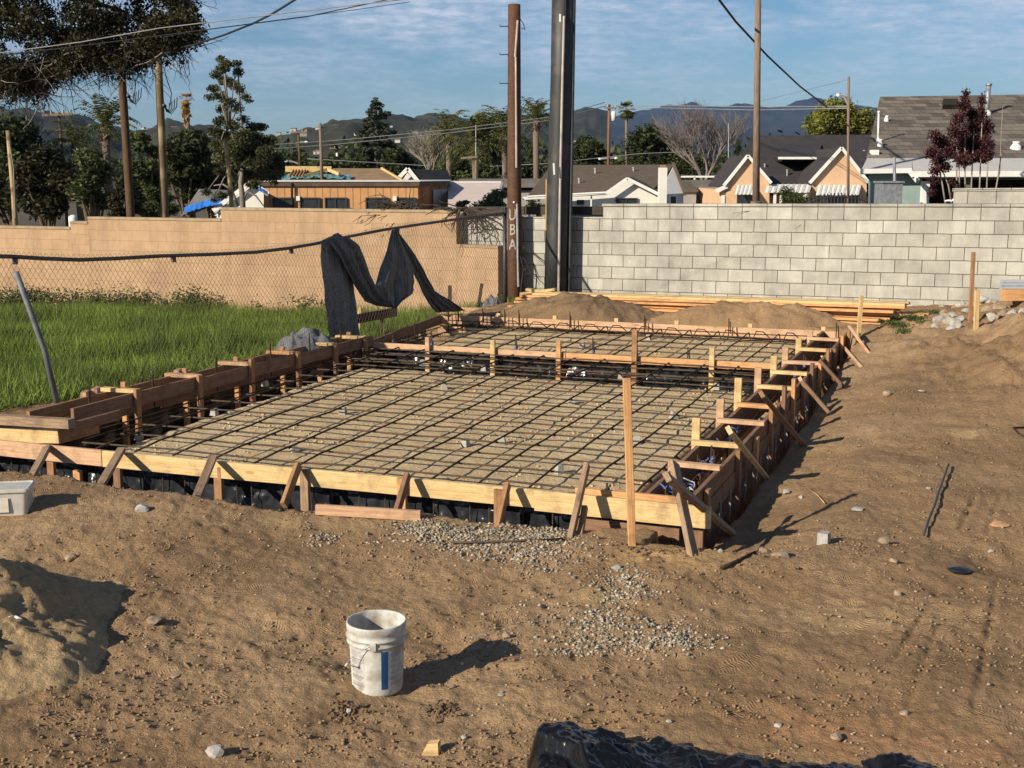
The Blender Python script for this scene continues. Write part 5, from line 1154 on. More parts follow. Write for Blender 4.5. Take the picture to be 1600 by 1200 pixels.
def limbs(base, tips, r0, M, parent, name='trunk', sway=.1, n=6):
    m = MB()
    for tp in tips:
        b_ = Vector(base); t_ = Vector(tp); L_ = (t_ - b_).length; pts = []
        for k in range(6):
            q = k / 5; p = b_.lerp(t_, q) + Vector((rnd.uniform(-1, 1), rnd.uniform(-1, 1), 0)) * sway * L_ * .1 * math.sin(q * 3.14); p.z = b_.z + (t_.z - b_.z) * (q ** .8); pts.append(p)
        m.tube(pts, [r0 * (1 - .8 * k / 5) for k in range(6)], n)
    return m.build(name, M, parent, True)
def tree(lab, cat, cx, ytop, ybase, hw, Y, M, nclump, nleaf, lsize, seed, zb=None, shape='round', name='tree', trunk=.12, gap=.85):
    """broad tree whose crown spans px cx +- hw and py ytop..ybase at distance Y"""
    r = random.Random(seed); top = at(cx, ytop, Y); bot = at(cx, ybase, Y); W = hw / FPX * Y; Hh = (top.z - bot.z); root = (bot.x, Y, GZ)
    t = thing(name, lab, cat, root); cl = []
    for i in range(nclump):
        k = r.random(); ang = r.uniform(0, 6.283); zz = bot.z + Hh * (.08 + .86 * k)
        if shape == 'round': wr = math.sqrt(max(.05, 1 - (2 * k - .85)**2 / 1.4))
        elif shape == 'cone': wr = (1 - k) ** .8 + .08
        else: wr = r.uniform(.5, 1)
        q = r.uniform(.25, 1) * wr * W * gap; s_ = (.26 + .26 * r.random()) * min(W, Hh) * (.75 if shape == 'cone' else 1)
        cl.append((bot.x + math.cos(ang) * q, Y + math.sin(ang) * q, zz, s_ * 1.15, s_ * 1.1, s_ * .75))
    V, F = leaves(cl, int(nleaf * 1.7), lsize * .85, seed, shell=.15); npmesh('crown', V, F, M, t)
    limbs(root, [c[:3] for c in cl[::max(1, nclump // 7)]], trunk, M_TRUNK, t); return t
def palm(lab, cx, cy, rad, Y, nf, seed, tw=.22, M=None, droop=1.0, skirt=True, fan=False, ground=GZ):
    r = random.Random(seed); c = at(cx, cy, Y); Rw = rad / FPX * Y * (1.0 if fan else 1.38); t = thing('palm_tree', lab, 'palm tree', (c.x, Y, ground))
    V = []; F = []
    def q4(a, b, c_, d): n = len(V); V.extend([tuple(a), tuple(b), tuple(c_), tuple(d)]); F.append((n, n+1, n+2, n+3))
    for i in range(nf):
        az = r.uniform(0, 6.283); el = 1.5 - 2.1 * r.random() ** 1.4 if not fan else r.uniform(-.9, 1.4); L_ = Rw * r.uniform(.85, 1.15); hd = Vector((math.cos(az), math.sin(az), 0)); sd = Vector((-hd.y, hd.x, 0))
        pts = []
        for k in range(9):
            q = k / 8; ang = el - droop * 1.5 * q * q * (1.0 if el > -.2 else .5); 
            if k == 0: p = c.copy()
            else: p = pts[-1] + (hd * math.cos(ang) + ZV * math.sin(ang)) * (L_ / 8)
            pts.append(p)
        if fan:
            e = pts[4]; dirv = (pts[4] - pts[3]).normalized(); up_ = sd.cross(dirv)
            for k in range(9):
                a_ = (k - 4) / 4 * 1.3; dd = dirv * math.cos(a_) + sd * math.sin(a_); w2 = dd.cross(up_).normalized() * L_ * .045
                tip = e + dd * L_ * .5 - ZV * L_ * .08 * abs(a_); q4(e, e + dd * L_ * .28 + w2, tip, e + dd * L_ * .28 - w2)
            q4(pts[0], pts[2] + sd * .01, pts[4], pts[2] - sd * .01)
        else:
            for k in range(8):
                a_, b_ = pts[k], pts[k + 1]; wq = L_ * .10 * math.sin(math.pi * min(.97, (k + .9) / 9.2)) + .02
                dr = -ZV * wq * .5; f_ = (b_ - a_) * .6
                for s_ in (1, -1):
                    for hh_ in (0, .5):
                        o_ = a_.lerp(b_, hh_); q4(o_, o_.lerp(b_, .2), o_ + sd * s_ * wq * 1.25 + dr * r.uniform(.6, 1.5) + f_, o_ + sd * s_ * wq + dr * r.uniform(.6, 1.5) + f_ * .55)
    npmesh('fronds', V, F, M or L_PALM, t)
    tk = MB().tube([Vector((c.x + .15, Y, ground)), Vector((c.x + .05, Y, (ground + c.z) / 2)), c - ZV * .1], [tw * 1.15, tw * .95, tw], 10).build('trunk', M_PALMT, t, True)
    if skirt:
        V2, F2 = leaves([(c.x, Y, c.z - Rw * .22, Rw * .12, Rw * .12, Rw * .2)], 200, Rw * .2, seed + 3, 3); npmesh('dry_skirt', V2, F2, L_PDRY if M is L_PDRY else M_PALMT, t)
    return t
palm('date palm half hidden by the left tall leaning pole', 163, 196, 46, 62, 46, 1, .20)
palm('shorter date palm left of the one by the leaning pole', 118, 222, 38, 60, 40, 2, .20)
palm('dead brown fan palm with hanging skirt against the sky', 291, 156, 13, 85, 30, 3, .15, L_PDRY, fan=True)
V, F = leaves([(at(291, 178, 85).x, 85, at(291, 178, 85).z, .22, .22, .85)], 200, .5, 4, 4); npmesh('dry_skirt', V, F, L_PDRY, bpy.data.objects['palm_tree.002'])
palm('date palm with spreading crown left of the brown wooden pole', 700, 205, 34, 88, 46, 5, .20)
palm('low wide date palm behind the antenna pole', 742, 222, 50, 80, 54, 6, .22)
palm('date palm hidden mostly behind the brown wooden pole', 788, 208, 40, 84, 44, 7, .2)
palm('tallest date palm between the wooden and steel poles', 837, 186, 34, 80, 50, 8, .2)
palm('slim fan palm right of the transformer pole', 979, 172, 17, 105, 60, 9, .13, fan=True)
# eucalyptus
def eucalyptus():
    Y = 40; t = thing('eucalyptus_tree', 'tall airy eucalyptus standing out against the sky left of the orange building', 'tree', at(378, 330, Y)); r = random.Random(4); cl = []
    for (px, py, rx, ry) in [(345,92,9,6),(355,100,12,7),(370,99,9,6),(347,108,13,7),(338,117,11,7),(372,112,10,8),(353,126,14,8),(366,133,11,8),(333,138,12,7),(328,152,10,6),(344,150,12,8),(376,140,10,8),(384,152,9,7),(391,158,6,4),(358,160,13,8),(372,170,11,8),(345,170,10,7),(380,186,11,7),(350,186,11,8),(362,196,15,8),(340,192,10,8),(336,205,14,8),(352,215,16,10),(395,200,15,9),(408,198,12,7),(380,212,18,10),(400,215,16,10),(420,220,14,9),(342,228,18,10),(366,230,20,11),(392,233,22,12),(416,238,18,11),(433,248,10,9),(345,248,16,10),(372,252,22,12),(402,255,22,12),(425,262,12,10),(360,268,16,9),(385,272,18,10),(410,275,16,9),(436,270,8,8),(345,268,12,8),(322,300,9,7),(345,305,12,7),(335,312,8,5),(395,288,14,8),(428,285,9,6)]:
        c = at(px, py, Y + r.uniform(-.8, .8)); k = Y / FPX; cl.append((c.x, c.y, c.z, rx * k * 1.0, rx * k * 1.0, ry * k * 1.05))
    V, F = leaves(cl, 26000, .105, 44, 1.0, .1, 2.8); npmesh('crown', V, F, L_EUC, t)
    m = MB(); b_ = at(379, 335, Y); b_.z = GZ
    m.tube([b_, at(379, 310, Y), at(376, 285, Y), at(378, 262, Y)], [.10, .09, .08, .07], 8); m.tube([at(378, 262, Y), at(366, 220, Y), at(356, 170, Y), at(352, 120, Y), at(350, 95, Y)], [.075, .06, .045, .03, .015], 7)
    m.tube([at(374, 275, Y), at(386, 235, Y), at(376, 185, Y), at(373, 130, Y), at(372, 105, Y)], [.065, .05, .04, .03, .015], 6)
    for c in cl[::2]:
        src = at(364, min(300, 262 - 0 * c[2]), Y) if c[2] < at(0, 240, Y).z else at(358, 200, Y); m.tube([src, src.lerp(Vector(c[:3]), .5) + ZV * .15, Vector(c[:3])], [.03, .02, .008], 5)
    m.build('trunk', mat('pale_eucalyptus_bark', (.22, .18, .15), .9, .35, 4, aniso=(3, 3, .6)), t, True)
    MB().tube([at(372, 322, Y), at(362, 296, Y), at(348, 288, Y), at(334, 290, Y)], [.05, .04, .03, .015], 5).tube([at(376, 318, Y), at(386, 300, Y), at(400, 306, Y), at(412, 322, Y)], [.04, .04, .03, .015], 5).build('low_branch', MATS['pale_eucalyptus_bark'], t, True)
eucalyptus()
# conifer
Y = 115
t = thing('conifer_tree', 'dark pointed conifer with layered boughs rising behind the orange building', 'tree', at(590, 300, Y)); cl = []; r = random.Random(9)
for lv in range(17):
    q = lv / 16; py = 155 + q * 112; hw = 5 + 30 * q ** .75 + (6 if lv % 2 else 0)
    for k in range(7):
        a_ = r.uniform(0, 6.283); d_ = hw / FPX * Y * r.uniform(.45, .95); c = at(588, py + r.uniform(-2, 2), Y)
        cl.append((c.x + math.cos(a_) * d_, Y + math.sin(a_) * d_, c.z - d_ * .15, hw / FPX * Y * .38, hw / FPX * Y * .38, .22))
V, F = leaves(cl, 9000, .42, 6, .4, .2, 2.5); npmesh('crown', V, F, L_CON, t)
MB().tube([at(590, 300, Y) - ZV * 3, at(589, 220, Y), at(587, 152, Y)], [.35, .25, .05], 8).build('trunk', M_TRUNK, t, True)
T = tree
T('dark broad tree at the far left edge beneath the oak canopy', 'tree', 20, 196, 330, 75, 58, L_DRK, 26, 9000, .30, 11)
T('dark bushy tree filling the gap behind the far left lamp pole', 'tree', 75, 232, 335, 55, 52, L_OAK, 22, 7000, .26, 12)
T('mid-green tree with a bare stem below the date palms', 'tree', 145, 236, 325, 40, 50, L_MID, 20, 6000, .22, 13)
T('leafy dark tree between the two tall leaning poles', 'tree', 232, 205, 335, 40, 55, L_MID, 22, 7000, .26, 14)
T('rounded dark tree right of the pale-footed tall pole', 'tree', 292, 212, 315, 52, 60, L_DRK, 26, 9000, .28, 15)
T('low green bush beside the house with the blue tarp', 'bush', 246, 292, 345, 26, 44, L_MID, 14, 3600, .16, 16, name='bush', trunk=.05)
T('low olive bush beyond the step in the tan wall', 'bush', 190, 298, 345, 34, 44, L_OAK, 14, 3000, .18, 17, name='bush', trunk=.05)
T('dark tree immediately left of the eucalyptus crown', 'tree', 330, 240, 320, 40, 62, L_DRK, 18, 6000, .28, 18)
T('dense dark tree right behind the eucalyptus', 'tree', 415, 232, 300, 46, 70, L_DRK, 18, 5000, .30, 19)
T('tall dark oak rising behind the date palms', 'tree', 756, 177, 275, 34, 98, L_DRK, 22, 7000, .36, 20)
T('dark shrubby tree right of the tall conifer', 'tree', 618, 232, 278, 28, 100, L_DRK, 14, 3500, .34, 21)
T('low dark tree beneath the low wide date palm', 'tree', 725, 250, 296, 50, 90, L_MID, 16, 4500, .32, 22)
T('low dark tree behind the poles and the grey roofs', 'tree', 815, 248, 296, 50, 92, L_DRK, 16, 4500, .32, 23)
T('dark rounded tree directly right of the steel pole', 'tree', 918, 212, 275, 32, 98, L_DRK, 18, 5000, .34, 24)
T('broad dark tree between the transformer pole and the bare tree', 'tree', 1020, 196, 280, 50, 96, L_DRK, 26, 8000, .36, 25)
T('low dark tree in front of the leafless tree', 'tree', 1080, 250, 290, 34, 92, L_DRK, 14, 3500, .32, 26)
T('small dark tree under the mountain ridge left of the conifer', 'tree', 500, 255, 292, 46, 110, L_MID, 14, 3600, .34, 27)
T('small dark tree beneath the first street lamps', 'tree', 560, 250, 290, 34, 112, L_DRK, 12, 3000, .34, 28)
T('bright yellow-green rounded tree above the charcoal roof', 'tree', 1308, 163, 215, 54, 95, L_YEL, 30, 9000, .34, 29)
T('dark hedge below the striped porch roof', 'hedge', 1236, 300, 330, 30, 58, L_MID, 10, 2500, .14, 30, name='hedge', trunk=.04)
T('grey-green bush above the low end of the tan wall', 'bush', 765, 300, 336, 30, 30, L_BUSH, 16, 3200, .085, 31, name='bush', trunk=.03, shape='x')
T('spiky pale green bush by the pink roof', 'bush', 728, 314, 340, 14, 29, L_BUSH, 8, 900, .10, 32, name='bush', trunk=.02)
T('small dark shrub between the poles behind the timber', 'bush', 838, 312, 340, 16, 28, L_MID, 8, 1100, .08, 33, name='bush', trunk=.02)
def bare(lab, cx, ytop, ybase, hw, Y, n, seed, M=M_TWIG, r0=.16):
    r = random.Random(seed); b_ = at(cx, ybase, Y); t = thing('bare_tree', lab, 'tree', (b_.x, Y, GZ)); m = MB(); W = hw / FPX * Y; top = at(cx, ytop, Y).z
    def grow(p, d, L_, rad, dep):
        pts = [p]; q = p
        for k in range(4):
            d = (d + Vector((r.gauss(0, .13), r.gauss(0, .13), r.gauss(.03, .07)))).normalized(); q = q + d * L_ / 4; pts.append(q)
        m.tube(pts, [rad * (1 - .13 * k) for k in range(5)], 4 if dep < 2 else 3, False)
        if dep >= 4: return
        for k in range(n if dep else n + 1):
            a_ = r.uniform(0, 6.283); s_ = r.uniform(.3, .62); dd = (d + Vector((math.cos(a_), math.sin(a_), .15)) * s_).normalized()
            grow(pts[r.randint(2, 4)], dd, L_ * r.uniform(.62, .82), rad * .55, dep + 1)
    hgt = top - b_.z; m.tube([Vector((b_.x, Y, GZ)), b_], r0 * 1.2, 6)
    for k in range(5): a_ = k * 1.26 + r.random(); grow(b_, Vector((math.cos(a_) * W / hgt, math.sin(a_) * W / hgt, 1)).normalized(), hgt * .36, r0 * .7, 0)
    m.build('branches', M, t); return t
bare('leafless pale tree standing right of the conifer', 672, 190, 285, 30, 90, 4, 3, M_TWIG, .13)
bare('large leafless grey tree against the mountains left of the charcoal roof', 1100, 143, 292, 45, 88, 4, 5, mat('grey_twigs', (.17, .14, .125), .9, .3, 4), .17)
# purple-leaved tree, several slim stems
Y = 27
t = thing('purple_tree', 'purple-leaved multi-stemmed tree in front of the blue house roof', 'tree', at(1500, 320, Y)); cl = []; k = Y / FPX
for (px, py, rx, ry) in [(1509,148,6,10),(1506,165,9,10),(1515,178,10,10),(1535,158,6,12),(1533,178,9,10),(1498,185,10,9),(1524,198,14,12),(1495,205,13,11),(1543,200,9,12),(1460,212,9,9),(1470,222,11,10),(1510,222,16,13),(1536,225,14,13),(1485,235,12,12),(1456,238,9,10),(1468,250,11,10),(1520,243,16,10),(1545,240,8,10),(1505,250,12,10),(1463,265,10,9),(1478,262,8,8),(1535,246,12,8),(1460,282,7,9),(1456,300,6,8),(1490,285,7,6),(1495,305,8,6)]:
    c = at(px, py, Y + rnd.uniform(-.3, .3)); cl.append((c.x, c.y, c.z, rx*k*1.3, rx*k*1.3, ry*k*1.25))
V, F = leaves(cl, 19000, .05, 8, 1, .1, 1.6); npmesh('crown', V, F, L_PURP, t)
m = MB()
for (x0, x1, y1) in ((1480, 1462, 235), (1490, 1470, 260), (1495, 1495, 200), (1508, 1508, 160), (1515, 1522, 200), (1528, 1535, 170), (1540, 1545, 215), (1552, 1565, 240), (1500, 1498, 240)):
    m.tube([at(x0, 335, Y), at((x0 * .6 + x1 * .4), 290, Y), at(x1, y1, Y)], [.022, .018, .008], 5)
m.tube([at(1545, 335, Y), at(1562, 270, Y), at(1565, 200, Y), at(1567, 165, Y)], [.014, .012, .008, .004], 4)
m.build('stems', M_TWIG, t, True)
# oak canopy overhead at the top left
def oak():
    Y0 = 25.0; t = thing('oak_tree', 'large dark oak whose hanging canopy fills the top left corner', 'tree', (-15.2, 24.0, -2.8)); r = random.Random(31); cl = []
    lo = [(0, 150), (40, 160), (80, 150), (115, 120), (150, 110), (200, 122), (240, 100), (275, 90), (300, 55), (312, 20)]
    for i in range(430):
        px = r.uniform(-120, 292); ymax = float(np.interp(px, [q[0] for q in lo], [q[1] for q in lo])) - 16; py = r.uniform(-170, ymax)
        if r.random() < .35: py = ymax - r.uniform(0, 35)
        Y = Y0 + r.uniform(-1.6, 1.6); c = at(px, py, Y); s_ = r.uniform(.16, .40); cl.append((c.x, c.y, c.z, s_ * 1.2, s_ * 1.2, s_))
    for (px, py) in [(296, 8), (300, 25), (291, 38), (286, 62), (272, 82), (263, 98), (284, 96), (306, 12), (20, 155), (60, 165), (8, 165)]:
        c = at(px, py, Y0); cl.append((c.x, c.y, c.z, .14, .16, .14))
    V, F = leaves(cl, 150000, .07, 32, 1.1, .1, 1.9); npmesh('crown', V, F, L_OAK, t)
    m = MB().tube([(-15.2, 24, -3.0), (-15.1, 24.1, -.6), (-14.6, 24.3, 1.8), (-13.4, 24.6, 3.6)], [.5, .42, .36, .26], 10)
    for (px, py) in [(120, -60), (200, 20), (60, 60), (250, -20), (150, 90), (20, 110)]:
        e = at(px, py, Y0); m.tube([(-14.2, 24.3, 2.4), Vector((-12.5, 24.5, 4.2)).lerp(e, .4) + ZV * .2, e], [.2, .12, .03], 7)
    m.build('trunk', M_TRUNK, t, True)
    m = MB(); m2 = MB()
    for i in range(420):                                # fine bare twigs hanging below the leaves
        px = r.uniform(-10, 300); ymax = float(np.interp(px, [q[0] for q in lo], [q[1] for q in lo])); py = ymax - r.uniform(0, 75); Y = Y0 + r.uniform(-1.5, 1.5); p = at(px, py, Y); pts = [p]; d = Vector((r.gauss(0, .8), r.gauss(0, .4), -.35)).normalized()
        for k in range(6): d = (d + Vector((r.gauss(0, .32), r.gauss(0, .3), r.gauss(-.08, .22)))).normalized(); pts.append(pts[-1] + d * r.uniform(.07, .18))
        (m if i % 3 else m2).tube(pts, [.009, .008, .0075, .007, .006, .005, .003], 3, False)
        q = pts[3]; d = Vector((r.gauss(0, 1), r.gauss(0, .5), -.5)).normalized(); m.tube([q, q + d * .12, q + d * .2 - ZV * .06], [.004, .003, .002], 3, False)
    m.build('twigs', mat('dark_twigs', (.07, .055, .045), .9, .4, 4), t); m2.build('pale_twigs', M_TWIG, t)
oak()
# vines over the walls
M_VINE = mat('dry_vine', (.06, .045, .034), .95, .4, 6)
def vine(lab, items, wallY_, r0=.008):
    m = MB()
    for (x0, y0, dx_, dy_, L_) in items:
        p = at(x0, y0, wallY_(x0) - .03); pts = [p]; d = Vector((dx_, 0, -dy_)).normalized()
        for k in range(7):
            d = (d + Vector((rnd.gauss(0, .35), 0, rnd.gauss(-.05, .3)))).normalized(); q = pts[-1] + d * L_ / 7; q.y = wallY_(x0) - .03 - rnd.random() * .04; pts.append(q)
        m.tube(pts, [r0 * (1 - .1 * k) for k in range(8)], 4, False)
    tag(m.build('dry_vine', M_VINE), lab, 'vine')
def wy(px):
    d = ray(px, 350); s = d.x / d.y; return (19.0 + 7.717 * .4391) / (1 + .4391 * s)
def ty(px): return (TA + TD * twx(min(px, 719))).y
vine('tangled dry vine hanging over the left end of the tall grey wall run', [(985, 318, rnd.uniform(-1, 1), 1, rnd.uniform(.2, .6)) for _ in range(12)] + [(982, 320, .1, 1, .7)], wy)
vine('spidery dry vine over the grey wall cap beside the grey pole', [(1210 + rnd.uniform(-12, 12), 319, rnd.uniform(-1.6, 1.6), 1, rnd.uniform(.3, .7)) for _ in range(36)], wy, .008)
vine('thin dry tendrils on the grey wall below the iron fence', [(1288 + rnd.uniform(-4, 4), 319, rnd.uniform(-.6, .6), 1.2, rnd.uniform(.4, .8)) for _ in range(5)] + [(1255 + rnd.uniform(-6, 6), 330, 1, .3, .4) for _ in range(4)], wy, .007)
vine('thin curling tendrils on the right part of the grey wall', [(rnd.uniform(1380, 1590), rnd.uniform(322, 460), 1, rnd.uniform(-.4, .6), rnd.uniform(.25, .8)) for _ in range(16)], wy, .007)
vine('faint dry tendrils scattered over the left half of the grey wall', [(rnd.uniform(930, 1370), rnd.uniform(330, 450), rnd.uniform(-1, 1), rnd.uniform(-.2, .6), rnd.uniform(.15, .4)) for _ in range(14)], wy, .0055)
vine('bushy dry vine tumbling over the tan wall below the orange building windows', [(622 + rnd.gauss(0, 12), 322 + rnd.uniform(-6, 3), rnd.uniform(-1.6, 1.6), rnd.uniform(.1, 1.2), rnd.uniform(.3, .8)) for _ in range(110)], ty, .012)
vine('small dry vine on the tan wall near its high right end', [(685 + rnd.gauss(0, 7), 325, rnd.uniform(-1.2, 1.2), 1, rnd.uniform(.2, .5)) for _ in range(20)] + [(545 + rnd.gauss(0, 5), 325, rnd.uniform(-1.2, 1.2), .6, .25) for _ in range(5)] + [(562, 327, .8, .1, .4)], ty, .009)
def low_y(px): return 22.3
vine('thick bare vine stems crossing the gap between the tan wall and the end post', [(724, 330, .15, 1, .8), (732, 328, .5, 1, .7), (745, 330, .9, .8, .9), (752, 335, 1, .7, .8), (738, 345, 1, .35, .8), (748, 350, 1, .45, .6), (726, 345, .2, 1, .6), (740, 365, 1, .05, .5), (760, 345, 1, .9, .6)] + [(725 + rnd.gauss(0, 8), 325, rnd.uniform(-1, 2), .2, .5) for _ in range(22)], low_y, .015)
vine('bent vine stem hanging beside the foot of the brown wooden pole', [(816, 385, .4, 1, .6), (815, 400, .5, .6, .4), (820, 420, .2, 1, .4)], lambda x: 21.9, .012)
# grass and weeds on the lot beyond the fence
def field(n, seed):
    r = np.random.default_rng(seed); out = []
    s = r.random(n) ** .8 * 16.5 - 1.0; d = r.random(n) ** .9 * 14
    P = np.array([FA.x, FA.y])[None] + np.array([FD.x, FD.y])[None] * s[:, None] - np.array([-FD.y * -1, FD.x * -1])[None] * 0
    nl = np.array([FD.y, -FD.x]); nl = nl if nl[0] < 0 else -nl
    P = P + nl[None] * (d[:, None] + .05); return P[:, 0], P[:, 1], d
x, y, d = field(330000, 5)
yw = TA.y + (x - TA.x) * TD.y / TD.x - .05
ok = (y < yw) & (y > 9.0) & (x > -.72 * y * .62 - 1.5); x, y, d = x[ok], y[ok], d[ok]
yw = yw[ok]; z = H(x, y)
dens = fbm(x, y, .6, 3, 91) + .3 * fbm(x, y, 2.5, 2, 95); keep = dens > -.42; x, y, z, dens, yw, d = x[keep], y[keep], z[keep], dens[keep], yw[keep], d[keep]
n = len(x); r = np.random.default_rng(3); hgt = (.16 + .18 * np.clip(dens + .45, 0, 1.2)) * (.55 + .9 * r.random(n)) * np.clip(.45 + d * .5, 0, 1)
a = r.random(n) * 6.283; w_ = .006 + .009 * r.random(n); ln = .05 + .10 * r.random(n)
bx, by = np.cos(a) * w_, np.sin(a) * w_; lx, ly = r.normal(size=n) * ln, r.normal(size=n) * ln
V = np.stack([np.stack([x - bx, y - by, z - .02], 1), np.stack([x + bx, y + by, z - .02], 1), np.stack([x + lx, y + ly, z + hgt], 1)], 1).reshape(-1, 3)
tag(npmesh('grass', V, np.arange(3 * n).reshape(n, 3), L_GRASS), 'tall green grass and weeds filling the lot between the fence and the tan wall', 'grass', kind='stuff')
cl = []
rr = random.Random(6)
for i in range(34):
    px = rr.choice([rr.uniform(0, 60), rr.uniform(45, 90), rr.uniform(110, 175), rr.uniform(205, 340), rr.uniform(0, 480)]); s = twx(px); p = TA + TD * s; yy_ = p.y - rr.uniform(.2, .7); xx_ = p.x; s_ = rr.uniform(.2, .42)
    cl.append((xx_, yy_, float(H(xx_, yy_)) + rr.uniform(.16, .36), s_ * 1.4, s_ * .7, s_ * .9))
V, F = leaves(cl, 7000, .06, 12, .5, .0, 2.2); tag(npmesh('weeds', V, F, L_WEED), 'leafy weeds along the foot of the tan wall', 'weeds', kind='stuff')
cl = [(G(px, py).x, G(px, py).y, G(px, py).z + .05, .22, .16, .035) for px, py in [(1390, 508), (1405, 514), (1420, 502), (1440, 494), (1458, 492), (1412, 520), (1430, 508), (1448, 503)]]
V, F = leaves(cl, 1500, .05, 14, 1, .1, 5); tag(npmesh('weeds', V, F, L_WEED), 'low green weeds at the wall foot beside the lumber stack end', 'weeds', kind='stuff')
# ------------------------------------------------------------------ rocks, gravel and clutter on the dirt
def pebbles(name, lab, XY, s0, s1, M, seed, zoff=.0):
    r = np.random.default_rng(seed); n = len(XY); X = XY[:, 0]; Y = XY[:, 1]; Z = H(X, Y)
    base = np.array([(1,0,0),(-1,0,0),(0,1,0),(0,-1,0),(0,0,1),(0,0,-1)], float); fc = np.array([(0,2,4),(2,1,4),(1,3,4),(3,0,4),(2,0,5),(1,2,5),(3,1,5),(0,3,5)])
    s = s0 + (s1 - s0) * r.random(n) ** 2.2; V = base[None] * s[:, None, None] * (.65 + .7 * r.random((n, 6, 1))); V[:, :, 2] *= .7
    V = V + r.normal(size=V.shape) * s[:, None, None] * .18; a = r.random(n) * 6.283; ca, sa = np.cos(a)[:, None], np.sin(a)[:, None]
    x_, y_ = V[:, :, 0] * ca - V[:, :, 1] * sa, V[:, :, 0] * sa + V[:, :, 1] * ca
    V = np.stack([x_ + X[:, None], y_ + Y[:, None], V[:, :, 2] + (Z + s * .35 + zoff)[:, None]], 2).reshape(-1, 3)
    F = (fc[None] + (np.arange(n) * 6)[:, None, None]).reshape(-1, 3)
    return tag(npmesh(name, V, F, M), lab, 'gravel', kind='stuff')
def scatter(spots, seed):
    r = random.Random(seed); out = []
    for (px, py, sx, sy, n) in spots:
        g = G(px, py); kx = g.y / FPX * 1.03; g2 = G(px, py + sy); ky = abs(g.y - g2.y) / sy
        for _ in range(n): out.append((g.x + r.gauss(0, sx * kx), g.y + r.gauss(0, sy * ky)))
    return np.array(out)
g1 = scatter([(705,832,46,8,650),(790,845,48,9,800),(850,838,26,6,600),(650,826,20,6,250),(730,848,60,9,500),(830,862,50,7,300)], 1)
pebbles('gravel', 'dense pale gravel spill in front of the long yellow form board', g1, .006, .017, M_GRAV, 1)
g2 = scatter([(505,838,16,9,160),(860,880,40,14,260),(970,905,30,14,300),(985,930,24,10,260),(930,965,28,10,280),(1000,985,50,14,380),(915,1000,30,8,220),(1070,1000,30,10,300),(960,1012,60,8,220),(840,960,40,14,80),(780,1000,40,12,60)], 2)
pebbles('gravel', 'loose scattered gravel reaching from the form corner towards the bucket', g2, .005, .016, M_GRAV, 2)
rr = np.random.default_rng(9); n = 4200
yy2 = 4.9 + 8 * rr.random(n) ** 1.5; xx2 = (rr.random(n) - .5) * (1.0 * yy2 + .6)
clump = fbm(xx2, yy2, 1.3, 3, 61) > -.06
u2, v2 = uv_of(xx2, yy2); ok = clump & ~((u2 > -.6) & (v2 > -.35) & (u2 < 8.9) & (v2 < 7))
pebbles('gravel', 'small stones and crumbs strewn over the whole dirt yard', np.stack([xx2[ok], yy2[ok]], 1), .003, .012, mat('dirty_pebbles', (.33, .25, .175), .95, .4, 9, obj=False), 3)
n = 26000; yy2 = 4.9 + 9 * rr.random(n) ** 1.6; xx2 = (rr.random(n) - .5) * (1.0 * yy2 + .6); u2, v2 = uv_of(xx2, yy2); ok = (fbm(xx2, yy2, 2.1, 3, 63) > -.05) & ~((u2 > -.6) & (v2 > -.35) & (u2 < 8.9) & (v2 < 7))
pebbles('dirt_crumbs', 'dark clods and crumbs of earth lying over the yard', np.stack([xx2[ok], yy2[ok]], 1), .003, .014, mat('earth_clods', (.25, .16, .092), .98, .3, 9, obj=False), 4)
def rk(px, py, w, M, lab, seed, flat=.6, name='rock', cat='rock', asp=1.0):
    g = G(px, py); s = w / FPX * g.y / 2 * 1.03
    return tag(MB().rock(g + ZV * s * flat * .55, s, s * asp, s * flat, seed, 2).build(name, M), lab, cat)
rk(223, 799, 24, M_RGRY, 'grey rock on the dirt right of the white container', 1, .7); rk(112, 876, 24, M_ROCK, 'brown rock above the sand pile shadow', 2, .6)
rk(338, 1180, 36, M_CONC, 'pale grey broken concrete chunk near the bottom left', 3, .6); rk(1381, 849, 20, M_ROCK, 'round brown stone right of the concrete cube', 5, .85)
rk(1222, 871, 38, M_ROCK, 'long flat stone below the front right brace', 6, .35); rk(1192, 862, 18, M_ROCK, 'small rounded stone by the short dark rod', 7, .8)
rk(1397, 880, 15, M_ROCK, 'pointed tan stone below the round brown stone', 8, .8); rk(1402, 932, 18, M_ROCK, 'angular tan stone at the tyre scrape', 9, .9)
rk(1228, 771, 15, M_RGRY, 'pale stone beside the long stake shadow', 10, .6); rk(1252, 779, 9, M_CONC, 'tiny white stone on the stake shadow tip', 11, .9)
rk(1126, 864, 10, M_CONC, 'small white stone right of the front corner brace', 12, .9); rk(1340, 797, 24, M_CONC, 'flat pale fragment above the round brown stone', 13, .25)
rk(1451, 765, 10, M_CONC, 'white pebble left of the bent black rod', 14, .7); rk(1548, 863, 12, M_CONC, 'white pebble at the right edge of the yard', 15, .6)
rk(1560, 820, 36, mat('orange_rag', (.5, .28, .14), .9, .3, 9), 'flat orange-tan scrap near the right edge', 16, .15, 'scrap', 'scrap'); rk(1498, 893, 36, M_PLAS, 'torn black plastic scrap on the dirt at the right', 17, .3, 'plastic_scrap', 'scrap')
rk(274, 1058, 18, M_ROCK, 'half-buried round stone right of the sand pile', 18, .4); rk(240, 972, 34, M_ROCK, 'flat rock lying in the shadow of the sand pile', 19, .35)
rk(792, 996, 16, M_ROCK, 'upright brown stone at the tip of the bucket shadow', 20, .8); rk(705, 1073, 16, M_ROCK, 'flat brown stone right of the bucket', 21, .35)
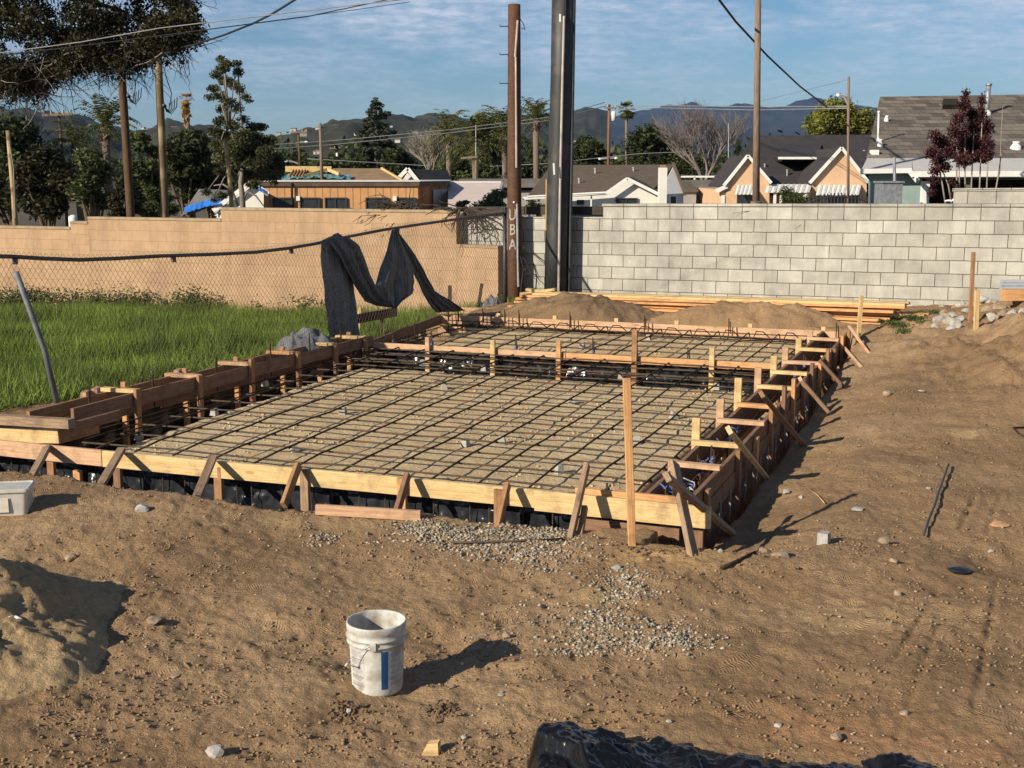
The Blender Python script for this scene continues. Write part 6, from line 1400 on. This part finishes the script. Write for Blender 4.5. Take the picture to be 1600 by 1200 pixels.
rk(783, 1086, 12, M_CONC, 'cream flat pebble below the bucket shadow', 22, .4); rk(725, 1154, 13, M_CONC, 'white stone above the wood offcut', 23, .6)
rk(545, 1113, 11, M_CONC, 'white stone in the dark clods below the bucket', 24, .8); rk(963, 890, 18, M_RGRY, 'grey stone at the head of the scattered gravel', 25, .7)
rk(1305, 1155, 24, M_ROCK, 'round brown stone near the bottom right', 26, .7); rk(1216, 1135, 15, M_CONC, 'smooth pale stone on the orange sawdust', 27, .5); rk(1414, 1117, 22, M_ROCK, 'flat brown stone at the lower right', 28, .45)
rk(1046, 1128, 12, M_CONC, 'pale pebble left of the tyre scrape at the bottom', 29, .5); rk(1386, 620, 14, M_ROCK, 'brown stone on the slope between the braces and the tall brown stake', 30, .9); rk(1440, 612, 12, M_CONC, 'flat white stone below the tall brown stake', 31, .4)
rk(685, 1113, 12, M_CONC, 'thin pale stick-like stone by the dark clods', 32, .3)
g = G(1287, 850); s = .062
m = MB(); a_ = .25; q = [Vector((math.cos(a_ + k*math.pi/2), math.sin(a_ + k*math.pi/2), 0)) for k in range(4)]
m.add([g + x_ * s * .86 - ZV * .01 for x_ in q] + [g + x_ * s * .80 + ZV * .082 for x_ in q], [(3,2,1,0),(4,5,6,7),(0,1,5,4),(1,2,6,5),(2,3,7,6),(3,0,4,7)])
tag(m.build('concrete_cube', M_CONC), 'grey concrete spacer cube standing alone on the dirt right of the form', 'spacer block')
g = G(675, 1178); p = [at(658, 1180, g.y - .02), at(667, 1163, g.y), at(684, 1161, g.y), at(685, 1184, g.y - .02), at(662, 1185, g.y - .02)]
tag(MB().prism(p, (0.01, .04, 0)).build('wood_offcut', W_YEL), 'cream wood offcut standing on edge below the bucket', 'wood scrap')
for i, (px, py, w) in enumerate([(210 * .25 + 480, 1104, 40), (690, 1112, 30), (530, 1108, 30)]): pass
def clods(cx, cy, sx, sy, n, seed, lab):
    XY = scatter([(cx, cy, sx, sy, n)], seed); pebbles('dirt_clods', lab, XY, .004, .016, mat('dark_clods', (.14, .09, .052), .98, .3, 9, obj=False) if 'dark_clods' not in MATS else MATS['dark_clods'], seed)
clods(538, 1110, 14, 9, 160, 11, 'dark churned clods below the bucket'); clods(690, 1110, 14, 9, 140, 12, 'dark churned clods to the lower right of the bucket'); clods(985, 865, 60, 10, 200, 13, 'clods of spoil round the foot of the tall stake')
# rods and boards on the ground
def rod(lab, P, r_, M=M_REB, lift=.012, name='rebar_offcut', cat='rod'):
    pts = [G(*p) + ZV * (lift if len(p) < 3 else 0) for p in P]; tag(MB().tube(pts, r_, 6).build(name, M, None, True), lab, cat)
M_RODB = mat('blue_black_rod', (.04, .05, .07), .5, .3, 8)
rod('bent black rod lying alone on the dirt at the right', [(1482, 731), (1477, 745), (1466, 775), (1462, 790), (1450, 820), (1443, 842)], .009, M_RODB, .03)
rod('short dark rod in the dirt right of the corner brace', [(1127, 890), (1155, 878), (1180, 866)], .012, M_REB)
rod('grey straight rod lying across the dense gravel', [(705, 852), (800, 850), (880, 846)], .007, M_REBG, .02)
rod('dark wire loop on the dirt at the right edge', [(1640, 668), (1583, 670), (1590, 678), (1610, 690), (1640, 700)], .008, M_REB)
rod('thin straw-coloured stalk near the stake shadow', [(1262, 766), (1278, 778), (1288, 790)], .004, W_YEL, .02, 'dry_stalk', 'stalk')
ga = G(494, 803); gb = G(657, 812); gb.z = max(gb.z, -2.49)
tag(board('loose_board', ga + ZV * .035, gb + ZV * .03, .075, .038, W_PNK), 'loose pinkish board lying on the dirt against the front form', 'board')
# bucket
g = G(590, 1073); gz = g.z - .008
bk_ = thing('bucket', 'open white plastic five-gallon bucket with blue stripe standing on the dirt', 'bucket', (g.x, g.y, gz))
M_BKT = mat('dirty_white_plastic', (.50, .485, .445), .5, .2, 22, spec=.4, stains=((.27, .23, .18), 12, .47, .72))
rb, rt = .128, .1425
def br_(z): return rb + (rt - rb) * z / .365
prof = [(0, .004), (rb - .012, .0), (rb - .003, .006), (rb, .018)] + [(br_(z), z) for z in (.06, .12, .18, .24, .262)] + [(.150, .264), (.151, .268), (.1445, .274), (.1445, .290), (.1525, .293), (.1535, .300), (.147, .305), (.146, .325), (.1505, .330), (.1515, .345), (.1515, .362), (.149, .366), (.143, .366), (.1405, .360), (.139, .33), (rb - .004, .012), (0, .010)]
MB().lathe((g.x, g.y, gz), prof, 64).build('shell', M_BKT, bk_, True)
def patch(a0, a1, z0, z1, M, nm, off=.0012):
    n_ = 14; vs = []
    for z in (z0, z1):
        for k in range(n_ + 1):
            a_ = a0 + (a1 - a0) * k / n_; rr_ = br_(z) + off; vs.append((g.x + math.cos(a_) * rr_, g.y + math.sin(a_) * rr_, gz + z))
    return MB().add(vs, [(k, k + 1, n_ + 2 + k, n_ + 1 + k) for k in range(n_)]).build(nm, M, bk_, True)
M_BLU = mat('blue_label', (.015, .06, .16), .5, .25, 12); M_TXT = mat('faded_print', (.20, .21, .22), .7, .2, 20); M_LBL = mat('white_label', (.66, .65, .62), .5, .05, 6)
A0 = -math.pi / 2
patch(A0 + .26, A0 + .52, .045, .245, M_BLU, 'blue_stripe'); 
tx = MB()
def line(a0, a1, z, h_, M_=None):
    n_ = 8; vs = []
    for zz_ in (z, z + h_):
        for k in range(n_ + 1):
            a_ = a0 + (a1 - a0) * k / n_; rr_ = br_(zz_) + .0016; vs.append((g.x + math.cos(a_) * rr_, g.y + math.sin(a_) * rr_, gz + zz_))
    tx.add(vs, [(k, k + 1, n_ + 2 + k, n_ + 1 + k) for k in range(n_)])
for k, zz in enumerate(np.arange(.055, .245, .0068)):
    if k in (4, 9, 10, 16, 22): continue
    a = A0 - 1.05
    while a < A0 - .48 + .05 * math.sin(k * 2.1):
        L_ = rnd.uniform(.03, .12); line(a, min(a + L_, A0 - .42), zz, .0026 if k % 7 else .0045); a += L_ + .02
tx.build('left_print', M_TXT, bk_); tx = MB()
for k, zz in enumerate(np.arange(.06, .235, .0075)):
    if k % 4 == 3: continue
    a = A0 + .62
    while a < A0 + 1.15: L_ = rnd.uniform(.05, .12); line(a, a + L_, zz, .003); a += L_ + .025
line(A0 - .40, A0 - .395, .11, .12); line(A0 - .9, A0 - .40, .11, .0012)
tx.build('right_print', M_TXT, bk_)
# bail handle hanging to the front left
e1 = Vector((g.x + math.cos(A0 + .0) * .153, g.y + math.sin(A0 + .0) * .153, gz + .283)); pts = [e1]
for (px, py) in ((575, 1008), (560, 1019), (547, 1030), (541, 1039)): pts.append(at(px, py, g.y - .155))
e2 = Vector((g.x + .01, g.y + .156, gz + .275))
hd_ = MB().tube(pts + [Vector((g.x - .152, g.y - .03, gz + .14)), Vector((g.x - .13, g.y + .09, gz + .18)), e2], .0022, 6).build('bail_handle', M_GALV, bk_, True)
MB().tube([pts[-1] + Vector((.008, 0, .01)), pts[-1] + Vector((-.004, 0, -.006))], .006, 8).build('grip', M_BKT, hd_)
MB().box((e1.x - .018, e1.y - .004, e1.z - .024), (e1.x + .012, e1.y + .008, e1.z + .018)).build('handle_ear', M_BKT, bk_)
# translucent container at the left edge
g = G(24, 802); cx0, cy0, cz0 = g.x - .05, g.y + .08, g.z - .01
tb_ = thing('plastic_container', 'square clear-white plastic container with lid at the left edge of the dirt', 'container', (cx0, cy0, cz0))
M_TUB = mat('milky_plastic', (.50, .48, .43), .35, .12, 12, spec=.5)
def rrect(w_, d_, z, n=5, r_=.03):
    out = []
    for (sx, sy, a0) in ((1, 1, 0), (-1, 1, 90), (-1, -1, 180), (1, -1, 270)):
        for k in range(n): a_ = R(a0 + 90 * k / (n - 1)); out.append(Vector((sx * (w_ - r_) + math.cos(a_) * r_, sy * (d_ - r_) + math.sin(a_) * r_, z)))
    return out
def loft(rings, name, M, parent, c, rot=.18):
    Rm = Matrix.Rotation(rot, 3, 'Z'); n_ = len(rings[0]); vs = [Vector(c) + Rm @ v for rg in rings for v in rg]
    fs = [(i * n_ + j, i * n_ + (j + 1) % n_, (i + 1) * n_ + (j + 1) % n_, (i + 1) * n_ + j) for i in range(len(rings) - 1) for j in range(n_)] + [tuple(range(n_))[::-1], tuple(range((len(rings)-1)*n_, len(rings)*n_))]
    return MB().add(vs, fs).build(name, M, parent, False)
loft([rrect(.118, .11, 0), rrect(.132, .125, .17), rrect(.134, .127, .175)], 'tub', M_TUB, tb_, (cx0, cy0, cz0))
loft([rrect(.142, .135, .172), rrect(.145, .138, .176), rrect(.145, .138, .195), rrect(.135, .128, .2), rrect(.125, .118, .192)], 'lid', M_TUB, tb_, (cx0, cy0, cz0))
Rm = Matrix.Rotation(.18, 3, 'Z'); cc = Vector((cx0, cy0, cz0))
MB().add([cc + Rm @ Vector(v) for v in [(-.10, -.129, .03), (.0, -.129, .03), (.0, -.1325, .14), (-.10, -.1325, .14)]], [(0, 1, 2, 3)]).build('paper_label', mat('paper_label', (.62, .56, .48), .8, .2, 20), tb_)
MB().tube([cc + Rm @ Vector(v) for v in [(.137, -.06, .15), (.142, -.02, .09), (.135, .02, .06), (.142, .06, .1), (.138, .09, .15)]], .0025, 5).build('handle', M_WHT, tb_)
# black plastic heap in the foreground
def tarp():
    nx, ny = 330, 200; A, B = np.meshgrid(np.linspace(0, 1, nx), np.linspace(0, 1, ny), indexing='ij'); X = .05 + A * 1.88; Y = 4.28 + B * 1.22
    # back outline in world y for each x
    xs = np.array([-.02, .05, .14, .24, .38, .52, .66, .78, .88, 1.0, 1.15, 1.4, 1.7, 1.93]); yb = np.array([5.10, 5.30, 5.38, 5.42, 5.42, 5.36, 5.34, 5.30, 5.22, 5.26, 5.24, 5.24, 5.25, 5.22])
    hh = np.array([.0, .11, .16, .175, .165, .145, .14, .125, .09, .095, .075, .06, .06, .045])
    yo = np.interp(X, xs, yb); hm = np.interp(X, xs, hh) * 1.0
    q = np.clip((yo - Y) / .16, 0, 1); k = 1 - (1 - q) ** 2.4; ex = sstep(.05, .12, X) * sstep(1.93, 1.82, X)
    def ridge(f, s, sd): n_ = fbm(X * 1.0 + .25 * fbm(X, Y, 3, 2, sd), Y * 1.3, f, 2, sd); return (1 - np.abs(n_) * s)
    rs = np.random.default_rng(21); det = 0
    for (ns_, hh_, gg_, bl, sq) in ((30, .018, .26, .010, 1.0), (90, .004, .14, .005, 1.6)):
        sx_ = rs.uniform(-.1, 2.1, ns_); sy_ = rs.uniform(4.2, 5.6, ns_); a_ = rs.uniform(0, 3.14, ns_); hi = rs.uniform(-hh_, hh_, ns_); gx_ = rs.uniform(-gg_, gg_, ns_); gy_ = rs.uniform(-gg_, gg_, ns_)
        ddx = X[..., None] - sx_; ddy = Y[..., None] - sy_; px_ = (ddx * np.cos(a_) + ddy * np.sin(a_)) * sq; py_ = -ddx * np.sin(a_) + ddy * np.cos(a_)
        dd = np.hypot(px_, py_); wt = np.exp(-(dd - dd.min(-1, keepdims=True)) / bl); det = det + (wt * (hi + gx_ * ddx + gy_ * ddy)).sum(-1) / wt.sum(-1)
    Z = hm * k + det * np.clip(k * 1.4, 0, 1) * (.22 + hm * 4.8)
    g0 = H(X, Y); Z = g0 - .02 + np.where(q > 0, Z * ex, -.03)
    grid_ = grid_mesh('black_plastic_heap', X, Y, Z, mat('glossy_black_plastic', (.008, .008, .009), .17, .2, 6, bump=.10, bscale=14, spec=.3, stains=((.035, .029, .022), 3, .60, .8)))
    tag(grid_, 'crumpled glossy black plastic sheeting heaped at the bottom edge of the photo', 'plastic sheet')
tarp()
# rock heap on the mound by the wall, with metal sheet and block
M_COB = mat('pale_cobble', (.34, .32, .28), .9, .35, 14, bump=.3)
rr = random.Random(12); spots = [(1468,499,14),(1483,500,12),(1476,488,11),(1490,492,14),(1503,497,12),(1462,508,10),(1493,480,9),(1508,485,10),(1498,508,9),(1530,478,14),(1545,484,16),(1558,474,15),(1575,478,14),(1590,480,13),(1568,488,13),(1583,490,12),(1548,470,11),(1537,492,12),(1560,494,9),(1596,470,12),(1486,512,10),(1473,478,8),(1513,474,9),(1524,488,9),(1535,466,13),(1550,494,14),(1572,466,12),(1586,472,13),(1520,498,12),(1500,474,10),(1477,492,12),(1492,502,13),(1510,494,12),(1588,462,12),(1562,480,14),(1600,486,14),(1541,476,10)]
for i, (px, py, w) in enumerate(spots):
    g = G(px, py + 3); gg = at(px, py + 2, min(g.y, wy(px) - .5)); s = w / FPX * gg.y / 2 * 1.75
    tag(MB().rock(gg, s, s * .9, s * rr.uniform(.6, .85), 50 + i, 2).build('cobble', [M_RGRY, M_COB, M_ROCK, M_COB][i % 4]), 'rounded cobble in the heap between the block wall and the dirt mound', 'rock', 'cobbles heaped on the mound by the wall')
Yh = 17.2
mp_ = thing('metal_sheet', 'pale ribbed metal sheet lying on the cobble heap at the right edge', 'metal sheet', at(1585, 460, Yh))
MB().prism([at(1559, 470, Yh), at(1640, 470, Yh), at(1640, 438, Yh + .8), at(1563, 439, Yh + .8)], (0, 0, .02)).build('sheet', mat('pale_metal', (.5, .52, .55), .4, .1, 9, metal=.3), mp_)
for k in range(5): MB().bar(at(1562 + k * 1, 465 - k * 5, Yh + .1 + k * .14) + ZV * .03, at(1640, 465 - k * 5, Yh + .1 + k * .14) + ZV * .03, .012, .02).build('rib', M_GALV, mp_)
tag(MB().box(tuple(at(1571, 470, 16.9)), tuple(at(1640, 453, 16.9) + Vector((0, .2, 0)))).build('timber_block', W_ORG), 'orange-brown timber block in front of the metal sheet', 'timber')
# ------------------------------------------------------------------ hills and sky-line
def hill(name, prof, Y0, Y1, zfoot, M, seed, rough, lab=None):
    """ridge profile (px,py) at distance Y1; slope comes down to zfoot at Y0"""
    n, m_ = 420, 60; px = np.linspace(prof[0][0], prof[-1][0], n); py = np.interp(px, [q[0] for q in prof], [q[1] for q in prof])
    X = np.zeros((n, m_)); Yy = np.zeros((n, m_)); Z = np.zeros((n, m_))
    for j in range(m_):
        t = j / (m_ - 1); tt = t if t <= .8 else .8; Yd = Y0 + (Y1 - Y0) * (t / .8)
        b = (600 - py) / FPX; zr = (-SP + b * CP) / (CP + b * SP) * Y1; a = (px - 800) / FPX / (CP + b * SP)
        X[:, j] = a * Yd; Yy[:, j] = Yd
        up = (t / .8) ** 1.15 if t <= .8 else 1 - (t - .8) * 3
        Z[:, j] = zfoot + (zr - zfoot) * up
    amp = rough * (Y1 / 1000); e = 4 * (Yy - Y0) / (Y1 - Y0); e = np.clip(e, 0, 1)
    rid = (1 - np.abs(fbm(X, Yy * .35, 5.5 / Y1 * 1.6, 5, seed)) * 2.6)
    Z += amp * e * (rid - .7) * np.clip(1.25 - (Yy - Y0) / (Y1 - Y0), .12, 1)
    Z += amp * .25 * fbm(X, Yy, 60 / Y1, 3, seed + 3) * e
    o = grid_mesh(name, X, Yy, Z, M, smooth=True); tag(o, kind='structure'); return o
M_HILL = mat('chaparral_hill', (.026, .030, .016), .95, .55, .035, obj=False, hue=(1.4, 1.15, .9), bump=.6, bscale=.05)
M_HILL2 = mat('far_mountain', (.020, .024, .026), .95, .45, .004, obj=False, hue=(1.25, 1.1, 1), detail=10)
hill('hills', [(-300,190),(-60,176),(0,170),(60,176),(110,178),(160,196),(210,203),(240,197),(262,189),(300,198),(340,205),(400,212),(430,208),(460,200),(480,195),(520,188),(560,184),(600,182),(640,184),(670,189),(700,193),(760,200),(840,215),(900,228),(980,250),(1100,262)], 420, 1500, -8, M_HILL, 5, 24)
hill('far_hills', [(500,215),(600,196),(650,186),(680,180),(705,180),(740,187),(800,186),(880,178),(900,172),(915,169),(935,176),(950,178)], 1500, 2600, -10, M_HILL, 12, 20)
hill('mountains', [(560,214),(700,200),(780,198),(850,194),(895,176),(915,170),(930,174),(945,180),(975,178),(1000,170),(1022,166),(1045,159),(1060,161),(1080,159),(1095,165),(1110,164),(1130,165),(1150,160),(1180,162),(1205,169),(1225,167),(1245,157),(1270,154),(1300,160),(1330,163),(1365,168),(1400,175),(1500,185),(1700,180),(1900,190)], 3200, 7600, -20, M_HILL2, 9, 16)
# houses scattered on the near hillside
def hillhouses():
    r = random.Random(77); hills = bpy.data.objects['hills']; me = hills.data; n = len(me.vertices); co = np.zeros(n * 3, dtype=np.float32); me.vertices.foreach_get('co', co); co = co.reshape(-1, 3) + np.array(hills.location)
    cand = [(px + r.gauss(0, 3), py + r.gauss(0, 1.5)) for px, py in [(225,200),(232,203),(238,201),(275,205),(330,214),(415,208),(425,208),(433,210),(440,206),(448,207),(455,205),(462,214),(470,212),(478,207),(505,204),(515,205),(522,202),(530,206),(538,203),(535,200),(528,209),(545,205),(560,212),(612,202),(620,230),(635,200),(475,216),(466,209),(495,246),(650,212),(672,220),(890,208),(900,200),(240,206)]]
    src = None
    for i, (px, py) in enumerate(cand):
        d = ray(px, py); zc = co[:, 1] * CP - co[:, 2] * SP; pxx = 800 + FPX * co[:, 0] / zc; pyy = 600 - FPX * (co[:, 1] * SP + co[:, 2] * CP) / zc
        k = int(np.argmin((pxx - px)**2 + (pyy - py)**2)); p = Vector(co[k].tolist())
        if src is None:
            m = MB().box((-6, -4, -3), (6, 4, 3.2)); body = m.build('hillside_house', mat('far_house_wall', (.38, .35, .31), .9, .2, .1)); 
            MB().prism([(-6.6, -4.6, 3.2), (6.6, -4.6, 3.2), (6.6, 0, 5.6), (-6.6, 0, 5.6)], (0, 0, .3)).prism([(-6.6, 4.6, 3.2), (6.6, 4.6, 3.2), (6.6, 0.01, 5.6), (-6.6, 0.01, 5.6)], (0, 0, .3)).build('roof', mat('far_house_roof', (.20, .14, .11), .9), body)
            src = body; o = body
        else:
            o = src.copy(); sc.collection.objects.link(o); c = src.children[0].copy(); sc.collection.objects.link(c); c.parent = o
        o.location = p + ZV * 2; o.rotation_euler = (0, 0, r.uniform(-.7, .7)); s = r.uniform(.25, .5); o.scale = (s, s, s * .8)
        tag(o, 'tiny pale house on the dark hillside beyond the rooftops', 'house', 'houses scattered on the hillside')
hillhouses()
# distant tree belt that closes the view between the houses and the hills
def belt():
    r = random.Random(55); cl = []
    for i in range(420):
        px = r.uniform(-120, 1720); Y = r.uniform(125, 400); x = (px - 800) / FPX * Y; h_ = r.uniform(3, 7.5); cl.append((x, Y, -3.3 + h_ * .55, h_ * .7, h_ * .7, h_ * .5))
    V, F = leaves(cl, 60000, .9, 5, 1, .5, 1.6); tag(npmesh('distant_woods', V, F, L_DRK), 'distant dark belt of trees between the rooftops and the hills', 'trees', kind='stuff')
belt()
# ------------------------------------------------------------------ haze
hz = MB().box((-5200, -80, -60), (5200, 8600, 520)).build('haze', bpy.data.materials.new('haze_air'), loc=(0, 0, 0)); hz['kind'] = 'stuff'
hm_ = hz.data.materials[0]; hm_.use_nodes = True; t = hm_.node_tree; t.nodes.clear(); o_ = t.nodes.new('ShaderNodeOutputMaterial'); v_ = t.nodes.new('ShaderNodeVolumePrincipled')
v_.inputs['Color'].default_value = (.30, .56, 1.0, 1); v_.inputs['Density'].default_value = 4.6e-5; v_.inputs['Anisotropy'].default_value = .2
t.links.new(v_.outputs[0], o_.inputs['Volume'])
